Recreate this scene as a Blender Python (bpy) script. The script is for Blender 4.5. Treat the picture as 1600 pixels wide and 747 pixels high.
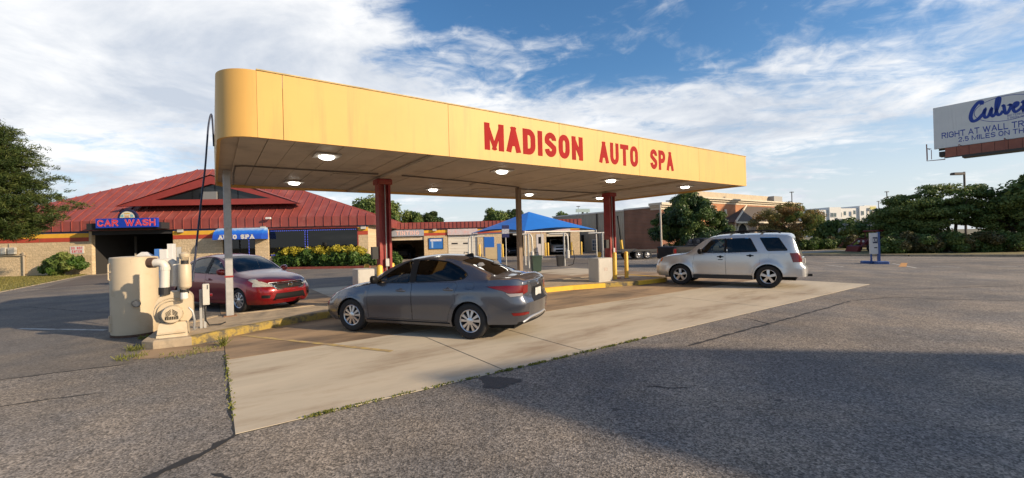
import bpy, bmesh, math, random
import numpy as np
from mathutils import Vector, Matrix
from mathutils.bvhtree import BVHTree
R=math.radians; PI=math.pi
for o in list(bpy.data.objects): bpy.data.objects.remove(o)
S=bpy.context.scene; COL=S.collection
random.seed(7); RNG=np.random.default_rng(7)
# ---------------------------------------------------------------- camera
F_PX,PITCH,ROLL,CAM_H=669.8,.0026,.0264,1.7
cd=bpy.data.cameras.new('camera'); cam=bpy.data.objects.new('camera',cd); COL.objects.link(cam)
cd.sensor_width=36; cd.lens=36*F_PX/1600; cd.clip_start=.05; cd.clip_end=3000
cam.matrix_world=Matrix.Translation((0,0,CAM_H))@Matrix.Rotation(PI/2+PITCH,4,'X')@Matrix.Rotation(-ROLL,4,'Z')
S.camera=cam
S.render.resolution_x=1024; S.render.resolution_y=478
# ---------------------------------------------------------------- light
SUN_AZ=Vector((.93,-.36)).normalized(); SUN_EL=R(22)
sd=bpy.data.lights.new('sun','SUN'); sun=bpy.data.objects.new('sun',sd); COL.objects.link(sun)
sd.energy=4.4; sd.angle=R(.8); sd.color=(1,.80,.56)
sv=Vector((SUN_AZ.x*math.cos(SUN_EL),SUN_AZ.y*math.cos(SUN_EL),math.sin(SUN_EL)))
sun.rotation_euler=sv.to_track_quat('Z','Y').to_euler()
W=bpy.data.worlds.new('World'); S.world=W; W.use_nodes=True
LOBES=[(-62,20,36,24,.27),(-27,24,10,9,.13),(-3,14.5,19,6,.20),(-2,31,12,6,-.12),(34,28,20,6,-.05),(32,15.5,24,4.5,.15),(24,8,22,6,.13),(8,24,10,4,.06)] # cloud masses: azimuth, elevation, spread, amount
def build_world():
    nt=W.node_tree; nt.nodes.clear(); N=nt.nodes.new; L=nt.links.new
    out=N('ShaderNodeOutputWorld'); bg=N('ShaderNodeBackground'); bg.inputs[1].default_value=.10
    sky=N('ShaderNodeTexSky'); sky.sky_type='NISHITA'; sky.sun_disc=False
    sky.sun_elevation=SUN_EL; sky.sun_rotation=math.atan2(SUN_AZ.x,SUN_AZ.y); sky.air_density=1.0; sky.dust_density=.7; sky.ozone_density=2.6
    tc=N('ShaderNodeTexCoord'); sep=N('ShaderNodeSeparateXYZ'); L(tc.outputs['Generated'],sep.inputs[0])
    def m(op,a,b=None,c=None,clamp=False):
        n=N('ShaderNodeMath'); n.operation=op; n.use_clamp=clamp
        for i,x in enumerate((a,b,c)):
            if x is None: continue
            if isinstance(x,(int,float)): n.inputs[i].default_value=x
            else: L(x,n.inputs[i])
        return n.outputs[0]
    X,Y,Z=sep.outputs
    zc=m('ADD',m('MAXIMUM',Z,0.0),.16)
    px=m('DIVIDE',X,zc); py=m('DIVIDE',Y,zc)
    def vec(a,b,c=0.0):
        n=N('ShaderNodeCombineXYZ')
        for i,x in enumerate((a,b,c)):
            if isinstance(x,(int,float)): n.inputs[i].default_value=x
            else: L(x,n.inputs[i])
        return n.outputs[0]
    def noise(v,scale,detail=8,rough=.55,dist=0.,off=0.):
        n=N('ShaderNodeTexNoise'); n.noise_dimensions='3D'; n.inputs['Scale'].default_value=scale; n.inputs['Detail'].default_value=detail
        n.inputs['Roughness'].default_value=rough; n.inputs['Distortion'].default_value=dist
        a=N('ShaderNodeVectorMath'); a.operation='ADD'; a.inputs[1].default_value=(off,off*.7,off*1.3); L(v,a.inputs[0]); L(a.outputs[0],n.inputs['Vector']); return n.outputs['Fac']
    def ss(x,a,b):
        n=N('ShaderNodeMapRange'); n.interpolation_type='SMOOTHSTEP'; n.inputs[1].default_value=a; n.inputs[2].default_value=b; L(x,n.inputs[0]); return n.outputs[0]
    P=vec(px,py)
    # high cloud: fine streaks over broad masses
    big=noise(P,.62,4,.5,.3,4.2)
    Q=vec(m('ADD',m('MULTIPLY',px,.8),m('MULTIPLY',py,.25)),m('MULTIPLY',py,1.3))
    fine=noise(Q,2.1,11,.62,.55,11.3)
    puff=noise(P,9.0,7,.6,.8,2.1)
    den=m('ADD',m('MULTIPLY',fine,.60),m('ADD',m('MULTIPLY',puff,.22),m('MULTIPLY',big,.40)))
    az=m('ARCTAN2',X,Y); el=m('ARCSINE',Z)
    def lobe(a0,e0,sa,se,amp):
        u=m('DIVIDE',m('SUBTRACT',az,R(a0)),R(sa)); v=m('DIVIDE',m('SUBTRACT',el,R(e0)),R(se))
        return m('MULTIPLY',m('EXPONENT',m('MULTIPLY',m('ADD',m('MULTIPLY',u,u),m('MULTIPLY',v,v)),-1.0)),amp)
    bias=None
    for q in LOBES:
        l=lobe(*q); bias=l if bias is None else m('ADD',bias,l)
    thr=m('ADD',den,bias)
    mask=m('MULTIPLY',ss(thr,.60,.80),.96)
    shade=noise(P,1.5,8,.6,.4,21.0)
    cr=N('ShaderNodeValToRGB'); cr.color_ramp.elements[0].position=.36; cr.color_ramp.elements[1].position=.62
    cr.color_ramp.elements[0].color=(.52,.57,.65,1); cr.color_ramp.elements[1].color=(.90,.90,.90,1); L(shade,cr.inputs[0])
    sc=N('ShaderNodeVectorMath'); sc.operation='SCALE'; sc.inputs['Scale'].default_value=8.4; L(cr.outputs[0],sc.inputs[0])
    hz=ss(m('MULTIPLY',Z,-1.0),-.36,.0)
    hm=N('ShaderNodeMix'); hm.data_type='RGBA'; L(m('MULTIPLY',hz,.85),hm.inputs[0]); hs=N('ShaderNodeHueSaturation'); hs.inputs['Saturation'].default_value=1.22; hs.inputs['Value'].default_value=1.15; L(sky.outputs[0],hs.inputs['Color']); L(hs.outputs[0],hm.inputs[6]); hm.inputs[7].default_value=(5.3,5.7,6.1,1)
    mx=N('ShaderNodeMix'); mx.data_type='RGBA'; L(mask,mx.inputs[0]); L(hm.outputs[2],mx.inputs[6]); L(sc.outputs[0],mx.inputs[7])
    L(mx.outputs[2],bg.inputs[0]); L(bg.outputs[0],out.inputs[0])
build_world()
vs=S.view_settings; vs.view_transform='Standard'; vs.look='None'; vs.gamma=1; vs.exposure=0.5; vs.use_curve_mapping=False
# ---------------------------------------------------------------- surveying helpers (photo measurements -> places on the ground / on a facade)
def ray(x,y):
    X=x-800; Y=y-373.5; c,s=math.cos(ROLL),math.sin(ROLL); a=X*c-Y*s; b=X*s+Y*c
    c,s=math.cos(PITCH),math.sin(PITCH); return Vector((a,F_PX*c+b*s,F_PX*s-b*c))
def G(x,y,z=0.): d=ray(x,y); t=(z-CAM_H)/d.z; return d*t+Vector((0,0,CAM_H))
def AT(x,y,Y): d=ray(x,y); return d*(Y/d.y)+Vector((0,0,CAM_H))
class Frame:
    """upright local frame: x along a facade, y into it, z up"""
    def __init__(s,o,ang): s.o=Vector((o[0],o[1],0)); s.a=ang; s.ux=Vector((math.cos(ang),math.sin(ang),0)); s.uy=Vector((-math.sin(ang),math.cos(ang),0))
    def hit(s,px,py,off=0.):
        d=ray(px,py); c=Vector((0,0,CAM_H)); t=((s.o+s.uy*off-c).dot(s.uy))/d.dot(s.uy); p=c+d*t-s.o; return p.dot(s.ux),p.z
    def x(s,px,off=0.,py=375): return s.hit(px,py,off)[0]
    def z(s,px,py,off=0.): return s.hit(px,py,off)[1]
    def loc(s,p): q=Vector(p)-s.o; return q.dot(s.ux),q.dot(s.uy)
    def w(s,x,y,z=0.): return s.o+s.ux*x+s.uy*y+Vector((0,0,z))
# ---------------------------------------------------------------- materials
MATS={}
def srgb(h):
    h=h.lstrip('#'); c=[int(h[i:i+2],16)/255 for i in (0,2,4)]
    return tuple((x/12.92 if x<=.04045 else ((x+.055)/1.055)**2.4) for x in c)
def mat(name,col,rough=.6,metal=0.,var=.0,vscale=6.,bump=0.,bscale=40.,coat=0.,spec=.5,dirt=None,dscale=1.2,dlo=.5,dhi=.75,emit=None,estr=0.,streak=False,island=0.,stretch=(1,1,1)):
    if name in MATS: return MATS[name]
    m=bpy.data.materials.new(name); m.use_nodes=True; nt=m.node_tree; N=nt.nodes.new; L=nt.links.new
    b=nt.nodes['Principled BSDF']; b.inputs['Roughness'].default_value=rough; b.inputs['Metallic'].default_value=metal
    b.inputs['Coat Weight'].default_value=coat; b.inputs['Coat Roughness'].default_value=.06; b.inputs['Specular IOR Level'].default_value=spec
    b.inputs['Base Color'].default_value=(*col,1)
    cur=None
    if var or bump or dirt or island:
        tc=N('ShaderNodeTexCoord'); mp=N('ShaderNodeMapping'); mp.inputs['Scale'].default_value=stretch; L(tc.outputs['Object'],mp.inputs[0])
    if var or island:
        rp=N('ShaderNodeMix'); rp.data_type='RGBA'; rp.inputs[6].default_value=(*[max(0,c*(1-max(var,island))) for c in col],1); rp.inputs[7].default_value=(*[min(1,c*(1+max(var,island))) for c in col],1)
        if island: g=N('ShaderNodeNewGeometry'); L(g.outputs['Random Per Island'],rp.inputs[0])
        else:
            n=N('ShaderNodeTexNoise'); n.inputs['Scale'].default_value=vscale; n.inputs['Detail'].default_value=6; n.inputs['Roughness'].default_value=.6; L(mp.outputs[0],n.inputs['Vector'])
            mr=N('ShaderNodeMapRange'); mr.inputs[1].default_value=.3; mr.inputs[2].default_value=.7; L(n.outputs['Fac'],mr.inputs[0]); L(mr.outputs[0],rp.inputs[0])
        cur=rp.outputs[2]
    if dirt:
        n=N('ShaderNodeTexNoise'); n.inputs['Scale'].default_value=dscale; n.inputs['Detail'].default_value=8; n.inputs['Roughness'].default_value=.65
        if streak:
            mp2=N('ShaderNodeMapping'); mp2.inputs['Scale'].default_value=(5,5,.35); L(tc.outputs['Object'],mp2.inputs[0]); L(mp2.outputs[0],n.inputs['Vector'])
        else: L(mp.outputs[0],n.inputs['Vector'])
        mr=N('ShaderNodeMapRange'); mr.inputs[1].default_value=dlo; mr.inputs[2].default_value=dhi; L(n.outputs['Fac'],mr.inputs[0])
        mx=N('ShaderNodeMix'); mx.data_type='RGBA'; L(mr.outputs[0],mx.inputs[0]); mx.inputs[7].default_value=(*dirt,1)
        if cur: L(cur,mx.inputs[6])
        else: mx.inputs[6].default_value=(*col,1)
        cur=mx.outputs[2]
    if cur: L(cur,b.inputs['Base Color'])
    if bump:
        n=N('ShaderNodeTexNoise'); n.inputs['Scale'].default_value=bscale; n.inputs['Detail'].default_value=5; L(mp.outputs[0],n.inputs['Vector'])
        bp=N('ShaderNodeBump'); bp.inputs['Strength'].default_value=bump; bp.inputs['Distance'].default_value=.02; L(n.outputs['Fac'],bp.inputs['Height']); L(bp.outputs[0],b.inputs['Normal'])
    if emit: b.inputs['Emission Color'].default_value=(*emit,1); b.inputs['Emission Strength'].default_value=estr
    MATS[name]=m; return m
def glass_mat(name,tint,refl=1.0):
    if name in MATS: return MATS[name]
    m=bpy.data.materials.new(name); m.use_nodes=True; nt=m.node_tree; nt.nodes.clear(); N=nt.nodes.new; L=nt.links.new
    o=N('ShaderNodeOutputMaterial'); t=N('ShaderNodeBsdfTransparent'); t.inputs[0].default_value=(*tint,1); g=N('ShaderNodeBsdfGlossy'); g.inputs['Roughness'].default_value=.02; g.inputs[0].default_value=(refl,refl,refl,1)
    lw=N('ShaderNodeFresnel'); lw.inputs[0].default_value=1.52; mx=N('ShaderNodeMixShader'); L(lw.outputs[0],mx.inputs[0]); L(t.outputs[0],mx.inputs[1]); L(g.outputs[0],mx.inputs[2]); L(mx.outputs[0],o.inputs[0])
    MATS[name]=m; return m
def leaf_mat(name,lo,hi,trans=.25,rough=.55):
    if name in MATS: return MATS[name]
    m=bpy.data.materials.new(name); m.use_nodes=True; nt=m.node_tree; nt.nodes.clear(); N=nt.nodes.new; L=nt.links.new
    o=N('ShaderNodeOutputMaterial'); p=N('ShaderNodeBsdfPrincipled'); p.inputs['Roughness'].default_value=rough; p.inputs['Specular IOR Level'].default_value=.3
    t=N('ShaderNodeBsdfTranslucent'); mx=N('ShaderNodeMixShader'); mx.inputs[0].default_value=trans
    g=N('ShaderNodeNewGeometry'); c=N('ShaderNodeMix'); c.data_type='RGBA'; c.inputs[6].default_value=(*lo,1); c.inputs[7].default_value=(*hi,1)
    L(g.outputs['Random Per Island'],c.inputs[0]); L(c.outputs[2],p.inputs['Base Color']); L(c.outputs[2],t.inputs[0])
    L(p.outputs[0],mx.inputs[1]); L(t.outputs[0],mx.inputs[2]); L(mx.outputs[0],o.inputs[0]); MATS[name]=m; return m
# ---------------------------------------------------------------- mesh builder
class MB:
    def __init__(s): s.v=[]; s.f=[]
    def add(s,v,f): n=len(s.v); s.v+= [tuple(p) for p in v]; s.f+=[tuple(i+n for i in q) for q in f]; return s
    def box(s,x0,x1,y0,y1,z0,z1):
        return s.add([(x0,y0,z0),(x1,y0,z0),(x1,y1,z0),(x0,y1,z0),(x0,y0,z1),(x1,y0,z1),(x1,y1,z1),(x0,y1,z1)],[(0,3,2,1),(4,5,6,7),(0,1,5,4),(1,2,6,5),(2,3,7,6),(3,0,4,7)])
    def rbox(s,x0,x1,y0,y1,z0,z1,c=.02):
        """box with chamfered vertical and top edges"""
        def ring(d,z): return [(x0+c+0-d,y0-d+0,z)]
        P=[(x0+c,y0),(x1-c,y0),(x1,y0+c),(x1,y1-c),(x1-c,y1),(x0+c,y1),(x0,y1-c),(x0,y0+c)]
        cx,cy=(x0+x1)/2,(y0+y1)/2
        def sh(p): return (p[0]-math.copysign(min(c,abs(p[0]-cx)),p[0]-cx),p[1]-math.copysign(min(c,abs(p[1]-cy)),p[1]-cy))
        v=[(*p,z0) for p in P]+[(*p,z1-c) for p in P]+[(*sh(p),z1) for p in P]
        f=[tuple(range(7,-1,-1)),tuple(range(16,24))]
        for k in (0,8):
            for i in range(8): f.append((k+i,k+(i+1)%8,k+8+(i+1)%8,k+8+i))
        return s.add(v,f)
    def prism(s,poly,z0,z1):
        n=len(poly); v=[(*p,z0) for p in poly]+[(*p,z1) for p in poly]
        return s.add(v,[tuple(range(n-1,-1,-1)),tuple(range(n,2*n))]+[(i,(i+1)%n,n+(i+1)%n,n+i) for i in range(n)])
    def prismY(s,poly,y0,y1):
        """poly in (x,z), extruded along y"""
        n=len(poly); v=[(p[0],y0,p[1]) for p in poly]+[(p[0],y1,p[1]) for p in poly]
        return s.add(v,[tuple(range(n)),tuple(range(2*n-1,n-1,-1))]+[(i,n+i,n+(i+1)%n,(i+1)%n) for i in range(n)])
    def quad(s,a,b,c,d): return s.add([a,b,c,d],[(0,1,2,3)])
    def tube(s,a,b,r,r2=None,n=10,caps=True):
        a=Vector(a); b=Vector(b); r2=r if r2 is None else r2; d=(b-a).normalized(); q=d.to_track_quat('Z','Y'); v=[];f=[]
        for p,rr in ((a,r),(b,r2)):
            for i in range(n): t=2*PI*i/n; v.append(p+q@Vector((rr*math.cos(t),rr*math.sin(t),0)))
        for i in range(n): f.append((i,(i+1)%n,n+(i+1)%n,n+i))
        if caps: f+= [tuple(range(n-1,-1,-1)),tuple(range(n,2*n))]
        return s.add(v,f)
    def path(s,pts,r,n=8):
        pts=[Vector(p) for p in pts]; v=[];f=[]; rs=r if isinstance(r,(list,tuple)) else [r]*len(pts)
        up=None
        for k,p in enumerate(pts):
            d=(pts[min(k+1,len(pts)-1)]-pts[max(k-1,0)]).normalized()
            if up is None: up=Vector((0,0,1)) if abs(d.z)<.9 else Vector((1,0,0))
            sx=d.cross(up).normalized(); up=sx.cross(d).normalized()
            for i in range(n): t=2*PI*i/n; v.append(p+(sx*math.cos(t)+up*math.sin(t))*rs[k])
        for k in range(len(pts)-1):
            for i in range(n): f.append((k*n+i,k*n+(i+1)%n,(k+1)*n+(i+1)%n,(k+1)*n+i))
        f+= [tuple(range(n-1,-1,-1)),tuple(range((len(pts)-1)*n,len(pts)*n))]
        return s.add(v,f)
    def lathe(s,prof,o=(0,0,0),axis='Z',n=24,close=False):
        """profile [(r,h)...] round an axis through o"""
        v=[];f=[];o=Vector(o)
        for r,h in prof:
            for i in range(n):
                t=2*PI*i/n; a,b=r*math.cos(t),r*math.sin(t)
                v.append(o+Vector({'Z':(a,b,h),'Y':(b,h,a),'X':(h,a,b)}[axis]))
        m=len(prof)
        for k in range(m-1 if not close else m):
            for i in range(n): k2=(k+1)%m; f.append((k*n+i,k*n+(i+1)%n,k2*n+(i+1)%n,k2*n+i))
        if not close:
            if prof[0][0]>1e-4: f.append(tuple(range(n-1,-1,-1)))
            if prof[-1][0]>1e-4: f.append(tuple(range((m-1)*n,m*n)))
        return s.add(v,f)
    def tf(s,M): s.v=[tuple(M@Vector(p)) for p in s.v]; return s
    def rotz(s,a): return s.tf(Matrix.Rotation(a,4,'Z'))
    def mv(s,x,y,z): return s.tf(Matrix.Translation((x,y,z)))
def mesh_of(mb,name,smooth=None):
    me=bpy.data.meshes.new(name); me.from_pydata(mb.v,[],mb.f); me.validate()
    bm=bmesh.new(); bm.from_mesh(me); bmesh.ops.recalc_face_normals(bm,faces=bm.faces); bm.to_mesh(me); bm.free()
    if smooth:
        me.shade_smooth(); me.set_sharp_from_angle(angle=R(smooth))
    return me
def link(name,data,parent=None): o=bpy.data.objects.new(name,data); COL.objects.link(o); o.parent=parent; return o
def obj(name,mb,m,parent=None,smooth=None,world=False):
    if world and parent is not None:
        mb.tf(Matrix.Rotation(-parent.rotation_euler.z,4,'Z')@Matrix.Translation(-parent.location))
    me=mesh_of(mb,name,smooth); me.materials.append(m); return link(name,me,parent)
def tag(o,label=None,cat=None,group=None,kind=None):
    if label: o['label']=label
    if cat: o['category']=cat
    if group: o['group']=group
    if kind: o['kind']=kind
    return o
def thing(name,label,cat,loc=(0,0,0),rz=0.,group=None):
    o=link(name,None); o.location=loc; o.rotation_euler=(0,0,rz); o.empty_display_size=.2; return tag(o,label,cat,group)
def copy_tree(o,parent=None,loc=None,rz=None,label=None):
    c=o.copy(); COL.objects.link(c); c.parent=parent
    if loc is not None: c.location=loc
    if rz is not None: c.rotation_euler=(0,0,rz)
    if label: c['label']=label
    for ch in list(o.children): copy_tree(ch,c)
    return c
def piece(o,me_src,parent,loc=(0,0,0),name=None): # cheap copy of a piece sharing its mesh
    c=o.copy(); COL.objects.link(c); c.parent=parent; c.location=loc; return c
# ---------------------------------------------------------------- stroke lettering
def curve(pts,n=8):
    o=[]; P=[pts[0]]+list(pts)+[pts[-1]]
    for i in range(1,len(P)-2):
        for k in range(n):
            t=k/n; a,b,c,d=[Vector(q) for q in P[i-1:i+3]]; o.append(tuple(.5*((2*b)+(c-a)*t+(2*a-5*b+4*c-d)*t*t+(3*b-a-3*c+d)*t**3)))
    o.append(pts[-1]); return o

def arc(cx,cy,rx,ry,a0,a1,n=9): return [(cx+rx*math.cos(R(a0+(a1-a0)*i/n)),cy+ry*math.sin(R(a0+(a1-a0)*i/n))) for i in range(n+1)]
def rrect(r=.32): return [(1,.5)]+arc(1-.5,1-r,.5,r,0,90,6)+arc(.5,1-r,.5,r,90,180,6)+arc(.5,r,.5,r,180,270,6)+arc(.5,r,.5,r,270,360,6)+[(1,.5)]
GL={ # char: (relative width, [polylines in the unit box])
'A':(1.05,[[(0,0),(.5,1)],[(.5,1),(1,0)],[(.2,.3),(.8,.3)]]),'B':(1,[[(0,0),(0,1)],[(0,1),(.6,1)]+arc(.6,.77,.4,.23,90,-90,6)+[(0,.54)],[(.6,.54)]+arc(.6,.27,.4,.27,90,-90,6)+[(0,0)]]),
'C':(1,[[(1,.68)]+arc(.5,.68,.5,.32,0,180)+arc(.5,.32,.5,.32,180,360)]),'D':(1,[[(0,0),(0,1)],[(0,1),(.45,1)]+arc(.45,.7,.55,.3,90,0,6)+arc(.45,.3,.55,.3,0,-90,6)+[(0,0)]]),
'E':(.9,[[(1,1),(0,1),(0,0),(1,0)],[(0,.52),(.85,.52)]]),'F':(.9,[[(1,1),(0,1),(0,0)],[(0,.52),(.85,.52)]]),'G':(1.05,[[(1,.72)]+arc(.5,.68,.5,.32,0,180)+arc(.5,.32,.5,.32,180,360)+[(1,.48),(.55,.48)]]),
'H':(1,[[(0,0),(0,1)],[(1,0),(1,1)],[(0,.52),(1,.52)]]),'I':(.0,[[(.5,0),(.5,1)]]),'L':(.85,[[(0,1),(0,0),(1,0)]]),
'M':(1.4,[[(0,0),(0,1)],[(.04,1),(.5,.0)],[(.5,.0),(.96,1)],[(1,1),(1,0)]]),'N':(1.05,[[(0,0),(0,1)],[(.03,1),(.97,0)],[(1,0),(1,1)]]),
'O':(1,[rrect()]),'P':(1,[[(0,0),(0,1)],[(0,1),(.55,1)]+arc(.55,.73,.45,.27,90,-90,8)+[(0,.46)]]),'R':(1,[[(0,0),(0,1)],[(0,1),(.55,1)]+arc(.55,.75,.45,.25,90,-90,8)+[(0,.5)],[(.5,.5),(1,0)]]),
'S':(1,[[(1,.74)]+arc(.5,.75,.5,.25,0,200,10)+[(.35,.56),(.7,.44)]+arc(.5,.26,.5,.26,20,-180,10)]),'T':(1,[[(0,1),(1,1)],[(.5,1),(.5,0)]]),'U':(1,[[(0,1),(0,.3)]+arc(.5,.3,.5,.3,180,360)+[(1,1)]]),
'V':(1,[[(0,1),(.5,0)],[(.5,0),(1,1)]]),'W':(1.5,[[(0,1),(.27,0)],[(.27,0),(.5,.95)],[(.5,.95),(.73,0)],[(.73,0),(1,1)]]),'X':(1,[[(0,0),(1,1)],[(0,1),(1,0)]]),'Z':(.95,[[(0,1),(1,1),(0,0),(1,0)]]),
'2':(.9,[[(0,.72)]+arc(.5,.72,.5,.28,180,-20,9)+[(0,0),(1,0)]]),'5':(.9,[[(.95,1),(.08,1),(.04,.55),(.5,.62)]+arc(.5,.31,.5,.31,80,-165,9)]),'.':(.05,[[(.5,0),(.5,.12)]]),'&':(1,[[(1,0),(.2,.75)]+arc(.45,.8,.25,.2,180,0,6)+[(0,.25)]+arc(.4,.22,.4,.22,180,300,5)+[(1,.4)]]),
'-':(.5,[[(0,.5),(1,.5)]]),"'":(.1,[[(.5,.75),(.5,1)]])}
def ribbon(mb,pts,sw,put,lay,clamp=None,dep=.004,ext=0.):
    """flat raised stroke along pts (2-D), put(x,z,d) -> 3-D"""
    q=[pts[0]]
    for p in pts[1:]:
        if math.hypot(p[0]-q[-1][0],p[1]-q[-1][1])>1e-4: q.append(p)
    closed=len(q)>3 and math.hypot(q[0][0]-q[-1][0],q[0][1]-q[-1][1])<1e-3
    if closed: q=q[:-1]
    n=len(q); L_=[];R_=[]
    for i in range(n):
        a=q[i-1] if (i>0 or closed) else None; b=q[(i+1)%n] if (i<n-1 or closed) else None; p=q[i]
        def dr(s,e): l=math.hypot(e[0]-s[0],e[1]-s[1]); return ((e[0]-s[0])/l,(e[1]-s[1])/l)
        d1=dr(a,p) if a else dr(p,b); d2=dr(p,b) if b else d1
        nx,ny=-(d1[1]+d2[1]),d1[0]+d2[0]; l=math.hypot(nx,ny) or 1; nx/=l; ny/=l
        k=min(1/max(.35,(-d1[1]*nx+d1[0]*ny)),1.8)*sw/2
        e=(0,0)
        if a is None: e=(-d1[0]*ext,-d1[1]*ext)
        if b is None: e=(d2[0]*ext,d2[1]*ext)
        L_.append((p[0]+nx*k+e[0],p[1]+ny*k+e[1])); R_.append((p[0]-nx*k+e[0],p[1]-ny*k+e[1]))
    if clamp: L_,R_=[[(x,min(max(z,clamp[0]),clamp[1])) for x,z in T] for T in (L_,R_)]
    v=[put(x,z,lay+dep) for x,z in L_]+[put(x,z,lay+dep) for x,z in R_]+[put(x,z,0) for x,z in L_]+[put(x,z,0) for x,z in R_]
    f=[]; m=n if closed else n-1
    for i in range(m):
        j=(i+1)%n; f+=[(i,j,n+j,n+i),(2*n+i,i,j,2*n+j)[::-1],(3*n+i,n+i,n+j,3*n+j)]
    if not closed: f+=[(0,n,3*n,2*n),(n-1,2*n-1,4*n-1,3*n-1)]
    mb.add(v,f)
def glyph(ch,H,sw,wfac,put,x0,serif=False,lay0=0.,dep=.004):
    """one letter as a mesh builder; returns (mb, advance)"""
    wr,strokes=GL[ch]; Wd=wr*wfac*H if ch!='I' else 0.; Wd=max(Wd,0)
    iw=max(Wd-sw,0); mb=MB(); total=max(Wd,sw)
    for k,st in enumerate(strokes):
        pts=[(x0+sw/2+x*iw,sw/2+z*(H-sw)) for x,z in st]
        sk=sw*(.70 if (ch=='M' and k in (1,2)) else .85 if (ch=='N' and k==1) else .8 if (ch=='A' and k==2) else 1.)
        ribbon(mb,pts,sk,put,lay0+k*.0006,clamp=(0,H),dep=dep,ext=0 if ch in 'SCGO25&' else sw*.5)
        if serif:
            for e in (st[0],st[-1]):
                if e[1] in (0,1) and len(st)<=3 or (ch in 'UP' and e[1] in (0,1)):
                    xx=x0+sw/2+e[0]*iw; zz=0 if e[1]==0 else H; s=sw*.95; t=sw*.42
                    ribbon(mb,[(xx-s,abs(zz-t/2)),(xx+s,abs(zz-t/2))],t,put,lay0+.003,dep=dep)
    return mb,total
def text_width(t,H,sw,wfac,gap,space): return sum((space if c==' ' else max(GL[c][0]*wfac*H if c!='I' else sw,sw)+gap) for c in t)-gap
def lettering(t,H,sw,wfac,gap,space,put,m,parent,x0=0.,fit=None,serif=False,joined=False,name='letter',lay0=0.,dep=.004,world=False):
    """put(x,z,depth); if fit is given the line is stretched to that width"""
    w=text_width(t,H,sw,wfac,gap,space); k=(fit/w) if fit else 1.; allm=MB(); x=0.; out=[]
    pf=lambda a,z,d:put(x0+a*k,z,d)
    for c in t:
        if c==' ': x+=space; continue
        mb,adv=glyph(c,H,sw,wfac,pf,x,serif,lay0,dep); x+=adv+gap
        if joined: allm.add(mb.v,mb.f)
        else: out.append(obj(name,mb,m,parent,world=world))
    if joined: out.append(obj(name,allm,m,parent,world=world))
    return out
# ================================================================= SETTING: ground
P0=Vector((-6.436,9.713,0)); UANG=PI/2-.9611
U=Vector((math.cos(UANG),math.sin(UANG),0)); V=Vector((-math.sin(UANG),math.cos(UANG),0))
def TW(t,w,z=0.): p=P0+U*t+V*w; return Vector((p.x,p.y,z))
def FW(w): return Frame(P0+V*w,UANG)      # vertical plane along the canopy at offset w
def asphalt_mat(name='worn_asphalt',k=1.,tone=1.):
    m=bpy.data.materials.new(name); m.use_nodes=True; nt=m.node_tree; N=nt.nodes.new; L=nt.links.new; b=nt.nodes['Principled BSDF']
    tc=N('ShaderNodeTexCoord'); V_=tc.outputs['Object']
    def noise(s,d=6,r=.6,st=(1,1,1)):
        mp=N('ShaderNodeMapping'); mp.inputs['Scale'].default_value=st; L(V_,mp.inputs[0]); n=N('ShaderNodeTexNoise'); n.inputs['Scale'].default_value=s; n.inputs['Detail'].default_value=d; n.inputs['Roughness'].default_value=r; L(mp.outputs[0],n.inputs['Vector']); return n.outputs['Fac']
    def rng(x,a,b_,c,d):
        n=N('ShaderNodeMapRange'); n.inputs[1].default_value=a; n.inputs[2].default_value=b_; n.inputs[3].default_value=c; n.inputs[4].default_value=d; L(x,n.inputs[0]); return n.outputs[0]
    def mul(x,y): n=N('ShaderNodeMath'); n.operation='MULTIPLY'; L(x,n.inputs[0]); L(y,n.inputs[1]); return n.outputs[0]
    vo=N('ShaderNodeTexVoronoi'); vo.inputs['Scale'].default_value=72; L(V_,vo.inputs['Vector'])
    sp=N('ShaderNodeSeparateColor'); L(vo.outputs['Color'],sp.inputs[0])
    vo2=N('ShaderNodeTexVoronoi'); vo2.inputs['Scale'].default_value=38; L(V_,vo2.inputs['Vector']); sp2=N('ShaderNodeSeparateColor'); L(vo2.outputs['Color'],sp2.inputs[0])
    st=mul(rng(sp.outputs[0],0,1,1-.60*k,1+.75*k),rng(sp2.outputs[1],0,1,.74,1.3))
    big=rng(noise(.22,5,.6),.32,.68,.78,1.2); mid=rng(noise(1.3,7,.65),.3,.7,.86,1.12); tr=rng(noise(.5,5,.6,(1,.25,1)),.35,.65,.9,1.08)
    val=mul(mul(st,big),mul(mid,tr))
    c=N('ShaderNodeMix'); c.data_type='RGBA'; c.inputs[6].default_value=(.150*tone,.136*tone,.122*tone,1); c.inputs[7].default_value=(.225*tone,.188*tone,.148*tone,1); L(rng(noise(.7,5),.4,.62,0,1),c.inputs[0])
    sc=N('ShaderNodeVectorMath'); sc.operation='SCALE'; L(c.outputs[2],sc.inputs[0]); L(val,sc.inputs['Scale'])
    # oil spots
    oi=rng(noise(.55,6,.7),.66,.76,0,.55); mx=N('ShaderNodeMix'); mx.data_type='RGBA'; L(oi,mx.inputs[0]); L(sc.outputs[0],mx.inputs[6]); mx.inputs[7].default_value=(.045,.043,.043,1)
    L(mx.outputs[2],b.inputs['Base Color']); b.inputs['Roughness'].default_value=.88
    bp=N('ShaderNodeBump'); bp.inputs['Strength'].default_value=.55; bp.inputs['Distance'].default_value=.006; L(vo.outputs['Distance'],bp.inputs['Height']); L(bp.outputs[0],b.inputs['Normal'])
    MATS[name]=m; return m
M_asph=asphalt_mat()
M_earth=mat('dry_earth',(.16,.14,.08),.95,var=.3,vscale=.4)
M_lawn=mat('lawn',(.20,.19,.065),.95,var=.35,vscale=3.,bump=.6,bscale=60)
M_conc=mat('pale_concrete',(.51,.435,.32),.85,var=.12,vscale=2.2,bump=.12,bscale=120,dirt=(.22,.15,.09),dscale=1.1,dlo=.48,dhi=.72,stretch=(.38,1.25,1))
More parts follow.
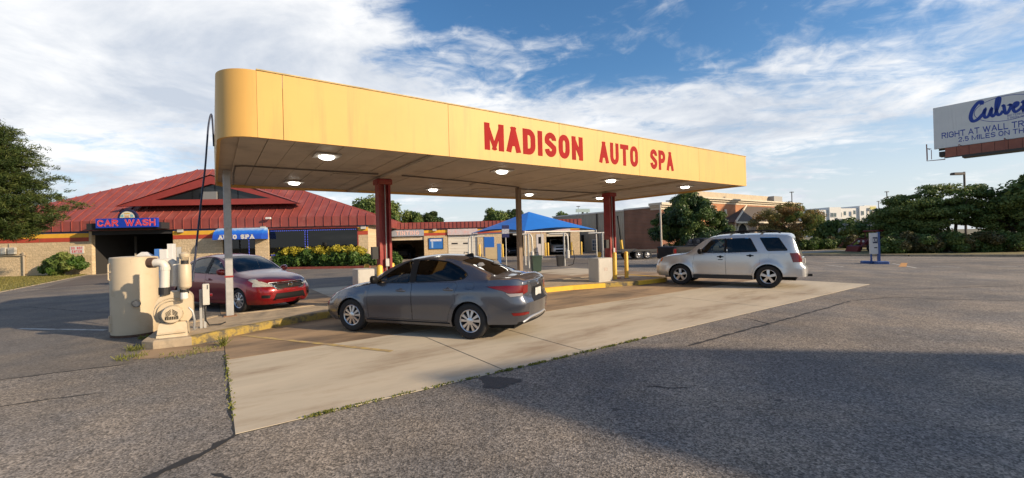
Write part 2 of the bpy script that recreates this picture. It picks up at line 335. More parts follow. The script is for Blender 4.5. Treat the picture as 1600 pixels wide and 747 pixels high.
M_concb=mat('stained_concrete',(.33,.225,.13),.8,var=.22,vscale=1.1,bump=.1,bscale=120,dirt=(.115,.082,.055),dscale=.9,dlo=.44,dhi=.68,stretch=(.45,1.3,1))
M_kerbc=mat('kerb_concrete',(.38,.30,.205),.9,var=.2,vscale=4,bump=.2,bscale=60,dirt=(.15,.13,.1),dscale=2.5,dlo=.5,dhi=.75)
M_kyel=mat('kerb_yellow_paint',(.72,.44,.035),.7,var=.12,vscale=5,bump=.1,bscale=70,dirt=(.30,.24,.12),dscale=4,dlo=.58,dhi=.72)
M_kyel2=mat('weathered_yellow_paint',(.40,.28,.06),.85,var=.3,vscale=5,bump=.4,bscale=50,dirt=(.10,.085,.06),dscale=5,dlo=.42,dhi=.58)
M_tar=mat('crack_tar',(.022,.021,.021),.75,var=.3,vscale=9)
M_pline=mat('faded_yellow_line',(.50,.36,.12),.8,var=.2,vscale=5,dirt=(.34,.24,.14),dscale=6,dlo=.42,dhi=.6)
M_wline_sun=mat('white_line_sun_strip',(.55,.53,.48),.8,var=.2,vscale=5,dirt=(.2,.18,.16),dscale=6,dlo=.5,dhi=.65)
M_rkerb=mat('red_kerb_paint',(.33,.075,.05),.75,var=.2,vscale=4)
def sheet(name,pts,z,m,kind='structure',parent=None):
    mb=MB(); mb.add([(p[0],p[1],z) for p in pts],[tuple(range(len(pts)))]); o=obj(name,mb,m,parent)
    if kind and not parent: tag(o,kind=kind)
    return o
sheet('ground',[(-900,-600),(900,-600),(900,1500),(-900,1500)],-.03,M_earth)
lot=sheet('asphalt_lot',[(-60,-40),(60,-40),(60,15),(31.5,21.5),(26.9,25.75),(22.4,30),(22,36),(34,58),(10,60),(-60,60)],0,M_asph)
# lawn in front of the block wall, with its kerb edge
LAWN=[G(-260,470),G(0,457),G(80,441),G(137,429.5),G(100,428),G(-260,437)]
sheet('lawn',LAWN,.035,M_lawn)
mb=MB()
ed=[G(-260,470),G(0,457),G(80,441),G(137,429.5)]
for a,b in zip(ed,ed[1:]):
    a=Vector((a.x,a.y,0)); b=Vector((b.x,b.y,0)); n=Vector((b.y-a.y,a.x-b.x,0)).normalized()*.55
    if n.y>0: n=-n
    mb.prism([(a.x,a.y),(b.x,b.y),(b.x+n.x,b.y+n.y),(a.x+n.x,a.y+n.y)],0,.03)
tag(obj('lawn_edge',mb,M_conc),kind='structure')
# apron in front of the wash bay
sheet('driveway_apron',[G(137,431),G(272,424),G(300,432),G(60,452)],.004,mat('old_asphalt',(.12,.10,.085),.9,var=.25,vscale=.8,bump=.3,bscale=60))
# verge across the lot on the right
VG=[G(1255,399.5),G(1420,400.5),G(1600,401),G(1700,401)]
far=[Vector((60,40,0)),Vector((30,60,0)),Vector((28,44,0))]
sheet('verge',[(p.x,p.y) for p in VG]+[(p.x,p.y) for p in far],.1,mat('dry_verge_grass',(.23,.19,.08),.95,var=.4,vscale=2,bump=.5,bscale=40))
kb=tag(thing('verge_kerb',None,None),kind='structure'); 
for a,b in zip(VG,VG[1:]):
    n=max(1,int((b-a).length/3)); d=(b-a)/n; nn=Vector((d.y,-d.x,0)).normalized()*.16
    if nn.y>0: nn=-nn
    for i in range(n):
        p=a+d*(i+.005); q=a+d*(i+.995); mb=MB(); mb.prism([(p.x,p.y),(q.x,q.y),(q.x+nn.x,q.y+nn.y),(p.x+nn.x,p.y+nn.y)],0,.13); obj('kerb_stone',mb,M_kerbc,kb)
sheet('pavement',[G(1215,401),G(1300,395.5),G(1330,393),G(1250,392)],.11,mat('pavement_concrete',(.42,.38,.31),.9,var=.15,vscale=2))
# smoother, older asphalt of the drive towards the buildings
sheet('drive_asphalt',[G(-500,655),G(0,594),G(205,568),G(236,550),TW(-1.1,-1.2),TW(-.2,-.2),TW(13.5,.5),TW(16.6,4),G(1030,415),G(900,404),G(560,419.5),G(395,424),G(300,432),G(60,453),G(0,460),G(-500,490)],.002,asphalt_mat('smooth_asphalt',.42,.78))
sheet('worn_apron',[G(206,562),G(222,548),G(300,540),G(352,533),G(351,548),G(300,553),G(250,560)],.0045,M_concb)
# ---- concrete pad: slabs
pad=thing('concrete_pad',None,None,P0,UANG); tag(pad,kind='structure')
mb=MB(); mb.box(-.16,16.7,-7.0,6.6,-.1,.0045); obj('joint_filler',mb,mat('joint_filler',(.05,.045,.035),.95),pad)
JT=[-.16,2.8,4.25,7.2,10.15,13.1,16.7]
for i,(a,b) in enumerate(zip(JT,JT[1:])):
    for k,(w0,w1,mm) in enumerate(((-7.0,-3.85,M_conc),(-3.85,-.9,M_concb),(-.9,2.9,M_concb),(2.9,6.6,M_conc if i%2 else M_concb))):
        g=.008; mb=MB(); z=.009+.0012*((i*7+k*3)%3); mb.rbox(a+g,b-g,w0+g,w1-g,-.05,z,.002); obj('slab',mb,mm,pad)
# painted guide line on the pad
a=G(379,525); b=G(612,550)
def stripe(name,a,b,w,z,m,parent=None):
    d=(b-a).normalized(); n=Vector((-d.y,d.x,0))*w/2; mb=MB(); mb.add([(*(a+n).xy,z),(*(a-n).xy,z),(*(b-n).xy,z),(*(b+n).xy,z)],[(0,1,2,3)])
    o=obj(name,mb,m,parent)
    if not parent: tag(o,kind='structure')
    return o
stripe('line_or_sun_strip',a,b,.1,.0145,M_pline)
for p,q in (((1290,414),(1318,417)),((1345,413),(1420,413)),((1395,412),(1432,419)),((1455,416),(1500,418)),((1560,417),(1590,417)),((1130,417),(1160,415.5)),((30,514),(165,516))):  # last strip, left of the tank, paints a sunlit gap between shadows
    stripe('line_or_sun_strip',G(*p),G(*q),.1,.005,M_wline_sun)
def hl(pts,m,name='painted_arrow'): sheet(name,pts,.0055,m)
hl([G(1408,411),G(1418,411),G(1416,417),G(1404,417)],mat('orange_paint',(.55,.27,.08),.8,var=.2))
# ---- cracks sealed with tar
def crack(px,wd,z=.004,j=.02,seed=1,world=None):
    rn=random.Random(seed); P=[G(*p) for p in px] if world is None else world; pts=[]
    for a,b in zip(P,P[1:]):
        n=max(3,int((b-a).length/.16))
        for i in range(n): pts.append(a+(b-a)*(i/n)+Vector((rn.uniform(-j,j),rn.uniform(-j,j),0)))
    pts.append(P[-1]); L_=[];R_=[]
    for i,p in enumerate(pts):
        d=(pts[min(i+1,len(pts)-1)]-pts[max(i-1,0)]).normalized(); n=Vector((-d.y,d.x,0))*wd*rn.uniform(.25,.75); 
        if i in (0,len(pts)-1): n*=.1
        L_.append((*(p+n).xy,z)); R_.append((*(p-n).xy,z))
    n=len(pts); mb=MB(); mb.add(L_+R_,[(i,i+1,n+i+1,n+i) for i in range(n-1)]); tag(obj('asphalt_crack',mb,M_tar),kind='structure')
crack([(1070,542),(1160,517),(1240,496),(1330,470)],.055,seed=2)
crack([(1160,497),(1180,500),(1205,508)],.025,seed=3)
crack([(1330,470),(1400,464),(1480,468),(1600,470)],.03,seed=4)
crack([(1340,450),(1420,452),(1600,446)],.03,seed=14)
crack([(372,677),(345,693),(300,716),(235,747),(190,775)],.075,seed=5)
crack([(352,552),(358,600),(363,650),(368,680)],.05,seed=6)
crack([(-60,603),(0,594),(110,580),(205,568)],.03,seed=7)
crack([(-60,646),(0,635),(80,624),(165,613)],.03,seed=8)
crack([(28,479),(75,482),(120,486),(175,490)],.05,seed=9)
crack([(1000,603),(1040,606),(1085,607)],.02,seed=10)
crack([(330,741),(352,745),(360,760)],.03,seed=11)
def blot(cx,cy,rx,ry,seed,z=.0035,m=None):
    rn=random.Random(seed); c=G(cx,cy); a=G(cx+rx,cy)-c; b=G(cx,cy-ry)-c; k=rn.uniform(0,6)
    pts=[c+a*math.cos(t)*r+b*math.sin(t)*r for t,r in [(2*PI*i/26,1+.22*math.sin(3*2*PI*i/26+k)+rn.uniform(-.12,.12)) for i in range(26)]]
    sheet('asphalt_patch',pts,z,m or mat('dark_patch',(.075,.068,.062),.85,var=.4,vscale=60,bump=.4,bscale=90))
blot(778,597,30,9,1); blot(1216,626,6,2,2); blot(963,640,7,2,3); blot(1004,684,4,2,4)
# ---- kerbed island
isl=thing('kerbed_island',None,None,P0,UANG); tag(isl,kind='structure')
near=[(-1.32,-1.95),(-1.15,-2.16),(-.62,-2.22),(-.2,-1.97),(.75,-1.43),(1.25,-1.2),(1.8,-1.04),(3.2,-.98),(5.6,-1.0),(8.3,-1.08),(9.4,-1.2),(10.6,-1.52),(11.9,-1.86),(13.3,-1.92),(13.7,-1.75),(13.9,-1.2),(13.9,.3),(13.5,.95)]
back=[(11.5,.95),(8,.9),(3,.8),(1.2,.5),(-.3,.45),(-.75,-.2),(-1.2,-.75)]
out=[Vector(p) for p in near+back]; n=len(out); inn=[]
for i,p in enumerate(out):
    a=(p-out[i-1]).normalized(); b=(out[(i+1)%n]-p).normalized(); d=(a+b).normalized(); nn=Vector((-d.y,d.x)); k=.16/max(.5,nn.dot(Vector((-a.y,a.x)))); inn.append(p+nn*k)
mb=MB(); mb.prism([tuple(p) for p in inn],0,.135); obj('island_top',mb,M_kerbc,isl)
groups=[(0,2,M_kerbc),(2,4,M_kyel2),(4,6,M_kyel2),(6,7,M_kyel2),(7,8,M_kyel2),(8,9,M_kyel),(9,10,M_kyel),(10,11,M_kyel),(11,12,M_kyel2),(12,13,M_kyel),(13,15,M_kyel),(15,16,M_kyel),(16,17,M_kyel2)]+[(i,i+1,M_kerbc) for i in range(17,n)]
for a,b,mm in groups:
    o_=[out[i%n] for i in range(a,b+1)]; i_=[inn[i%n] for i in range(a,b+1)]
    ch=[p+(q-p)*.16 for p,q in zip(o_,i_)]
    m_=len(o_); mb=MB(); v=[(*p,-.02) for p in o_]+[(*p,.125) for p in o_]+[(*p,.15) for p in ch]+[(*p,.15) for p in i_]+[(*p,-.02) for p in i_]
    f=[]
    for r in range(4):
        for i in range(m_-1): f.append((r*m_+i,r*m_+i+1,(r+1)*m_+i+1,(r+1)*m_+i))
    f+=[tuple(r*m_ for r in range(5))[::-1],tuple(r*m_+m_-1 for r in range(5))]
    obj('kerb_stone',mb.add(v,f),mm,isl)
# ================================================================= CANOPY
M_fasc=mat('yellow_fascia_paint',(.64,.375,.098),.55,var=.05,vscale=.8,dirt=(.40,.27,.09),dscale=1.0,dlo=.52,dhi=.85,streak=True)
M_soff=mat('soffit_metal',(.50,.42,.33),.6,var=.1,vscale=1.3,dirt=(.26,.21,.16),dscale=1.5,dlo=.52,dhi=.8)
M_redst=mat('red_steel_paint',(.25,.022,.02),.55,var=.2,vscale=3,dirt=(.36,.09,.05),dscale=2.2,dlo=.52,dhi=.7)
M_galv=mat('galvanised_steel',(.40,.40,.39),.5,metal=.35,var=.15,vscale=8,dirt=(.22,.16,.11),dscale=4,dlo=.58,dhi=.75)
M_wood=mat('weathered_post',(.23,.17,.12),.8,var=.25,vscale=5,stretch=(4,4,.6))
M_let=mat('red_letter_vinyl',(.31,.006,.005),.7,spec=.2,var=.12,vscale=2.5)
M_blk=mat('black_rubber',(.018,.018,.019),.6)
M_lamp=mat('lamp_glow',(1,1,1),.4,emit=(1,.96,.86),estr=7.)
can=thing('fuel_canopy','long yellow forecourt canopy on red columns with red block lettering','canopy',P0,UANG)
TL,TR,WF,WB,ZB,ZT=-.2,15.29,-3.97,2.86,3.398,4.44; RC=.52; TH=.05
def fascia_path(pts):
    """vertical panel following pts in (t,w); bottom lip turned in"""
    m_=len(pts); P=[Vector(p) for p in pts]; I=[]
    for i,p in enumerate(P):
        d=(P[min(i+1,m_-1)]-P[max(i-1,0)]).normalized(); I.append(p+Vector((-d.y,d.x))*TH)
    v=[(*p,ZB) for p in P]+[(*p,ZT) for p in P]+[(*p,ZT) for p in I]+[(*p,ZB) for p in I]; f=[]
    for r in range(4):
        r2=(r+1)%4
        for i in range(m_-1): f.append((r*m_+i,r*m_+i+1,r2*m_+i+1,r2*m_+i))
    f+=[tuple(r*m_ for r in range(4))[::-1],tuple(r*m_+m_-1 for r in range(4))]
    return MB().add(v,f)
g=.004; FJ=[TL+RC,.68,3.61,6.53,9.44,12.36,TR]
for a,b in zip(FJ,FJ[1:]): obj('fascia_panel',fascia_path([(a+g,WF),((a+b)/2,WF),(b-g,WF)]),M_fasc,can)
cor=[(TL+RC+RC*math.cos(R(a)),WF+RC+RC*math.sin(R(a))) for a in range(180,271,9)]; obj('fascia_panel',fascia_path(cor),M_fasc,can,smooth=40)
cor=[(TL+RC+RC*math.cos(R(a)),WB-RC+RC*math.sin(R(a))) for a in range(90,181,9)]; obj('fascia_panel',fascia_path(cor),M_fasc,can,smooth=40)
wl=np.linspace(WB-RC,WF+RC,3)
for a,b in zip(wl,wl[1:]): obj('fascia_panel',fascia_path([(TL,a-g),(TL,b+g)]),M_fasc,can)
wl=np.linspace(WF,WB,3)
for a,b in zip(wl,wl[1:]): obj('fascia_panel',fascia_path([(TR,a+(TH if a==WF else g)),(TR,b-(TH if b==WB else g))]),M_fasc,can)
bl=list(np.linspace(TR,TL+RC,6))
for a,b in zip(bl,bl[1:]): obj('fascia_panel',fascia_path([(a-g,WB),(b+g,WB)]),M_fasc,can)
ZS=3.47
# coping strip along the top and the roof deck
mb=MB(); mb.box(TL+RC,TR+.01,WF-.015,WF+.08,ZT+.002,ZT+.022); obj('coping',mb,mat('coping_metal',(.45,.33,.13),.6,var=.3,vscale=4),can)
mb=MB(); mb.box(TL+.45,TR-.06,WF+.06,WB-.06,4.18,4.24); obj('roof_deck',mb,M_galv,can)
ts=np.arange(TL+.3,TR-.06,.40)
for i,a in enumerate(ts):
    b=min(a+.40,TR-.055); mb=MB(); dz=.003*((i*5)%3)
    w0=WF+TH+.02; w1=WB-TH-.02
    if i==0: w0+=.12; w1-=.12
    mb.rbox(a+.005,b-.005,w0,w1,ZS-dz,ZS+.03,.004); obj('soffit_panel',mb,M_soff,can)
ri=RC-TH-.004; ep=[(TL+RC+ri*math.cos(R(a)),WF+RC+ri*math.sin(R(a))) for a in range(180,266,9)]+[(TL+.47,WF+TH+.004),(TL+.47,WB-TH-.004)]+[(TL+RC+ri*math.cos(R(a)),WB-RC+ri*math.sin(R(a))) for a in range(99,181,9)]
mb=MB(); mb.prism(ep,ZS+.032,ZS+.06); obj('soffit_panel',mb,M_soff,can)
mb=MB(); mb.prism([(min(x,TL+.445),w) for x,w in ep],4.18,4.24); obj('roof_deck',mb,M_galv,can)
WC=-.35
tc1=FW(WC).x(600); tc2=FW(WC).x(953.5)
for t in (tc1,tc2):
    mb=MB(); mb.box(t-.12,t+.12,WF+TH+.02,WB-TH-.02,ZB+.004,ZS-.012); obj('beam',mb,M_soff,can)
    mb=MB(); mb.box(t-.16,t-.10,WC-.15,WC+.15,.12,ZB-.02); mb.box(t+.10,t+.16,WC-.15,WC+.15,.12,ZB-.02); mb.box(t-.1,t+.1,WC-.05,WC+.05,.12,ZB-.02)
    c=obj('column',mb,M_redst,can)
    mb=MB(); mb.rbox(t-.2,t+.2,WC-.2,WC+.2,ZB-.14,ZB+.003,.015); obj('cap_plate',mb,M_redst,c)
    mb=MB(); mb.rbox(t-.26,t+.26,WC-.26,WC+.26,.13,.17,.01); obj('base_plate',mb,M_redst,c)
    mb=MB(); mb.path([(t+.02,WC-.11,.3),(t+.02,WC-.11,2.2),(t+.02,WC-.11,ZS-.2)],.014); mb.box(t-.02,t+.07,WC-.17,WC-.1,1.1,1.3); obj('conduit',mb,M_galv,c)
    mb=MB(); mb.box(t-.35,t-.2,WC-.12,WC+.02,.9+.4,1.62); obj('switch_box',mb,M_blk,c)
tp=FW(.12).x(356.5); mb=MB(); mb.rbox(tp-.075,tp+.075,.06,.18,.12,ZS-.005,.01); po=obj('post',mb,M_galv,can)
mb=MB(); mb.box(tp-.085,tp+.085,.05,.19,1.02,1.06); obj('band',mb,M_redst,po)
mb=MB(); mb.rbox(tp-.13,tp+.13,-.02,.26,.13,.155,.006); obj('base_plate',mb,mat('rusty_plate',(.22,.12,.07),.8,var=.3,vscale=12),po)
tm=FW(.12).x(811.8); mb=MB(); mb.rbox(tm-.075,tm+.075,.05,.20,.12,ZS-.005,.01); obj('post',mb,M_wood,can)
cz=ZS-.03
mb=MB(); mb.path([(tp+.12,-.1,ZS-.35),(tp+.12,-.3,ZS-.12),(tp+.14,-.75,cz),(tp+.3,-.86,cz),(tc1-.3,-.95,cz)],.018); mb.path([(tc1+.3,-.98,cz),(5.6,-.75,cz),(tm-.2,-.2,cz),(tm,.12,cz-.01),(tc2-.2,.1,cz)],.018); obj('conduit',mb,mat('dark_conduit',(.12,.1,.085),.6),can)
for t,w in ((2.5,-.3),(6.6,-.2),(7.3,.9),(11.0,-1.6),(12.6,-2.2)):
    mb=MB(); mb.rbox(t-.3,t+.3,w-.22,w+.22,ZS-.025,ZS-.005,.005); obj('access_plate',mb,M_soff,can)
# letters: raised vinyl on the fascia
pt=lambda x,z,d:(x,WF-.0015-d,3.62+z)
lettering('MADISON',.575,.135,.62,.075,.3,pt,M_let,can,x0=4.44,fit=2.85)
lettering('AUTO',.565,.125,.62,.075,.3,pt,M_let,can,x0=7.87,fit=1.52)
lettering('SPA',.565,.125,.62,.075,.3,pt,M_let,can,x0=9.93,fit=1.08)
# lights under the canopy
def canopy_light(t,w,label):
    L_=thing('canopy_light',label,'light',TW(t,w,ZS-.006),UANG,'lights under the canopy')
    mb=MB(); mb.rbox(-.23,.23,-.23,.23,-.035,0,.012); obj('housing',mb,mat('lamp_housing',(.55,.52,.47),.5),L_)
    mb=MB(); mb.lathe([(.145,-.0352),(.14,-.06),(.10,-.085),(.0,-.095)],n=18); obj('lens',mb,M_lamp,L_,smooth=60)
nm=['rounded end','red column with the grey cover box','plain wooden post','squared end']
for i,t in enumerate((1.58,5.70,9.67,13.5)):
    for w,row in ((-2.72,'lettered front edge'),(1.38,'rear edge')):
        canopy_light(t,w,'lit square ceiling light under the canopy, %s row, %s'%(row,['nearest the rounded end','second from the rounded end','third from the rounded end','nearest the squared end'][i]))
# hose hanging at the rounded end
mb=MB(); pts=[TW(-.215,.9,4.15),*[AT(x,y,Y) for x,y,Y in ((331,180,10.2),(326,194,10.1),(323,230,9.9),(320.5,262,9.7),(316,300,9.5),(311,345,9.2),(306,392,8.9),(303,420,8.7),(301,440,8.6))]]; 
mb.path(curve(pts,5),.019); tag(obj('suction_hose',mb,mat('blue_black_hose',(.02,.026,.05),.5),smooth=60),'dark hose hanging from the rounded canopy end down to the vacuum','hose')
# ================================================================= VEHICLES
M_tyre=mat('tyre_rubber',(.016,.016,.017),.8,bump=.2,bscale=80)
M_rim=mat('silver_wheel',(.62,.62,.63),.28,metal=.85)
M_dark=mat('dark_plastic',(.010,.010,.011),.5,spec=.2)
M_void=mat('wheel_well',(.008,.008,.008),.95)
M_seat=mat('seat_fabric',(.13,.13,.135),.9)
M_seatl=mat('tan_seat_fabric',(.30,.26,.2),.9)
M_chrome=mat('chrome',(.85,.85,.86),.09,metal=1.)
M_glf=glass_mat('front_glass',(.62,.70,.68)); M_glr=glass_mat('privacy_glass',(.035,.04,.042)); M_glw=glass_mat('windscreen_glass',(.30,.36,.36))
M_tail=mat('red_lamp',(.16,.004,.004),.2,coat=.4); M_tail2=mat('clear_lamp',(.30,.27,.27),.12,coat=1.); M_head=mat('headlamp_lens',(.38,.37,.34),.08,coat=1.,var=.15,vscale=14); M_amber=mat('amber_lamp',(.7,.2,.03),.2,coat=1.)
M_plate=mat('licence_plate',(.5,.5,.47),.5,var=.25,vscale=25)
def pchip(xs,ys):
    xs=np.array(xs,float); ys=np.array(ys,float); o=np.argsort(xs); xs=xs[o]; ys=ys[o]; h=np.diff(xs); d=np.diff(ys)/h; m=np.zeros(len(xs))
    for i in range(1,len(xs)-1):
        if d[i-1]*d[i]>0: w1=2*h[i]+h[i-1]; w2=h[i]+2*h[i-1]; m[i]=(w1+w2)/(w1/d[i-1]+w2/d[i])
    m[0]=d[0]; m[-1]=d[-1]
    def f(x):
        x=min(max(x,xs[0]),xs[-1]); k=min(max(np.searchsorted(xs,x)-1,0),len(xs)-2); t=(x-xs[k])/h[k]
        return ((2*t**3-3*t*t+1)*ys[k]+(t**3-2*t*t+t)*h[k]*m[k]+(-2*t**3+3*t*t)*ys[k+1]+(t**3-t*t)*h[k]*m[k+1])
    return f
def inside(p,poly):
    x,y=p; c=False; n=len(poly)
    for i in range(n):
        x1,y1=poly[i]; x2,y2=poly[i-1]
        if (y1>y)!=(y2>y) and x<(x2-x1)*(y-y1)/(y2-y1)+x1: c=not c
    return c
def round_poly(p,r,n=3):
    """round the corners of a 2-D polygon"""
    out=[]; m=len(p)
    for i in range(m):
        a=Vector(p[i-1]); b=Vector(p[i]); c=Vector(p[(i+1)%m]); la=(a-b).length; lc=(c-b).length; rr=min(r,la*.45,lc*.45)
        s=b+(a-b)/la*rr; e=b+(c-b)/lc*rr
        for k in range(n+1): t=k/n; out.append(tuple(s*(1-t)**2+b*2*t*(1-t)+e*t*t))
    return out
class Car:
    def __init__(s,spec): s.sp=spec; s.bm=bmesh.new(); s.build()
    def build(s):
        sp=s.sp; ft={k:pchip(*zip(*sp[k])) for k in ('ztop','zbelt','ybelt','ymax','yrail','zrail')}
        x0,x1=sp['x1'],sp['x0']; wb=sp['wb']; ra=sp['arch']; za=sp['axle']; zb=sp['zbot']
        xs=set(np.round(np.linspace(x0,x1,54),4))
        for c in (wb/2,-wb/2):
            for k in range(13): xs.add(round(c+ra*math.cos(PI*k/12),4))
            xs.add(round(c+ra+.004,4)); xs.add(round(c-ra-.004,4))
        for e,sg in ((x0,1),(x1,-1)):
            for d in (.015,.04,.08): xs.add(round(e+sg*d,4))
        xs=sorted(xs); X=[xs[0]]
        for x in xs[1:]:
            if x-X[-1]>.0035: X.append(x)
        n1,n2,n3=11,6,7; rings=[]; bm=s.bm
        def bot(x):
            z=zb+sp.get('rake',0)*0
            for c in (wb/2,-wb/2):
                d=abs(x-c)
                if d<=ra+1e-6: z=max(z,za+math.sqrt(max(0,ra*ra-d*d)))
            if x>wb/2+ra: z=max(z,sp['zbf'])
            if x<-wb/2-ra: z=max(z,sp['zbr'])
            return z
        prof=pchip((0,.12,.35,.62,.85,1.0),sp.get('prof',(-.055,-.02,-.004,0,-.3,-1)))
        for x in X:
            zt,zl,yl,ym,yr,zr=[ft[k](x) for k in ('ztop','zbelt','ybelt','ymax','yrail','zrail')]; b=bot(x); ring=[]
            for i in range(n1):
                z=b+(zl-b)*i/(n1-1); t=(z-zb)/(zl-zb); p=prof(t)
                y=ym+p if p>-.1 else 0
                # blend from widest point to shoulder
                if t<=.62: y=ym+prof(t)
                else: k=(t-.62)/.38; y=ym+(yl-ym)*(k*k*(3-2*k)*.35+k*k*.65)
                for t0,am,wd in sp.get('crease',((.80,.008,.05),(.30,-.010,.08),(.13,.012,.05))):
                    if wb/2+.1>x>-wb/2-.45 or t0>.6: y+=am*math.exp(-((t-t0)/wd)**2)
                for c in (wb/2,-wb/2):
                    dd=math.hypot(x-c,z-za)-ra
                    if dd>-.02: y+=sp.get('flare',.012)*math.exp(-(dd/sp.get('flw',.06))**2)*min(1,(1.2-t)*2)
                ring.append((x,y,z))
            for i in range(1,n2):
                k=i/n2; ring.append((x,yl+(yr-yl)*k+sp.get('tumble',.02)*math.sin(PI*k),zl+(zr-zl)*k))
            for i in range(n3+1):
                k=i/n3; a=k*PI/2; y=yr*(1-k); z=zr+(zt-zr)*(1-(1-k)**2.2); ring.append((x,y,z))
            ring=[s.deform(p) for p in ring]; rings.append(ring)
        m=len(rings[0]); G_=[]
        for sg in (1,-1):
            V_=[[bm.verts.new((p[0],p[1]*sg,p[2])) if not (sg==-1 and j==m-1) else None for j,p in enumerate(r)] for r in rings]; G_.append(V_)
        for a,b in zip(G_[0],G_[1]):b[m-1]=a[m-1]
        for V_,sg in zip(G_,(1,-1)):
            for i in range(len(V_)-1):
                for j in range(m-1):
                    q=[V_[i][j],V_[i+1][j],V_[i+1][j+1],V_[i][j+1]]
                    bm.faces.new(q if sg==-1 else q[::-1])
        # end caps, bulged across the width
        for idx,sg in ((0,-1),(-1,1)):
            A=G_[0][idx]; B=G_[1][idx]; nb=8; rows=[]
            for j in range(m):
                if j==m-1: rows.append([A[j]]*(nb+1)); continue
                pa=A[j].co; r=[A[j]]
                for k in range(1,nb):
                    t=k/nb; y=pa.y*(1-2*t); bul=sp.get('bulge',.07)*(pa.y/max(.3,rings[idx][n1//2][1]))*(1-(1-2*t)**2); r.append(bm.verts.new((pa.x+sg*bul,y,pa.z)))
                r.append(B[j]); rows.append(r)
            for j in range(m-1):
                for k in range(nb):
                    q=[rows[j][k],rows[j][k+1],rows[j+1][k+1],rows[j+1][k]]; u=[]
                    for v in q:
                        if v not in u: u.append(v)
                    if len(u)>2:
                        try: bm.faces.new(u)
                        except ValueError: pass
        bmesh.ops.recalc_face_normals(bm,faces=bm.faces)
        bm.faces.ensure_lookup_table()
        # outward check
        t=max(bm.faces,key=lambda f:f.calc_center_median().z)
        if t.normal.z<0: bmesh.ops.reverse_faces(bm,faces=bm.faces)
        s.bm.normal_update(); s.full=bm.copy(); s.bvh=BVHTree.FromBMesh(s.full)
    def deform(s,p):
        x,y,z=p; sp=s.sp
        fz=sp['nose'](z); w=max(0,min(1,(x-(sp['x0']-.75))/.75)); w=w*w*(3-2*w); x-=fz*w
        rz=sp['tail'](z); w=max(0,min(1,((sp['x1']+.55)-x)/.55)); w=w*w*(3-2*w); x+=rz*w
        return (x,y,z)
    def cut(s,poly,plane,flt):
        """cut the outline of poly (2-D, looking along an axis) into the body; returns faces inside"""
        i,j={'xz':(0,2),'yz':(1,2),'xy':(0,1)}[plane]; k=3-i-j
        a0=min(p[0] for p in poly)-.001; a1=max(p[0] for p in poly)+.001; b0=min(p[1] for p in poly)-.001; b1=max(p[1] for p in poly)+.001
        fs=[]
        for f in s.bm.faces:
            if not flt(f): continue
            A=[v.co[i] for v in f.verts]; B=[v.co[j] for v in f.verts]
            if max(A)<a0 or min(A)>a1 or max(B)<b0 or min(B)>b1: continue
            fs.append(f)
        n=len(poly)
        for q in range(n):
            p1=poly[q]; p2=poly[(q+1)%n]; d=(p2[0]-p1[0],p2[1]-p1[1])
            if math.hypot(*d)<1e-5: continue
            co=[0,0,0]; no=[0,0,0]; co[i]=p1[0]; co[j]=p1[1]; no[i]=d[1]; no[j]=-d[0]
            # only faces that the segment's box can touch
            e0,e1=sorted((p1[0],p2[0])); g0,g1=sorted((p1[1],p2[1])); sub=[];rest=[]
            for f in fs:
                A=[v.co[i] for v in f.verts]; B=[v.co[j] for v in f.verts]
                (rest if max(A)<e0-1e-4 or min(A)>e1+1e-4 or max(B)<g0-1e-4 or min(B)>g1+1e-4 else sub).append(f)
            if not sub: continue
            geom=list(set(sub)|{e for f in sub for e in f.edges}|{v for f in sub for v in f.verts})
            r=bmesh.ops.bisect_plane(s.bm,geom=geom,dist=1e-5,plane_co=co,plane_no=no)
            fs=rest+[g for g in r['geom'] if isinstance(g,bmesh.types.BMFace)]
        out=[]
        for f in set(fs):
            if f.is_valid:
                c=f.calc_center_median()
                if inside((c[i],c[j]),poly): out.append(f)
        return out
    def take(s,faces,name,m,parent,gap=0.,push=0.,thick=0.,keep=False,smooth=35):
        """move faces to a part of their own"""
        if not faces: return None
        if gap:
            r=bmesh.ops.inset_region(s.bm,faces=faces,thickness=gap,depth=0,use_even_offset=True); bmesh.ops.delete(s.bm,geom=r['faces'],context='FACES'); faces=[f for f in faces if f.is_valid]
        nb=bmesh.new(); mp={}
        for f in faces:
            vs=[]
            for v in f.verts:
                if v not in mp: mp[v]=nb.verts.new(v.co+v.normal*push)
                vs.append(mp[v])
            try: nb.faces.new(vs)
            except ValueError: pass
        if not keep: bmesh.ops.delete(s.bm,geom=faces,context='FACES')
        nb.normal_update()
        if thick:
            ed=[e for e in nb.edges if e.is_boundary]; r=bmesh.ops.extrude_edge_only(nb,edges=ed); vs=[g for g in r['geom'] if isinstance(g,bmesh.types.BMVert)]
            nb.normal_update(); c=sum((f.normal for f in nb.faces),Vector()).normalized(); 
            for v in vs: v.co-=c*thick
        me=bpy.data.meshes.new(name); nb.to_mesh(me); nb.free(); me.materials.append(m); me.shade_smooth(); me.set_sharp_from_angle(angle=R(smooth)); return link(name,me,parent)
    def finish(s,m,parent):
        me=bpy.data.meshes.new('body'); s.bm.to_mesh(me); s.bm.free(); me.materials.append(m); me.shade_smooth(); me.set_sharp_from_angle(angle=R(38)); return link('body',me,parent)
    def on(s,o,d):
        h=s.bvh.ray_cast(Vector(o),Vector(d)); return (h[0],h[1]) if h[0] is not None else (None,None)
def side_f(sg): return lambda f:f.normal.y*sg>.25
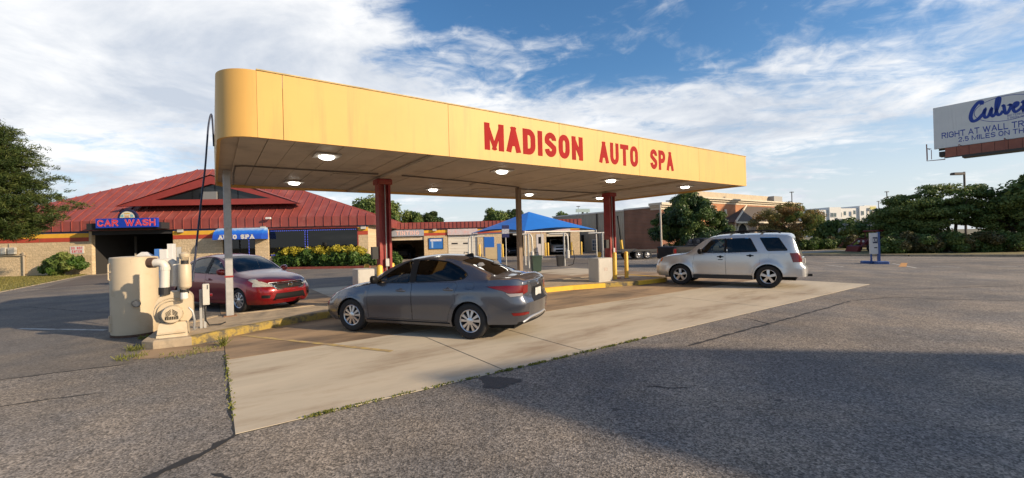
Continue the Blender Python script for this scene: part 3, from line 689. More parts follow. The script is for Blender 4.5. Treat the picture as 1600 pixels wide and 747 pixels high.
def wheel(parent,x,y,r,w,sg,style,rimr):
    wo=link('wheel',None,parent); wo.location=(x,y,r)
    hw=w/2; mb=MB(); pr=[(rimr-.005,-hw*.75),(rimr+.02,-hw*.9),(r-.035,-hw),(r-.012,-hw*.86),(r,-hw*.6),(r,hw*.6),(r-.012,hw*.86),(r-.035,hw),(rimr+.02,hw*.9),(rimr-.005,hw*.75)]
    mb.lathe(pr,axis='Y',n=40,close=True); obj('tyre',mb,M_tyre,wo,smooth=40)
    mb=MB(); o=hw*.78*sg
    mb.lathe([(rimr+.008,o+.006*sg),(rimr+.002,o+.010*sg),(rimr-.010,o+.003*sg),(rimr-.014,o-.08*sg),(rimr,o-.1*sg)],axis='Y',n=40)
    mb.f=[f for f in mb.f if len(f)==4]
    def spoke(a,wi,wo_,ri,ro,th=.02,dp=0.):
        ca,sa=math.cos(a),math.sin(a)
        def P(rad,off,yy): return (ca*off+sa*rad, yy, ca*rad-sa*off)
        v=[];yb=o-.035*sg
        for rad,half,yy in ((ri,wi/2,o+(.006-dp)*sg),(ro,wo_/2,o-.004*sg)):
            v+=[P(rad,-half,yy),P(rad,half,yy),P(rad,half*1.15,yb),P(rad,-half*1.15,yb)]
        mb.add(v,[(0,1,5,4),(1,2,6,5),(3,0,4,7),(4,5,6,7)])
    if style=='ten':      # five split pairs
        for k in range(5):
            for e in (-.275,.275): spoke(2*PI*k/5+e,.028,.050,.045,rimr-.014)
    elif style=='multi':
        for k in range(9):
            for e in (-.08,.08): spoke(2*PI*k/9+e,.018,.024,.04,rimr-.012)
    else:
        for k in range(5): spoke(2*PI*k/5,.062,.085,.04,rimr-.012)
    mb.lathe([(.062,o-.03*sg),(.06,o+.008*sg),(.04,o+.016*sg),(0,o+.018*sg)],axis='Y',n=20)
    rm=obj('rim',mb,M_rim,wo,smooth=30)
    mb=MB(); mb.lathe([(rimr-.02,o-.085*sg),(.0,o-.085*sg)],axis='Y',n=24); obj('brake_drum',mb,M_void,wo)
    return wo
def handle(car,parent,x,z,sg,m,l=.19):
    h,n=car.on((x,sg*3,z),(0,-sg,0))
    if h is None: return
    mb=MB(); y=h.y
    mb.path([(x-l/2,y+sg*.002,z),(x-l/2+.025,y+sg*.032,z+.004),(x+l/2-.025,y+sg*.034,z+.006),(x+l/2,y+sg*.002,z+.004)],[.012,.017,.017,.012],8)
    mb.lathe([(.045,y-sg*.0),(.043,y+sg*.004),(0,y+sg*.005)],(x,0,z),'Y',16)
    obj('handle',mb,m,parent,smooth=50)
def mirror(car,parent,x,z,sg,m,m2,k=1.):
    h,n=car.on((x,sg*3,z-.02),(0,-sg,0)); y=(abs(h.y) if h else .8)
    mb=MB(); bmx=[]
    for a,b,c in ((0,0,0),):
        pr=[(.02,.0),(.085,.05),(.10,.11),(.095,.19),(.06,.225)]
        v=[];f=[];n_=12
        for r,l in pr:
            for i in range(n_):
                t=2*PI*i/n_; v.append((x+.01+.055*k*(r/.1)*math.cos(t)*1.2-l*.22, sg*(y-.03+l*k), z+.035+.78*r*k*math.sin(t)+l*.1))
        for q in range(len(pr)-1):
            for i in range(n_): f.append((q*n_+i,q*n_+(i+1)%n_,(q+1)*n_+(i+1)%n_,(q+1)*n_+i))
        f+=[tuple(range(n_)),tuple(range((len(pr)-1)*n_,len(pr)*n_))]; mb.add(v,f)
    o=obj('mirror',mb,m,parent,smooth=50); return o
def interior(parent,xf,xr,yw,zs,ms,ztop,rhd=False):
    def seat(x,y,w):
        st=link('seat',None,parent)
        mb=MB(); mb.rbox(x-.25,x+.25,y-w/2,y+w/2,zs-.12,zs+.05,.05); obj('cushion',mb,ms,st)
        mb=MB(); mb.rbox(-.07,.07,y-w/2,y+w/2,0,.58,.045).tf(Matrix.Translation((x-.25,0,zs))@Matrix.Rotation(R(-14),4,'Y')); obj('backrest',mb,ms,st)
        mb=MB(); mb.rbox(-.05,.05,y-.12,y+.12,.62,.80,.04); mb.box(-.012,.012,y-.05,y-.03,.5,.65); mb.box(-.012,.012,y+.03,y+.05,.5,.65); mb.tf(Matrix.Translation((x-.25,0,zs))@Matrix.Rotation(R(-14),4,'Y')); obj('headrest',mb,ms,st)
    for sg in (1,-1): seat(xf,sg*.36,.48)
    for sg in (1,-1): seat(xr,sg*.34,.60)
    mb=MB(); mb.rbox(xf+.5,xf+.95,-yw+.1,yw-.1,zs+.12,zs+.38,.06); obj('dashboard',mb,M_dark,parent)
    mb=MB(); n=20; pts=[(xf+.42+.0*i,.36+.18*math.cos(2*PI*i/n),zs+.40+.18*math.sin(2*PI*i/n)) for i in range(n)]
    pts=[(p[0]+(p[2]-zs-.40)*-.4,p[1],p[2]) for p in pts]; mb.path(pts+[pts[0]],.015,6); mb.tube((xf+.42,.36,zs+.40),(xf+.62,.36,zs+.3),.03); mb.tube((xf+.42,.2,zs+.4),(xf+.42,.52,zs+.4),.014); obj('steering_wheel',mb,M_dark,parent)
    mb=MB(); mb.box(xr-.4,xf+.9,-yw+.06,yw-.06,zs-.32,zs-.16); obj('floor',mb,M_void,parent)
def underbody(parent,sp):
    mb=MB(); mb.box(sp['x1']+.25,sp['x0']-.28,-.56,.56,sp['zbot']-.03,sp['axle']+.35); mb.box(-sp['wb']/2+sp['arch']+.03,sp['wb']/2-sp['arch']-.03,-sp['W']/2+.11,sp['W']/2-.11,sp['zbot']-.01,sp['zbot']+.12); obj('underbody',mb,M_void,parent)
    for c in (sp['wb']/2,-sp['wb']/2):
        for sg in (1,-1):
            mb=MB(); r=sp['arch']+.012; n=14; v=[];f=[]
            for k in range(n+1):
                t=PI*k/n; 
                for y in (.50,sp['W']/2-.045): v.append((c+r*math.cos(t),sg*y,sp['axle']+r*math.sin(t)))
            for k in range(n): f.append((2*k,2*k+1,2*k+3,2*k+2))
            mb.add(v,f); obj('wheel_well',mb,M_void,parent)
def paint(name,c,metal=.55,rough=.32): return mat(name,c,rough,metal,coat=1.,var=.02,vscale=2)
def make_car(name,label,spec,loc,rz,pm):
    """generic car from a spec: shell cut into doors, glass, lamps"""
    root=thing(name,label,'car',loc,rz); car=Car(spec); sp=spec
    for sg in (1,-1):
        sf=lambda f:f.normal.y*sg>.2
        for poly,gm,fr in sp['windows']:
            fs=car.cut(round_poly(poly,.05),'xz',sf)
            if fs:
                if sp.get('trim',True): # black window surround stays as a thin inset frame
                    r=bmesh.ops.inset_region(car.bm,faces=fs,thickness=.018,depth=0,use_even_offset=True); car.take(r['faces'],'window_trim',M_dark,root,push=.001)
                    fs=[f for f in fs if f.is_valid]
                car.take(fs,'side_window',gm,root,push=-.008)
        for poly in sp.get('pillars',[]):
            fs=car.cut(poly,'xz',sf); car.take(fs,'pillar_trim',M_dark,root,push=.001)
        for i,(poly,hx,hz) in enumerate(sp['doors']):
            fs=car.cut(poly,'xz',sf); d=car.take(fs,'door',pm,root,gap=.005)
            if d: handle(car,d,hx,hz,sg,sp.get('hmat',pm))
            if d and 'keylow' in sp and i==0:
                h,_=car.on((hx,sg*3,hz-.09),(0,-sg,0))
                if h: mb=MB(); mb.rbox(hx-.07,hx+.07,h.y-.006,h.y+.006,hz-.105,hz-.08,.003); obj('keypad',mb,M_dark,d)
        for poly,nm,m_,th in sp.get('side_parts',[]):
            fs=car.cut(poly,'xz',sf); car.take(fs,nm,m_,root,gap=.003,push=.002)
    for poly,nm,m_,pl,cond in sp['end_parts']:
        fl={'f':lambda f:f.normal.x>.3,'r':lambda f:f.normal.x<-.3,'t':lambda f:f.normal.z>.25}[cond]
        pol=[poly]
        for q in pol:
            fs=car.cut(q,pl,fl); car.take(fs,nm,m_,root,gap=.002 if nm in('grille','windscreen','rear_window') else .003,push=-.006 if nm in ('windscreen','rear_window') else (.002 if nm!='grille' else -.008))
    b=car.finish(pm,root)
    for x,zz,k in sp['mirrors']:
        for sg in (1,-1): mirror(car,root,x,zz,sg,sp.get('mirmat',pm),M_dark,k)
    for c in (sp['wb']/2,-sp['wb']/2):
        for sg in (1,-1): wheel(root,c,sg*(sp['W']/2-.02-sp['tw']/2),sp['axle'],sp['tw'],sg,sp['style'],sp['rim'])
    underbody(root,sp); interior(root,sp['xf'],sp['xr'],sp['W']/2-.06,sp['zseat'],sp.get('seat',M_seat),1.3)
    return root,car
def mirror_poly(p): return [(-a,b) for a,b in p]
# ---------------------------------------------------------------- grey sedan
def arch_cut(c,ra,za,a0,a1,off,n=7): return [(c+(ra+off)*math.cos(R(a0+(a1-a0)*i/n)),za+(ra+off)*math.sin(R(a0+(a1-a0)*i/n))) for i in range(n+1)]
SED=dict(x0=2.13,x1=-2.25,wb=2.58,W=1.73,arch=.345,axle=.316,zbot=.20,zbf=.20,zbr=.27,tw=.195,rim=.192,style='ten',flare=.014,
 ztop=[(2.13,.64),(2.05,.71),(1.9,.785),(1.55,.88),(1.15,.955),(.98,.985),(.60,1.20),(.2,1.385),(0,1.432),(-.35,1.455),(-.75,1.43),(-1.05,1.365),(-1.4,1.235),(-1.75,1.11),(-1.95,1.085),(-2.15,1.085),(-2.25,1.02)],
 zbelt=[(2.13,.60),(2.0,.66),(1.7,.765),(1.3,.845),(.9,.895),(0,.925),(-.8,.955),(-1.4,1.0),(-1.9,1.025),(-2.15,1.02),(-2.25,.97)],
 ybelt=[(2.13,.50),(2.05,.60),(1.9,.69),(1.6,.755),(1.2,.79),(.5,.815),(-.8,.815),(-1.5,.785),(-1.9,.735),(-2.15,.66),(-2.25,.58)],
 ymax=[(2.13,.56),(2.08,.64),(2.0,.715),(1.85,.79),(1.6,.84),(1.2,.858),(0,.86),(-1.2,.86),(-1.6,.845),(-1.9,.80),(-2.1,.735),(-2.2,.665),(-2.25,.60)],
 yrail=[(2.13,.38),(1.9,.52),(1.3,.62),(.98,.68),(.6,.635),(.2,.58),(-.3,.565),(-.9,.555),(-1.3,.58),(-1.7,.60),(-2.1,.53),(-2.25,.45)],
 zrail=[(2.13,.625),(1.9,.765),(1.3,.905),(.98,.955),(.6,1.165),(.2,1.335),(-.05,1.385),(-.4,1.405),(-.8,1.375),(-1.1,1.30),(-1.45,1.165),(-1.75,1.07),(-2.1,1.07),(-2.25,1.0)],
 nose=lambda z:.10*max(0,(z-.50))/.3*1.1+.10*max(0,(.34-z))/.14, tail=lambda z:.11*max(0,(.62-z))/.35*.6+.0+.06*max(0,min(1,(z-.62)/.1)) ,bulge=.06,
 windows=[([(.74,.945),(.60,1.06),(.34,1.225),(.11,1.335),(-.02,1.365),(-.06,.955)],M_glf,1),([(-.16,.96),(-.13,1.372),(-.45,1.375),(-.78,1.335),(-1.05,1.225),(-1.24,1.105),(-1.17,1.03),(-.98,1.0)],M_glr,0)],
 pillars=[[(-.056,.958),(-.018,1.370),(-.134,1.376),(-.164,.96)]],mirmat=M_dark,
 doors=[([(.86,.29),(.90,.60),(.86,.93),(-.10,.95),(-.12,.29)],.12,.815),([(-.125,.29),(-.105,.952),(-1.0,.985),(-1.06,.92),(-1.01,.80)]+arch_cut(-1.29,.345,.308,52,5,.075)+[(-.86,.29)],-.88,.85)],
 side_parts=[(round_poly([(-1.22,.86),(-1.22,1.0-.16+.16-.02),(-1.38,.98),(-1.38,.86)],.07,5),'fuel_door',None,0)],
 end_parts=[],mirrors=[(.70,.965,1.)],xf=.0,xr=-.85,zseat=.52)
M_greyp=paint('gunmetal_paint',(.10,.107,.13),.7,.27)
SED['side_parts'][0]=(SED['side_parts'][0][0],'fuel_door',M_greyp,0)
SED['side_parts']+=[([(-1.60,.912),(-1.90,.835),(-1.98,.80),(-2.3,.80),(-2.3,.918),(-1.95,.928)],'tail_light',M_tail,0),([(-1.93,.81),(-2.02,.735),(-2.3,.755),(-2.3,.795),(-1.985,.795)],'reverse_light',M_tail2,0),([(2.2,.60),(1.93,.62),(1.66,.75),(1.72,.775),(2.0,.71),(2.2,.69)],'headlight',M_head,0),([(-2.03,.47),(-2.06,.415),(-2.4,.42),(-2.4,.47)],'rear_reflector',M_tail,0)]
yw=.60
SED['end_parts']=[([(.95,-.62),(.95,.62),(.24,.545),(.22,.3),(.21,0),(.22,-.3),(.24,-.545)],'windscreen',M_glw,'xy','t'),
 ([(-1.0,-.50),(-1.0,.50),(-1.35,.53),(-1.70,.545),(-1.72,0),(-1.70,-.545),(-1.35,-.53)],'rear_window',M_glr,'xy','t'),
 ([(-.75,.77),(-.75,.915),(-.42,.92),(-.44,.79),(-.62,.76)],'tail_light',M_tail,'yz','r'),([(.75,.77),(.75,.915),(.42,.92),(.44,.79),(.62,.76)],'tail_light',M_tail,'yz','r'),
 ([(-.33,.62),(.33,.62),(.28,.86),(-.28,.86)],'plate_recess',M_dark,'yz','r'),
 ([(-.70,.20),(.70,.20),(.66,.31),(-.66,.31)],'lower_valance',M_dark,'yz','r'),
 ([(-.62,.415),(-.45,.415),(-.45,.46),(-.62,.475)],'rear_reflector',M_tail,'yz','r'),([(.62,.415),(.45,.415),(.45,.46),(.62,.475)],'rear_reflector',M_tail,'yz','r'),
  ([(-.45,.36),(.45,.36),(.38,.56),(-.38,.56)],'grille',M_dark,'yz','f'),
 ([(-.66,.58),(-.44,.58),(-.44,.66),(-.66,.68)],'headlight',M_head,'yz','f'),([(.66,.58),(.44,.58),(.44,.66),(.66,.68)],'headlight',M_head,'yz','f')]
def rear_fittings(root,car,zplate,pw=.305,ph=.15,badge=None,x=-3):
    h,n=car.on((x,0,zplate),(1,0,0)); px=h.x
    mb=MB(); mb.rbox(-ph/2,ph/2,-pw/2,pw/2,0,.008,.004).tf(Matrix.Translation((px-.006,0,zplate))@Matrix.Rotation(R(-90),4,'Y')); obj('licence_plate',mb,M_plate,root)
    if badge:
        h,n=car.on((x,0,badge),(1,0,0)); mb=MB(); mb.lathe([(.045,0),(.05,.006),(.042,.012),(.036,.006)],axis='X',n=20,close=True); mb.box(0,.01,-.03,-.018,-.03,.03); mb.box(0,.01,.018,.03,-.03,.03); mb.box(0.001,.009,-.018,.018,-.006,.006); mb.tf(Matrix.Translation((h.x-.014,0,badge))); obj('emblem',mb,M_chrome,root)
f_=G(553,517); r_=G(741,530); dv=(f_-r_).normalized(); nr=Vector((dv.y,-dv.x,0)); mid=(f_+r_)/2+nr*(.865-.12); ang=math.atan2(dv.y,dv.x)
gs,gc=make_car('sedan','dark grey sedan with red wrap-round tail lights parked on the concrete pad',SED,(mid.x,mid.y,.010),ang,M_greyp)
rear_fittings(gs,gc,.755,badge=.93)
mb=MB(); mb.prismY([(-.78,1.425),(-.98,1.375),(-.96,1.455),(-.92,1.46)],-.018,.018); obj('roof_antenna',mb,M_dark,gs)
for sg in (1,-1):
    mb=MB(); pts=[]
    for x in np.linspace(.9,-.9,7):
        h,n=gc.on((x,sg*3,.26),(0,-sg,0)); pts.append((x,h.y+sg*.004,.262))
    mb.path(pts,.012,6); obj('sill_moulding',mb,M_chrome if False else M_dark,gs)
# chrome rear bumper trim
mb=MB(); pts=[]
for y in np.linspace(-.6,.6,13):
    z=.36 if abs(y)<.38 else .36-(abs(y)-.38)*.28
    h,n=gc.on((-3,y,z),(1,0,0))
    if h: pts.append((h.x-.006,y,z))
mb.path(pts,.018,6); obj('bumper_trim',mb,mat('satin_silver',(.6,.6,.6),.3,metal=.7),gs,smooth=60)
# ---------------------------------------------------------------- red sedan
M_redp=paint('dark_red_paint',(.23,.006,.010),.35,.28)
RED=dict(x0=2.17,x1=-2.28,wb=2.60,W=1.695,arch=.34,axle=.312,zbot=.20,zbf=.20,zbr=.27,tw=.19,rim=.195,style='multi',flare=.014,
 ztop=[(2.17,.72),(2.10,.80),(1.95,.865),(1.5,.965),(1.2,1.015),(1.08,1.04),(.6,1.285),(.18,1.45),(-.1,1.497),(-.45,1.515),(-.9,1.485),(-1.2,1.41),(-1.6,1.215),(-1.85,1.12),(-2.15,1.10),(-2.28,1.02)],
 zbelt=[(2.17,.68),(2.0,.77),(1.7,.85),(1.3,.91),(.9,.945),(0,.965),(-.8,.985),(-1.4,1.02),(-1.9,1.035),(-2.15,1.02),(-2.28,.97)],
 ybelt=[(2.17,.52),(2.05,.63),(1.9,.70),(1.6,.755),(1.2,.785),(.5,.80),(-.8,.80),(-1.5,.775),(-1.9,.73),(-2.15,.66),(-2.28,.58)],
 ymax=[(2.17,.58),(2.1,.67),(2.0,.735),(1.85,.79),(1.6,.83),(1.2,.843),(0,.845),(-1.2,.845),(-1.6,.83),(-1.9,.79),(-2.1,.735),(-2.2,.665),(-2.28,.60)],
 yrail=[(2.17,.40),(1.9,.53),(1.3,.63),(1.06,.68),(.6,.64),(.2,.59),(-.3,.575),(-.9,.565),(-1.3,.58),(-1.7,.60),(-2.1,.53),(-2.28,.45)],
 zrail=[(2.17,.70),(1.9,.845),(1.3,.965),(1.06,1.005),(.6,1.24),(.2,1.395),(-.05,1.445),(-.4,1.465),(-.8,1.435),(-1.1,1.36),(-1.45,1.21),(-1.8,1.09),(-2.1,1.08),(-2.28,1.0)],
 nose=lambda z:.11*max(0,(z-.56))/.3+.08*max(0,(.34-z))/.14, tail=lambda z:.06*max(0,(.6-z))/.35,bulge=.085,mirmat=M_redp,seat=M_seatl,
 windows=[([(.82,.975),(.62,1.115),(.34,1.285),(.12,1.39),(-.02,1.425),(-.06,.985)],M_glf,1),([(-.16,.99),(-.12,1.43),(-.45,1.435),(-.78,1.395),(-1.02,1.29),(-1.2,1.14),(-1.15,1.03)],glass_mat('rear_door_glass',(.42,.47,.47)),0)],
 pillars=[[(-.056,.988),(-.018,1.428),(-.124,1.434),(-.164,.992)]],
 doors=[([(.88,.29),(.93,.62),(.90,.955),(-.10,.975),(-.12,.29)],.08,.83),([(-.125,.29),(-.105,.98),(-1.02,1.005),(-1.06,.94),(-1.01,.80)]+arch_cut(-1.30,.34,.305,52,5,.075)+[(-.86,.29)],-.88,.86)],
 side_parts=[([(2.25,.655),(2.02,.665),(1.62,.83),(1.66,.87),(1.9,.835),(2.25,.77)],'headlight',M_head,0),([(-1.75,1.0),(-1.95,.78),(-2.4,.78),(-2.4,.98)],'tail_light',M_tail,0)],
 mirrors=[(.78,1.0,1.1)],xf=.02,xr=-.85,zseat=.56)
RED['end_parts']=[([(1.02,-.63),(1.02,.63),(.24,.555),(.21,.3),(.20,0),(.21,-.3),(.24,-.555)],'windscreen',glass_mat('dark_windscreen',(.14,.17,.18)),'xy','t'),
 ([(-1.08,-.50),(-1.08,.50),(-1.35,.53),(-1.76,.545),(-1.78,0),(-1.76,-.545),(-1.35,-.53)],'rear_window',M_glr,'xy','t'),
 ([(-.385,.585),(.385,.585),(.47,.735),(-.47,.735)],'grille',M_dark,'yz','f'),
 ([(-.48,.29),(.48,.29),(.40,.47),(-.40,.47)],'lower_intake',M_dark,'yz','f'),
 ([(-.70,.37),(-.56,.36),(-.53,.44),(-.70,.45)],'fog_recess',M_dark,'yz','f'),([(.70,.37),(.56,.36),(.53,.44),(.70,.45)],'fog_recess',M_dark,'yz','f'),
 ([(-.80,.665),(-.44,.645),(-.49,.72),(-.60,.79),(-.80,.82)],'headlight',M_head,'yz','f'),([(.80,.665),(.44,.645),(.49,.72),(.60,.79),(.80,.82)],'headlight',M_head,'yz','f'),
 ([(-.75,.80),(-.75,.97),(-.5,.97),(-.5,.80)],'tail_light',M_tail,'yz','r'),([(.75,.80),(.75,.97),(.5,.97),(.5,.80)],'tail_light',M_tail,'yz','r')]
dv=Vector((.903,-.43,0)).normalized(); nl=Vector((-dv.y,dv.x,0)); wc=G(378,488); c=wc-dv*1.30+nl*(.8475-.115)
rs,rc=make_car('sedan','dark red sedan with its nose to the kerbed island behind the vacuum',RED,(c.x,c.y,.010),math.atan2(dv.y,dv.x),M_redp)
def front_path(car,pts,push=.006):
    o=[]
    for y,z in pts:
        h,n=car.on((3.2,y,z),(-1,0,0))
        if h: o.append((h.x+push,y,z))
    return o
for sg in (1,-1):
    mb=MB(); mb.path(front_path(rc,[(sg*.50,.745),(sg*.46,.70),(sg*.42,.62),(sg*.36,.575),(sg*.20,.565)],.01),[.010,.022,.026,.022,.008],6); obj('grille_surround',mb,M_chrome,rs,smooth=60)
mb=MB(); mb.path(front_path(rc,[(y,.745) for y in np.linspace(-.48,.48,9)],.006),.013,6); obj('grille_bar',mb,M_chrome,rs,smooth=60)
for z in (.63,.665,.70):
    mb=MB(); mb.path(front_path(rc,[(y,z) for y in np.linspace(-.38,.38,9)],-.004),.006,5); obj('grille_slat',mb,mat('satin_dark',(.08,.08,.085),.35,metal=.5),rs)
h,n=rc.on((3,0,.668),(-1,0,0)); mb=MB(); mb.lathe([(.062,0),(.066,.010),(.056,.016),(.05,.008)],axis='X',n=24,close=True); mb.box(.004,.014,-.075,.075,-.013,.013); mb.tf(Matrix.Translation((h.x+.004,0,.668))); obj('emblem',mb,M_chrome,rs)
mb=MB(); mb.path(front_path(rc,[(y,.30) for y in np.linspace(-.40,.40,7)],.004),.012,5); obj('intake_lip',mb,M_redp,rs)
# ---------------------------------------------------------------- silver SUV
M_silv=paint('silver_paint',(.60,.595,.58),.55,.32)
M_clad=mat('grey_cladding',(.05,.05,.052),.6)
SUV=dict(x0=2.18,x1=-2.26,wb=2.62,W=1.80,arch=.39,axle=.352,zbot=.26,zbf=.30,zbr=.36,tw=.225,rim=.212,style='five',flare=.045,flw=.10,tumble=.012,
 ztop=[(2.18,.86),(2.12,.95),(2.0,1.0),(1.6,1.06),(1.2,1.10),(1.08,1.125),(.75,1.385),(.46,1.60),(.25,1.672),(-.2,1.712),(-1.2,1.715),(-1.85,1.69),(-1.98,1.66),(-2.10,1.45),(-2.19,1.14),(-2.26,.95)],
 zbelt=[(2.18,.84),(2.0,.945),(1.5,1.005),(1.0,1.04),(0,1.05),(-1,1.07),(-2,1.09),(-2.19,1.06),(-2.26,.90)],
 ybelt=[(2.18,.62),(2.1,.71),(1.9,.785),(1.2,.835),(0,.85),(-1.8,.845),(-2.1,.80),(-2.26,.72)],
 ymax=[(2.18,.66),(2.1,.76),(1.95,.825),(1.5,.865),(0,.872),(-1.6,.872),(-2.0,.85),(-2.2,.80),(-2.26,.74)],
 yrail=[(2.18,.50),(1.9,.62),(1.1,.745),(.75,.725),(.42,.69),(-.3,.675),(-1.85,.66),(-2.05,.68),(-2.26,.64)],
 zrail=[(2.18,.85),(1.9,.985),(1.1,1.085),(.75,1.345),(.46,1.545),(.25,1.615),(-.2,1.655),(-1.2,1.658),(-1.80,1.63),(-1.95,1.58),(-2.08,1.41),(-2.19,1.12),(-2.26,.93)],
 nose=lambda z:.10*max(0,(z-.62))/.3+.10*max(0,(.42-z))/.14, tail=lambda z:.0+.08*max(0,min(1,(z-.66)/.06)),bulge=.05,hmat=M_dark,mirmat=M_dark,keylow=1,
 crease=((.22,.010,.03),(.30,-.006,.05)),
 windows=[([(.74,1.09),(.62,1.20),(.40,1.43),(.30,1.535),(-.09,1.56),(-.10,1.09)],M_glf,1),([(-.16,1.09),(-.14,1.56),(-.84,1.56),(-1.05,1.12)],M_glr,0),([(-1.08,1.57),(-1.60,1.565),(-1.85,1.15),(-1.30,1.14)],M_glr,0)],
 pillars=[[(-.095,1.09),(-.085,1.562),(-.145,1.562),(-.165,1.09)]],
 doors=[([(.86,.38),(.90,.7),(.84,1.06),(-.11,1.07),(-.12,.38)],.03,.965),([(-.125,.38),(-.115,1.072),(-1.06,1.09),(-1.12,1.04),(-1.09,.84)]+arch_cut(-1.31,.39,.352,58,8,.05)+[(-.84,.38)],-.83,1.0)],
 side_parts=[([(2.25,.74),(2.06,.75),(2.0,.80),(1.95,.93),(2.25,.93)],'headlight',M_head,0),([(2.02,.78),(1.93,.80),(1.90,.92),(1.965,.93)],'indicator',M_amber,0),
   ([(-1.88,1.08),(-1.96,.80),(-2.4,.80),(-2.4,1.08)],'tail_light',M_tail,0),(round_poly([(-1.32,.9),(-1.32,1.06),(-1.48,1.06),(-1.48,.9)],.07,5),'fuel_door',None,0)],
 mirrors=[(.66,1.10,1.15)],xf=.0,xr=-.85,zseat=.72)
SUV['side_parts'][3]=(SUV['side_parts'][3][0],'fuel_door',M_silv,0)
SUV['end_parts']=[([(1.04,-.68),(1.04,.68),(.52,.655),(.50,.3),(.49,0),(.50,-.3),(.52,-.655)],'windscreen',glass_mat('suv_windscreen',(.36,.42,.42)),'xy','t'),
 ([(-.62,1.14),(.62,1.14),(.58,1.53),(-.58,1.53)],'rear_window',M_glr,'yz','r'),
 ([(-.82,.80),(-.82,1.08),(-.67,1.08),(-.69,.80)],'tail_light',M_tail,'yz','r'),([(.82,.80),(.82,1.08),(.67,1.08),(.69,.80)],'tail_light',M_tail,'yz','r'),
 ([(-.48,.70),(.48,.70),(.48,.88),(-.48,.88)],'grille',M_dark,'yz','f'),([(-.55,.36),(.55,.36),(.50,.55),(-.50,.55)],'lower_intake',M_dark,'yz','f'),
 ([(-.76,.72),(-.50,.72),(-.50,.90),(-.76,.91)],'headlight',M_head,'yz','f'),([(.76,.72),(.50,.72),(.50,.90),(.76,.91)],'headlight',M_head,'yz','f')]
f_=G(1067,445); r_=G(1198,450); dv=(f_-r_).normalized(); nr=Vector((dv.y,-dv.x,0)); mid=(f_+r_)/2+nr*(.90-.13); ang=math.atan2(dv.y,dv.x)
vs_,vc=make_car('suv','silver boxy sport utility vehicle with roof rails and five-spoke wheels',SUV,(mid.x,mid.y,.010),ang,M_silv)
vs_['category']='suv'
rear_fittings(vs_,vc,.80)
for sg in (1,-1):
    mb=MB(); mb.path([(.18,sg*.61,1.665),(.05,sg*.61,1.745),(-.6,sg*.60,1.785),(-1.4,sg*.59,1.78),(-1.65,sg*.59,1.70)],.026,6); 
    for x in (-.6,): mb.box(x-.06,x+.06,sg*.575,sg*.615,1.69,1.76)
    obj('roof_rail',mb,M_dark,vs_,smooth=60)
    mb=MB(); pts=[]
    for x in np.linspace(.88,-.88,6):
        h,n=vc.on((x,sg*3,.40),(0,-sg,0)); pts.append((x,h.y))
    v=[(x,y+sg*.004,.375) for x,y in pts]+[(x,y-sg*.04,.245) for x,y in pts]; k=len(pts); mb.add(v,[(i,i+1,k+i+1,k+i) for i in range(k-1)]); obj('sill_cladding',mb,M_clad,vs_)
for y in (.35,-.35):
    mb=MB(); mb.box(-1.15,-1.08,-.57,.57,1.735,1.765) if y>0 else mb.box(-.25,-.18,-.58,.58,1.74,1.77); obj('cross_bar',mb,M_dark,vs_)
mb=MB(); mb.rbox(-2.42,-2.2,-.06,.06,.33,.40,.01); obj('tow_hitch',mb,M_dark,vs_)
# ---------------------------------------------------------------- dark pickup behind the silver car
M_blkp=mat('charcoal_paint',(.012,.012,.014),.6,spec=.15)
PK=dict(x0=2.35,x1=-2.5,wb=2.95,W=1.72,arch=.39,axle=.35,zbot=.32,zbf=.36,zbr=.42,tw=.21,rim=.20,style='five',flare=.02,
 ztop=[(2.35,.86),(2.25,.95),(1.7,1.0),(1.2,1.05),(1.05,1.07),(.65,1.33),(.35,1.50),(.1,1.545),(-.4,1.545),(-.55,1.5),(-.62,1.14),(-.7,1.10),(-2.4,1.12),(-2.5,1.08)],
 zbelt=[(2.35,.82),(2.0,.92),(1.2,.99),(0,1.02),(-.6,1.06),(-2.4,1.09),(-2.5,1.05)],
 ybelt=[(2.35,.64),(2.1,.76),(1.2,.81),(0,.82),(-2.3,.82),(-2.5,.79)],ymax=[(2.35,.68),(2.15,.80),(1.5,.85),(-2.2,.85),(-2.5,.82)],
 yrail=[(2.35,.5),(1.9,.64),(1.08,.70),(.6,.68),(.3,.645),(-.45,.63),(-.62,.74),(-2.4,.76),(-2.5,.74)],zrail=[(2.35,.84),(1.9,.95),(1.08,1.035),(.65,1.28),(.35,1.44),(.1,1.49),(-.45,1.48),(-.55,1.42),(-.62,1.11),(-.7,1.10),(-2.4,1.115),(-2.5,1.07)],
 nose=lambda z:.08*max(0,(z-.6))/.3,tail=lambda z:0,bulge=.03,windows=[([(.72,1.06),(.45,1.29),(.28,1.40),(-.2,1.42),(-.22,1.07)],M_glr,1),([(-.28,1.07),(-.26,1.42),(-.46,1.41),(-.52,1.09)],M_glr,0)],
 doors=[([(.85,.42),(.85,1.01),(-.3,1.03),(-.3,.42)],-.15,.93)],side_parts=[([(-2.38,.72),(-2.38,1.0),(-2.6,1.0),(-2.6,.72)],'tail_light',M_tail,0)],mirrors=[(.68,1.08,1.1)],xf=.1,xr=-.2,zseat=.68,
 end_parts=[([(1.02,-.64),(1.02,.64),(.4,.61),(.4,-.61)],'windscreen',M_glw,'xy','t'),([(-.83,.72),(-.83,1.0),(-.72,1.0),(-.72,.72)],'tail_light',M_tail,'yz','r'),([(.83,.72),(.83,1.0),(.72,1.0),(.72,.72)],'tail_light',M_tail,'yz','r'),([(-.5,.62),(.5,.62),(.5,.82),(-.5,.82)],'grille',M_dark,'yz','f')])
p=AT(1100,390,24.5); pk,pc=make_car('pickup_truck','charcoal compact pickup truck beyond the silver sport utility vehicle',PK,(p.x,p.y,0),R(14),M_blkp); pk['category']='pickup'
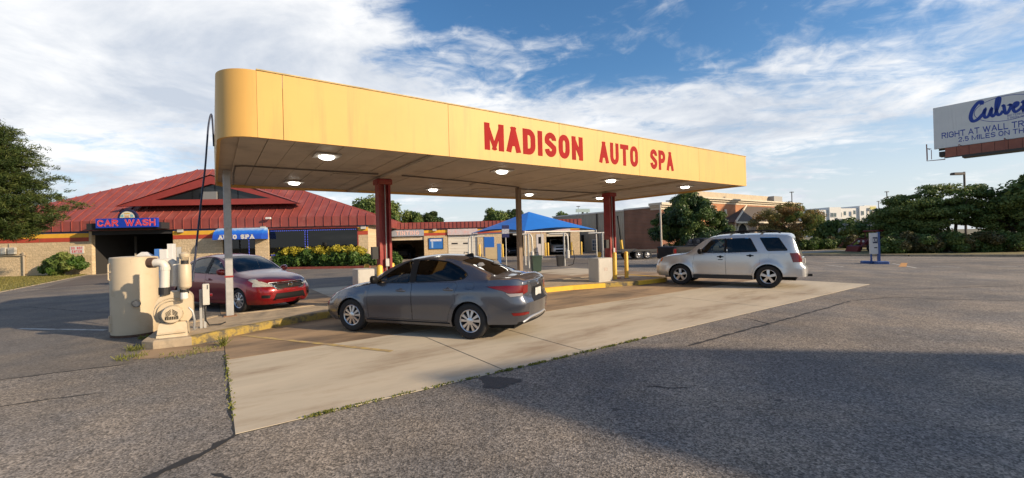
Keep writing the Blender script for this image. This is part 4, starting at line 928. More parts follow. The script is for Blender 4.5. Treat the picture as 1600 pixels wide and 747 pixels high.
# cars inside the workshop bays
def recolour(root,old,new):
    for o in [root]+list(root.children_recursive):
        if o.type=='MESH' and o.data.materials and o.data.materials[0]==old: o.data=o.data.copy(); o.data.materials[0]=new
M_whp=paint('white_paint',(.75,.75,.74),.0,.3)
WP=copy_tree(vs_,None,(0,0,0),0.,'white sport utility vehicle standing inside the workshop bay beside the metal shed'); recolour(WP,M_silv,M_whp)
BP=copy_tree(pk,None,(0,0,0),0.,'black pickup truck standing in the shaded tinting bay')
DP=copy_tree(gs,None,(0,0,0),0.,'dark sedan parked inside the workshop bay under the tent'); DP['category']='car'
# ================================================================= BUILDINGS
def block_mat():
    m=bpy.data.materials.new('split_face_block'); m.use_nodes=True; nt=m.node_tree; N=nt.nodes.new; L=nt.links.new; b=nt.nodes['Principled BSDF']; b.inputs['Roughness'].default_value=.9
    tc=N('ShaderNodeTexCoord'); mp=N('ShaderNodeMapping'); mp.inputs['Rotation'].default_value=(PI/2,0,0); L(tc.outputs['Object'],mp.inputs[0])
    br=N('ShaderNodeTexBrick'); br.inputs['Scale'].default_value=1; br.inputs['Brick Width'].default_value=.4; br.inputs['Row Height'].default_value=.2; br.inputs['Mortar Size'].default_value=.006
    br.inputs['Color1'].default_value=(.66,.51,.32,1); br.inputs['Color2'].default_value=(.58,.445,.275,1); br.inputs['Mortar'].default_value=(.44,.33,.2,1); L(mp.outputs[0],br.inputs[0])
    n=N('ShaderNodeTexNoise'); n.inputs['Scale'].default_value=9; n.inputs['Detail'].default_value=7; n.inputs['Roughness'].default_value=.7; L(tc.outputs['Object'],n.inputs['Vector'])
    mx=N('ShaderNodeMix'); mx.data_type='RGBA'; mx.blend_type='MULTIPLY'; mx.inputs[0].default_value=.55; L(br.outputs[0],mx.inputs[6]); cr=N('ShaderNodeMapRange'); cr.inputs[1].default_value=.3; cr.inputs[2].default_value=.65; cr.inputs[3].default_value=.55; cr.inputs[4].default_value=1.15; L(n.outputs['Fac'],cr.inputs[0]); L(cr.outputs[0],mx.inputs[7]); L(mx.outputs[2],b.inputs['Base Color'])
    bp=N('ShaderNodeBump'); bp.inputs['Strength'].default_value=.9; bp.inputs['Distance'].default_value=.06; L(n.outputs['Fac'],bp.inputs['Height']); L(bp.outputs[0],b.inputs['Normal']); return m
def brick_mat(name,c1,c2,mo):
    m=bpy.data.materials.new(name); m.use_nodes=True; nt=m.node_tree; N=nt.nodes.new; L=nt.links.new; b=nt.nodes['Principled BSDF']; b.inputs['Roughness'].default_value=.9
    tc=N('ShaderNodeTexCoord'); mp=N('ShaderNodeMapping'); mp.inputs['Rotation'].default_value=(PI/2,0,0); L(tc.outputs['Object'],mp.inputs[0])
    br=N('ShaderNodeTexBrick'); br.inputs['Scale'].default_value=1; br.inputs['Brick Width'].default_value=.22; br.inputs['Row Height'].default_value=.075; br.inputs['Mortar Size'].default_value=.008
    br.inputs['Color1'].default_value=(*c1,1); br.inputs['Color2'].default_value=(*c2,1); br.inputs['Mortar'].default_value=(*mo,1); L(mp.outputs[0],br.inputs[0])
    n=N('ShaderNodeTexNoise'); n.inputs['Scale'].default_value=.8; n.inputs['Detail'].default_value=6; L(tc.outputs['Object'],n.inputs['Vector']); cr=N('ShaderNodeMapRange'); cr.inputs[1].default_value=.3; cr.inputs[2].default_value=.7; cr.inputs[3].default_value=.8; cr.inputs[4].default_value=1.15; L(n.outputs['Fac'],cr.inputs[0])
    mx=N('ShaderNodeVectorMath'); mx.operation='SCALE'; L(br.outputs[0],mx.inputs[0]); L(cr.outputs[0],mx.inputs['Scale']); L(mx.outputs[0],b.inputs['Base Color']); return m
M_blockw=block_mat(); M_roof=mat('red_metal_roof',(.265,.062,.05),.5,metal=.05,var=.14,vscale=1.5,dirt=(.34,.115,.095),dscale=.8,dlo=.52,dhi=.75)
M_trimr=mat('red_trim',(.27,.042,.034),.45,var=.1,vscale=2)
M_sblue=mat('stripe_blue',(.022,.05,.17),.6); M_syel=mat('stripe_yellow',(.74,.40,.035),.7,var=.1,vscale=3); M_sred=mat('stripe_red',(.42,.06,.03),.7,var=.12,vscale=3)
M_sgnb=mat('sign_blue',(.012,.05,.42),.4); M_navy=mat('sign_navy',(.012,.018,.06),.5); M_pink=mat('sign_pink',(.75,.19,.22),.5); M_red2=mat('sign_red',(.55,.03,.06),.5); M_white=mat('white_paint_flat',(.62,.61,.58),.6,var=.06,vscale=3)
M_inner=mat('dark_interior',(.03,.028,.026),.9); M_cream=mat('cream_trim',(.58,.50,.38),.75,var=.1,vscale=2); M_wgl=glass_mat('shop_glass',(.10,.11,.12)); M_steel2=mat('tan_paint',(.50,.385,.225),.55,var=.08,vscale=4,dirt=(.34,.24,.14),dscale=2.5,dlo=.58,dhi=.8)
M_led=mat('blue_bulb',(.05,.06,.5),.4,emit=(.15,.2,1.),estr=.9)
BANG=R(5.6); FB=Frame((-11.1,33.0),BANG)
cw=thing('car_wash_building','tan block car wash with red metal hip roof and striped walls','building',(-11.1,33,0),BANG)
X=lambda px,off=0.:FB.x(px,off)
ZE=3.16; Zf=3.88; XL=X(-60); XR=0.03
def wallbox(x0,x1,z0,z1,y0=0.,y1=.3,m=None,name='wall',par=None):
    mb=MB(); mb.box(x0,x1,y0,y1,z0,z1); return obj(name,mb,m or M_blockw,par or cw)
segs=[(XL,X(143)),(X(270.5),X(347.5)),(X(398.5),X(419.5)),(X(559),XR)]
for a,b in segs:
    w=wallbox(a,b,0,ZE)
    for z0,z1,mm in ((3.02,3.155,M_sblue),(2.72,3.018,M_syel),(2.42,2.718,M_sred)):
        e=.3 if a==XL else 0
        mb=MB(); mb.box(a+.002,b-.0-e*.6,-.012,.0,z0,z1); obj('stripe',mb,mm,w)
xw0,xw1=X(419.5),X(559)
wallbox(xw0+.004,xw1-.004,0,.95,.02,.32)                         # under the window
DEP=9.5
wallbox(XL,XR,0,ZE,DEP,DEP+.3); wallbox(XL,XL+.3,0,ZE,.302,DEP-.002); wallbox(XR-.3,XR,0,ZE,.302,DEP-.002)
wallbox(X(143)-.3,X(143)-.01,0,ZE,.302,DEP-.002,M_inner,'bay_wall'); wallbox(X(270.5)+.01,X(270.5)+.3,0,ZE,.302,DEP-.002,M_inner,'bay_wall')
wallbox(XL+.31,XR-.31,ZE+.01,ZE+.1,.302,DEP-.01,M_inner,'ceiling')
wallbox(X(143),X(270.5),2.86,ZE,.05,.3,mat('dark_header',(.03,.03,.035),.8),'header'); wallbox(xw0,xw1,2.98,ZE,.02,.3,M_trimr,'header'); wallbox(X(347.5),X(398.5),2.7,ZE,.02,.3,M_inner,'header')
for px in (190,211): 
    mb=MB(); x=X(px,4); mb.box(x-.06,x+.06,4,4.12,0,2.8); obj('brush_post',mb,mat('bay_steel',(.16,.15,.14),.6),cw)
# window: frame, mullion, panes, bulbs
wn=link('window',None,cw); fr=.06
mb=MB(); mb.box(xw0,xw1,.10,.16,.95,1.01); mb.box(xw0,xw1,.10,.16,2.92,2.98); mb.box(xw0,xw0+fr,.10,.16,1.01,2.92); mb.box(xw1-fr,xw1,.10,.16,1.01,2.92); xm=X(478); mb.box(xm-.05,xm+.05,.10,.16,1.01,2.92); obj('frame',mb,M_dark,wn)
for a,b in ((xw0+fr,xm-.05),(xm+.05,xw1-fr)): mb=MB(); mb.box(a,b,.125,.13,1.01,2.92); obj('pane',mb,M_wgl,wn)
mb=MB()
def bulbs(p,q,n):
    for i in range(n): t=(i+.5)/n; x=p[0]+(q[0]-p[0])*t; z=p[1]+(q[1]-p[1])*t; mb.box(x-.018,x+.018,.07,.095,z-.018,z+.018)
bulbs((xw0+.1,2.86),(xw1-.1,2.86),46); bulbs((xw0+.1,1.05),(xm,1.05),24); bulbs((xm-.09,1.05),(xm-.09,2.86),14); bulbs((xm+.09,1.05),(xm+.09,2.86),14)
obj('bulb_string',mb,M_led,wn)
mb=MB(); mb.box(xw1-.02,xw1+.06,-.03,.02,0,2.98); obj('downpipe',mb,M_trimr,cw)
# door under the awning
dn=link('door',None,cw); d0,d1=X(347.5),X(398.5); mb=MB(); mb.box(d0,d0+.07,.1,.16,0,2.7); mb.box(d1-.07,d1,.1,.16,0,2.7); mb.box(d0+.07,d1-.07,.1,.16,2.6,2.7); mb.box((d0+d1)/2-.04,(d0+d1)/2+.04,.1,.16,0,2.6); obj('frame',mb,M_dark,dn)
for a,b in ((d0+.07,(d0+d1)/2-.04),((d0+d1)/2+.04,d1-.07)): mb=MB(); mb.box(a,b,.125,.132,.02,2.6); obj('pane',mb,M_wgl,dn)
mb=MB(); bulbs((X(388),1.0),(X(388),2.6),14); obj('bulb_string',mb,M_led,dn)
# awning
def awn_mat():
    m=bpy.data.materials.new('awning_fabric'); m.use_nodes=True; nt=m.node_tree; N=nt.nodes.new; L=nt.links.new; b=nt.nodes['Principled BSDF']; b.inputs['Roughness'].default_value=.55
    tc=N('ShaderNodeTexCoord'); sp=N('ShaderNodeSeparateXYZ'); L(tc.outputs['Object'],sp.inputs[0]); n=N('ShaderNodeTexNoise'); n.inputs['Scale'].default_value=5; L(tc.outputs['Object'],n.inputs['Vector'])
    ad=N('ShaderNodeMath'); ad.operation='MULTIPLY_ADD'; L(n.outputs['Fac'],ad.inputs[0]); ad.inputs[1].default_value=.25; L(sp.outputs[2],ad.inputs[2])
    cr=N('ShaderNodeValToRGB'); e=cr.color_ramp.elements; e[0].position=.30; e[0].color=(.012,.075,.46,1); e[1].position=.92; e[1].color=(.60,.66,.70,1); k=e.new(.62); k.color=(.02,.16,.62,1); k=e.new(.78); k.color=(.25,.42,.66,1)
    mr=N('ShaderNodeMapRange'); mr.inputs[1].default_value=2.45; mr.inputs[2].default_value=3.35; L(ad.outputs[0],mr.inputs[0]); L(mr.outputs[0],cr.inputs[0]); L(cr.outputs[0],b.inputs['Base Color']); return m
a0,a1=X(331.5,-1.1),X(408,-1.1); prof=[(-.015,3.14),(-.35,3.12),(-.68,3.0),(-.92,2.8),(-1.05,2.55),(-1.08,2.36),(-1.08,2.28)]
mb=MB(); k=len(prof); v=[(a0,y,z) for y,z in prof]+[(a1,y,z) for y,z in prof]+[(a0,-.015,2.28),(a1,-.015,2.28)]
f=[(i,i+1,k+i+1,k+i) for i in range(k-1)]+[tuple(range(k))+(2*k,),tuple(range(k,2*k))+(2*k+1,)]; mb.add(v,f)
aw=obj('awning',mb,awn_mat(),cw,smooth=50)
lettering('AUTO SPA',.33,.10,.9,.05,.22,lambda x,z,d:(x,-1.084-d-.0,2.30+z),M_white,aw,x0=X(341,-1.1),fit=X(397,-1.1)-X(341,-1.1),serif=True)
# roof: eave fascia panels, hip slopes in standing-seam panels, dormer
OV=.12; ex0,ex1=XL-.3,XR+.55; ey0=-OV; eyb=DEP+1.0
apx,_=FB.loc((-25.6,37.6,0)); apy=FB.loc((-25.6,37.6,0))[1]; apz=8.6; rl=1.5
def slope_panels(A,B,C,D,n,rib=True,name='roof_panel'):
    """A-B eave, D-C top (A below D); ruled into n panels with a rib"""
    A,B,C,D=map(Vector,(A,B,C,D))
    nrm=(B-A).cross(D-A).normalized()
    if nrm.z<0: nrm=-nrm
    for i in range(n):
        t0=i/n; t1=(i+1)/n; p=A.lerp(B,t0); q=A.lerp(B,t1); r=D.lerp(C,t1); s_=D.lerp(C,t0); mb=MB()
        e=(q-p).normalized()*.03; h=nrm*.05
        if (r-q).length<.05 and (s_-p).length<.05: continue
        mb.add([p,q,r,s_],[(0,1,2,3)]); mb.add([p,p+e,p+e+h,p+h,s_,s_+e,s_+e+h,s_+h],[(3,2,6,7),(0,3,7,4),(2,1,5,6),(0,1,2,3)]); obj(name,mb,M_roof,cw)
def vertical_trapezoid_panels(A,B,apexs,pitch):
    """front/back hip face with seams running straight up the slope: cut at the hip lines"""
    A,B=map(Vector,(A,B)); L0,L1=map(Vector,apexs); n=int((B-A).length/pitch); xa=[A.lerp(B,i/n) for i in range(n+1)]
    up=(L0-A); d=(B-A).normalized(); a0_=(L0-A).dot(d); a1_=(L1-A).dot(d); Lf=(B-A).length; run=(L0-A)-d*a0_
    nrm=d.cross(run).normalized()
    if nrm.z<0: nrm=-nrm
    def top(s): 
        k=min(1,s/a0_) if s<a0_ else (min(1,(Lf-s)/(Lf-a1_)) if s>a1_ else 1.); return k
    for i in range(n):
        s0=Lf*i/n; s1=Lf*(i+1)/n; cuts=[s0]+[c for c in (a0_,a1_) if s0<c<s1]+[s1]
        p=[A+d*s for s in cuts]; t=[A+d*s+run*top(s) for s in cuts]; mb=MB(); m_=len(cuts)
        mb.add(p+t,[(j,j+1,m_+j+1,m_+j) for j in range(m_-1)])
        e=d*.035; h=nrm*.055; q=A+d*s0; r=A+d*s0+run*top(s0)
        if top(s0)>.02: mb.add([q,q+e,q+e+h,q+h,r,r+e,r+e+h,r+h],[(3,2,6,7),(0,3,7,4),(2,1,5,6),(0,1,2,3)])
        obj('roof_panel',mb,M_roof,cw)
PITCHW=.62
cF0,cF1=(ex0,ey0,Zf),(ex1,ey0,Zf); cB0,cB1=(ex0,eyb+2.5,Zf),(ex1,eyb+2.5,Zf); ap0=(apx-rl,apy,apz); ap1=(apx+rl,apy,apz)
vertical_trapezoid_panels(cF0,cF1,(ap0,ap1),PITCHW)
vertical_trapezoid_panels(cB1,cB0,(ap1,ap0),2.0)
vertical_trapezoid_panels(cF1,cB1,(ap1,(ap1[0],ap1[1]+.01,apz)),1.0); vertical_trapezoid_panels(cB0,cF0,((ap0[0],ap0[1]+.01,apz),ap0),1.0)
def eave(A,B,nx,pitch,name='eave_panel',z0=ZE,z1=Zf,par=None,mm=None):
    A,B=map(Vector,(A,B)); n=max(1,int((B-A).length/pitch)); d=(B-A)/n; o=Vector(nx)
    src=None
    for i in range(n):
        p=A+d*i; e=d.normalized()*.03; mb=MB(); q=p+d
        mb.add([(*p.xy,z0),(*q.xy,z0),(*q.xy,z1),(*p.xy,z1)],[(0,1,2,3)]); a=p+o*.05; b=p+e+o*.05; c_=p+e
        mb.add([(*p.xy,z0),(*a.xy,z0),(*b.xy,z0),(*c_.xy,z0),(*p.xy,z1),(*a.xy,z1),(*b.xy,z1),(*c_.xy,z1)],[(0,1,5,4),(1,2,6,5),(2,3,7,6)]); obj(name,mb,mm or M_roof,par or cw)
eave((ex0,ey0,0),(ex1,ey0,0),(0,-1,0),PITCHW); eave((ex1,ey0,0),(ex1,eyb+2.5,0),(1,0,0),PITCHW)
mb=MB(); mb.box(ex0,ex1-.01,ey0+.01,-.001,ZE-.02,ZE+.03); mb.box(XR+.001,ex1-.01,0,eyb,ZE-.02,ZE+.03); obj('eave_soffit',mb,mat('eave_soffit',(.10,.09,.085),.8),cw)
# dormer gable
yg=.55; g0=FB.hit(187,317,yg); g1=FB.hit(470,320,yg); ga=(FB.x(335,yg),7.15); zb_=4.95
dm=link('dormer',None,cw); T=.42
tri=[(g0[0],zb_),(g1[0],zb_),ga]
def inset(tri,t):
    c=((tri[0][0]+tri[1][0]+tri[2][0])/3,(tri[0][1]+tri[1][1]+tri[2][1])/3); return [(c[0]+(p[0]-c[0])*t,c[1]+(p[1]-c[1])*t) for p in tri]
inn_=[(g0[0]+2.6,zb_+.42),(g1[0]-2.1,zb_+.42),(ga[0],ga[1]-.62)]
mb=MB(); 
for i in range(3):
    j=(i+1)%3; mb.prismY([tri[i],tri[j],inn_[j],inn_[i]],yg-.25,yg+.1)
obj('gable_trim',mb,M_trimr,dm)
xs=[inn_[0][0]+(inn_[1][0]-inn_[0][0])*k for k in (0,.3,.5,.7,1)]
def ztri(x): 
    a,b,c=inn_; return a[1]+(c[1]-a[1])*(x-a[0])/(c[0]-a[0]) if x<c[0] else b[1]+(c[1]-b[1])*(x-b[0])/(c[0]-b[0])
for a,b in zip(xs,xs[1:]):
    pl=[(a+.03,inn_[0][1]),(b-.03,inn_[0][1])]+([(b-.03,ztri(b-.03))] if ztri(b-.03)>inn_[0][1]+.02 else [])+([ (ga[0],inn_[2][1])] if a<ga[0]<b else [])+([(a+.03,ztri(a+.03))] if ztri(a+.03)>inn_[0][1]+.02 else [])
    if len(pl)>2: mb=MB(); mb.prismY(pl,yg-.02,yg+.02); obj('pane',mb,mat('dark_gable_glass',(.018,.02,.024),.12),dm)
mb=MB(); mb.prismY(inn_,yg+.03,yg+.08); obj('gable_backing',mb,M_dark,dm)
mb=MB(); xb=FB.x(331,yg); mb.box(xb-.5,xb+.5,yg-.18,yg-.03,zb_+.42,zb_+1.0); obj('vent_unit',mb,mat('vent_grey',(.2,.2,.2),.5),dm)
rb=5.0
mb=MB(); mb.add([(g0[0]-.1,yg-.32,zb_),(ga[0],yg-.32,ga[1]+.08),(ga[0],yg+rb,ga[1]+.08),(g0[0]-.1,yg+rb*.05,zb_)],[(0,1,2,3)]); mb.add([(g1[0]+.1,yg-.32,zb_),(ga[0],yg-.32,ga[1]+.08),(ga[0],yg+rb,ga[1]+.08),(g1[0]+.1,yg+rb*.05,zb_)],[(0,1,2,3)]); obj('dormer_roof',mb,M_roof,dm)
# CAR WASH sign box with arched crest
so=-1.2; sg0,sg1=FB.x(150,so),FB.x(245.5,so); z0,z1=FB.z(200,355.5,so),FB.z(200,341,so)
sg=thing('car_wash_sign','blue CAR WASH sign with arched crest above the wash bay','sign',FB.w((sg0+sg1)/2,so,0),BANG)
xc=FB.x(199.5,so)-(sg0+sg1)/2; hw_=(sg1-sg0)/2; rr=FB.x(213,so)-FB.x(199.5,so)
mb=MB(); mb.box(-hw_,hw_,0,.22,z0,z1); obj('panel',mb,M_sgnb,sg)
mb=MB(); mb.prismY([(xc+1.15*rr*math.cos(t),z1+.002+1.1*rr*math.sin(t)) for t in np.linspace(0,PI,19)],.02,.2); cr_=obj('crest',mb,M_navy,sg)
mb=MB(); mb.prismY([(xc+.85*rr*math.cos(t),z1+.03+.8*rr*math.sin(t)) for t in np.linspace(0,PI,19)],-.002,.02); obj('crest_face',mb,mat('crest_print',(.62,.60,.50),.5,var=.15,vscale=6),cr_)
mb=MB(); mb.box(xc-.14,xc+.14,-.012,-.003,z1+.05,z1+.2); obj('crest_car',mb,mat('crest_tan',(.6,.35,.2),.6),cr_); mb=MB(); mb.box(xc-.18,xc+.18,-.012,-.003,z1+.30,z1+.36); obj('crest_hat',mb,mat('crest_gold',(.65,.42,.06),.6),cr_)
for s_ in (-1,1): mb=MB(); mb.prismY([(xc+s_*.22,z1+.08),(xc+s_*.42,z1+.1),(xc+s_*.40,z1+.24),(xc+s_*.24,z1+.28)],-.012,-.003); obj('crest_bubble',mb,mat('crest_teal',(.2,.45,.5),.6),cr_)
lt=.74*(z1-z0); xa,xb_=FB.x(152.5,so)-(sg0+sg1)/2,FB.x(243.5,so)-(sg0+sg1)/2
lettering('CAR WASH',lt,lt*.24,.98,.05,.45,lambda x,z,d:(x,-.001-d,z0+.14*(z1-z0)+z),M_pink,sg,x0=xa,fit=xb_-xa)
lettering('CAR WASH',lt*.94,lt*.13,.98*1.0,.07,.47,lambda x,z,d:(x,-.0045-d,z0+.16*(z1-z0)+z),M_red2,sg,x0=xa+.04,fit=xb_-xa-.08,name='letter_face')
mb=MB(); mb.box(FB.x(131,so)-(sg0+sg1)/2,hw_+.15,.225,1.19,z0-.1,z0+.35); obj('bracket_box',mb,mat('sign_box_dark',(.02,.02,.024),.7),sg)
# small fixtures on the wall
def wall_light(px,py,lbl,fr=FB,ang=BANG,off=-.02):
    x,z=fr.hit(px,py,off); t=thing('wall_light',lbl,'light',fr.w(x,off,z),ang,'wall lights')
    mb=MB(); mb.rbox(-.2,.2,-.18,0,-.1,.12,.03); obj('housing',mb,mat('bronze_fixture',(.28,.26,.24),.5),t); mb=MB(); mb.box(-.17,.17,-.185,-.181,-.08,.04); obj('lens',mb,mat('frosted_lens',(.6,.58,.52),.3),t)
wall_light(412,356,'small wall light at the end of the blue awning'); wall_light(568,356,'small wall light on the striped corner pillar'); wall_light(283,361,'small wall light beside the wash bay opening')
x,z=FB.hit(422,341,-.25); t=thing('security_camera','white security camera fixed to the red eave','camera',FB.w(x,-.22,z),BANG); mb=MB(); mb.tube((0,.1,.0),(0,-.12,0),.03); mb.tf(Matrix.Rotation(R(50),4,'Z')); obj('bracket',mb,M_dark,t); mb=MB(); mb.rbox(-.28,.12,-.22,-.08,-.07,.07,.03); obj('housing',mb,M_white,t)
x0_,z0_=FB.hit(110,396.5,-.02); x1_,z1_=FB.hit(131,384.5,-.02); t=thing('wall_sign','white sign reading DO NOT ENTER on the tan block wall','sign',FB.w(x0_,-.02,0),BANG); mb=MB(); mb.box(0,x1_-x0_,-.015,0.015,z0_,z1_); obj('panel',mb,M_white,t)
hh=(z1_-z0_)*.36; lettering('DO NOT',hh,hh*.2,.6,.05,.14,lambda x,z,d:(x,-.016-d,z0_+(z1_-z0_)*.55+z),M_red2,t,x0=.08,fit=x1_-x0_-.16); lettering('ENTER',hh,hh*.2,.6,.05,.14,lambda x,z,d:(x,-.016-d,z0_+(z1_-z0_)*.1+z),M_red2,t,x0=.12,fit=x1_-x0_-.24)
gx=[(-4,10),(15,27),(36,41)]; t=thing('meter_boxes','grey electric meter boxes and conduit on the tan wall','meter',FB.w(FB.x(0),-.02,0),BANG); bx_=FB.x(0)
for a,b in ((5,13),(16,27)): mb=MB(); mb.rbox(FB.x(a)-bx_,FB.x(b)-bx_,-.2,0,FB.z(a,397),FB.z(a,387),.02); obj('box',mb,mat('meter_grey',(.42,.41,.37),.5),t)
mb=MB(); mb.path([(FB.x(2)-bx_,-.05,1.55),(FB.x(42)-bx_,-.05,1.5)],.03); mb.path([(FB.x(38)-bx_,-.06,1.5),(FB.x(38)-bx_,-.06,.05)],.06); mb.path([(FB.x(16)-bx_,-.05,1.7),(FB.x(16)-bx_,-.05,2.4)],.02); mb.box(FB.x(36)-bx_,FB.x(39)-bx_,-.1,0,1.55,1.75); obj('conduit',mb,mat('meter_conduit',(.36,.3,.22),.6),t)
# ---------------------------------------------------------------- workshop wing
o_=AT(577,380,43.2); WANG=R(4.5); FT=Frame((o_.x,o_.y),WANG); wg=thing('workshop_wing','low tan workshop wing with red metal eave and roller-door bays','building',(o_.x,o_.y,0),WANG)
Y_=lambda px,off=0.:FT.x(px,off)
zt1,zt0=FT.z(650,348,-.2),FT.z(650,358,-.2); xe=Y_(906)
bays=[(609,662.5),(699,746),(784,818),(853.5,891.5)]
ed=[577]+[p for b in bays for p in b]+[906]; DW=10
for a,b in zip(ed[::2],ed[1::2]):
    x0,x1=Y_(a),Y_(b); w=wallbox(x0,x1,0,zt0,par=wg)
    for q0,q1,mm in ((.0,.12,M_sblue),(.12,.42,M_syel),(.42,.70,M_sred)): mb=MB(); mb.box(x0+.002,x1-.002,-.012,0,zt0-q1,zt0-q0-.002); obj('stripe',mb,mm,w)
hd=zt0-.75
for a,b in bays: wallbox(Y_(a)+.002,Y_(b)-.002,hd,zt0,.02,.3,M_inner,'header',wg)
wallbox(0,xe,0,zt0,DW,DW+.3,M_blockw,par=wg); wallbox(0,.3,0,zt0,.302,DW-.002,par=wg); wallbox(xe-.3,xe,0,zt0,.302,DW-.002,par=wg)
for i in range(3):
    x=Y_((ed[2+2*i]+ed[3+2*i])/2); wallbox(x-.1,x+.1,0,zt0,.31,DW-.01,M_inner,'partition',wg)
mb=MB(); mb.box(-.2,xe+.2,-.18,DW+.5,zt0+.01,zt0+.12); obj('roof',mb,M_galv,wg)
eave((-.0,-.2,0),(xe+.2,-.2,0),(0,-1,0),.40,z0=zt0+.02,z1=zt1,par=wg); mb=MB(); mb.box(0,xe+.2,-.19,.2,zt1-.05,zt1+.02); obj('eave_cap',mb,M_trimr,wg)
def flat_sign(a,b,y0,y1,m,lbl,fr,off,ang,name='bay_sign'):
    x0,z0=fr.hit(a,y1,off); x1,z1=fr.hit(b,y0,off); t=thing(name,lbl,'sign',fr.w(x0,off,0),ang); mb=MB(); mb.box(0,x1-x0,0,.08,z0,z1); obj('panel',mb,m,t); return t,x1-x0,z0,z1
M_fgrey=mat('faded_sign_grey',(.34,.37,.44),.5,var=.1,vscale=3); M_fpink=mat('faded_pink',(.66,.42,.42),.6,var=.2,vscale=9); M_fwhite=mat('faded_white_letter',(.72,.66,.64),.6)
t,w_,z0,z1=flat_sign(609.5,662,358.5,369.8,M_fgrey,'faded grey sign with pale TINTING letters over the open bay',FT,-.13,WANG)
H_=(z1-z0)*.66; lettering('TINTING',H_,H_*.26,.8,.08,.2,lambda x,z,d:(x,-.001-d,z0+(z1-z0)*.17+z),mat('faded_salmon',(.70,.33,.28),.6),t,x0=w_*.18,fit=w_*.68); lettering('TINTING',H_*.9,H_*.12,.8,.1,.2,lambda x,z,d:(x,-.0045-d,z0+(z1-z0)*.2+z),M_fwhite,t,x0=w_*.19,fit=w_*.66,name='letter_face')
t,w_,z0,z1=flat_sign(699.5,746,357,367.5,mat('bleached_sign',(.56,.49,.50),.6,var=.12,vscale=3,dirt=(.66,.40,.38),dscale=3.2,dlo=.5,dhi=.62),'bleached pinkish sign over the closed white roller door',FT,-.13,WANG)
t,w_,z0,z1=flat_sign(853.5,891,356.5,361.5,mat('bleached_sign2',(.62,.52,.52),.6,var=.12,vscale=3,dirt=(.68,.46,.45),dscale=3.2,dlo=.5,dhi=.62),'bleached sign over the workshop bay beside the metal shed',FT,-.13,WANG)
# closed sectional door, open header of bay one
gd=link('garage_door',None,wg); x0,x1=Y_(700),Y_(745.5); n=7
for i in range(n):
    mb=MB(); z=hd*i/n; mb.rbox(x0,x1,.12,.17,z+.012,z+hd/n-.004,.006); p_=obj('door_panel',mb,M_cream if False else mat('white_door',(.70,.66,.57),.55,var=.05,vscale=2),gd)
    if i==4:
        for q in (.22,.62): mb=MB(); xx=x0+(x1-x0)*q; mb.box(xx-.32,xx+.32,.115,.1195,z+.1,z+.24); obj('door_light',mb,M_dark,p_)
for a,b in ((609.5,662),(854,891)): mb=MB(); mb.rbox(Y_(a),Y_(b),.1,.2,hd-.35,hd-.002,.03); obj('door_header_roll',mb,M_cream,wg)
dr=link('door',None,wg); mb=MB(); mb.box(Y_(838),Y_(849.5),-.03,-.002,.02,2.25); obj('leaf',mb,mat('pale_door',(.62,.57,.55),.5),dr); mb=MB(); mb.box(Y_(841.2),Y_(846.5),-.04,-.031,1.25,1.95); obj('pane',mb,M_dark,dr)
t,w_,z0,z1=flat_sign(670.5,691.5,372.5,389,mat('poster_blue',(.03,.16,.50),.4,var=.08,vscale=2),'blue framed poster on the striped wall beside the tinting bay',FT,-.05,WANG,'wall_poster')
mb=MB(); mb.box(-.06,w_+.06,.01,.09,z0-.06,z1+.06); obj('frame',mb,M_dark,t); mb=MB(); mb.box(.15,w_-.1,-.006,-.001,z1-.28,z1-.06); obj('poster_heading',mb,mat('poster_heading',(.6,.6,.68),.5,var=.3,vscale=10),t)
mb=MB(); mb.box(.25,.42,-.006,-.001,z0+.1,z1-.3); obj('poster_figure',mb,mat('poster_pale',(.35,.5,.7),.5),t)
t,w_,z0,z1=flat_sign(757,772,370,400,mat('banner_blue',(.02,.13,.48),.45),'tall blue banner on the wall behind the tent',FT,-.05,WANG,'wall_banner')
wall_light(679,359.5,'small wall light above the blue poster',FT,WANG,-.05)
def place(o,px,py,Yd,rz): p=AT(px,py,Yd); o.location=(p.x,p.y,0.01); o.rotation_euler=(0,0,rz)
place(BP,632,395,47.6,R(-86)); place(DP,800,395,48.,R(-85)); place(WP,868,395,48.,R(-82))
# ---------------------------------------------------------------- metal shed and brick building
SANG=math.atan2(-V.y,-V.x); FM=Frame((8.5,54.0),SANG)
ms=thing('metal_shed','tall beige ribbed metal shed behind the tent','building',(8.5,54,0),SANG); HS=4.62
M_sid=mat('beige_siding',(.36,.325,.26),.5,metal=.15,var=.08,vscale=1.)
xb=FM.x(976)
nx=int((xb+5)/1.0)
for i in range(nx):
    a=-5+i*(xb+5)/nx; b=-5+(i+1)*(xb+5)/nx; mb=MB(); pr=[]
    for k in range(4):
        c=a+(b-a)*k/4; q=(b-a)/4; pr+=[(c,0),(c+q*.62,0),(c+q*.7,-.045),(c+q*.9,-.045)]
    pr.append((b-.004,0)); m_=len(pr); mb.add([(p[0],p[1],0.02) for p in pr]+[(p[0],p[1],HS) for p in pr],[(j,j+1,m_+j+1,m_+j) for j in range(m_-1)]); obj('siding_panel',mb,M_sid,ms)
mb=MB(); mb.box(-5,xb,.01,14,0,HS-.05); obj('shed_body',mb,M_sid,ms); mb=MB(); mb.box(-5.1,xb,-.12,.1,HS,HS+.16); obj('roof_edge',mb,mat('white_flashing',(.6,.58,.53),.5),ms)
mb=MB(); x=FM.x(934); mb.box(x-.06,x+.06,-.14,-.05,0,HS); obj('downpipe',mb,mat('dark_brown',(.05,.035,.03),.6),ms)
x0,z0=FM.hit(926,391,-.06); x1,z1=FM.hit(933,375,-.06); wn=link('window',None,ms); mb=MB(); mb.box(x0-.08,x1+.08,-.09,-.05,z0-.08,z1+.08); obj('frame',mb,M_white,wn)
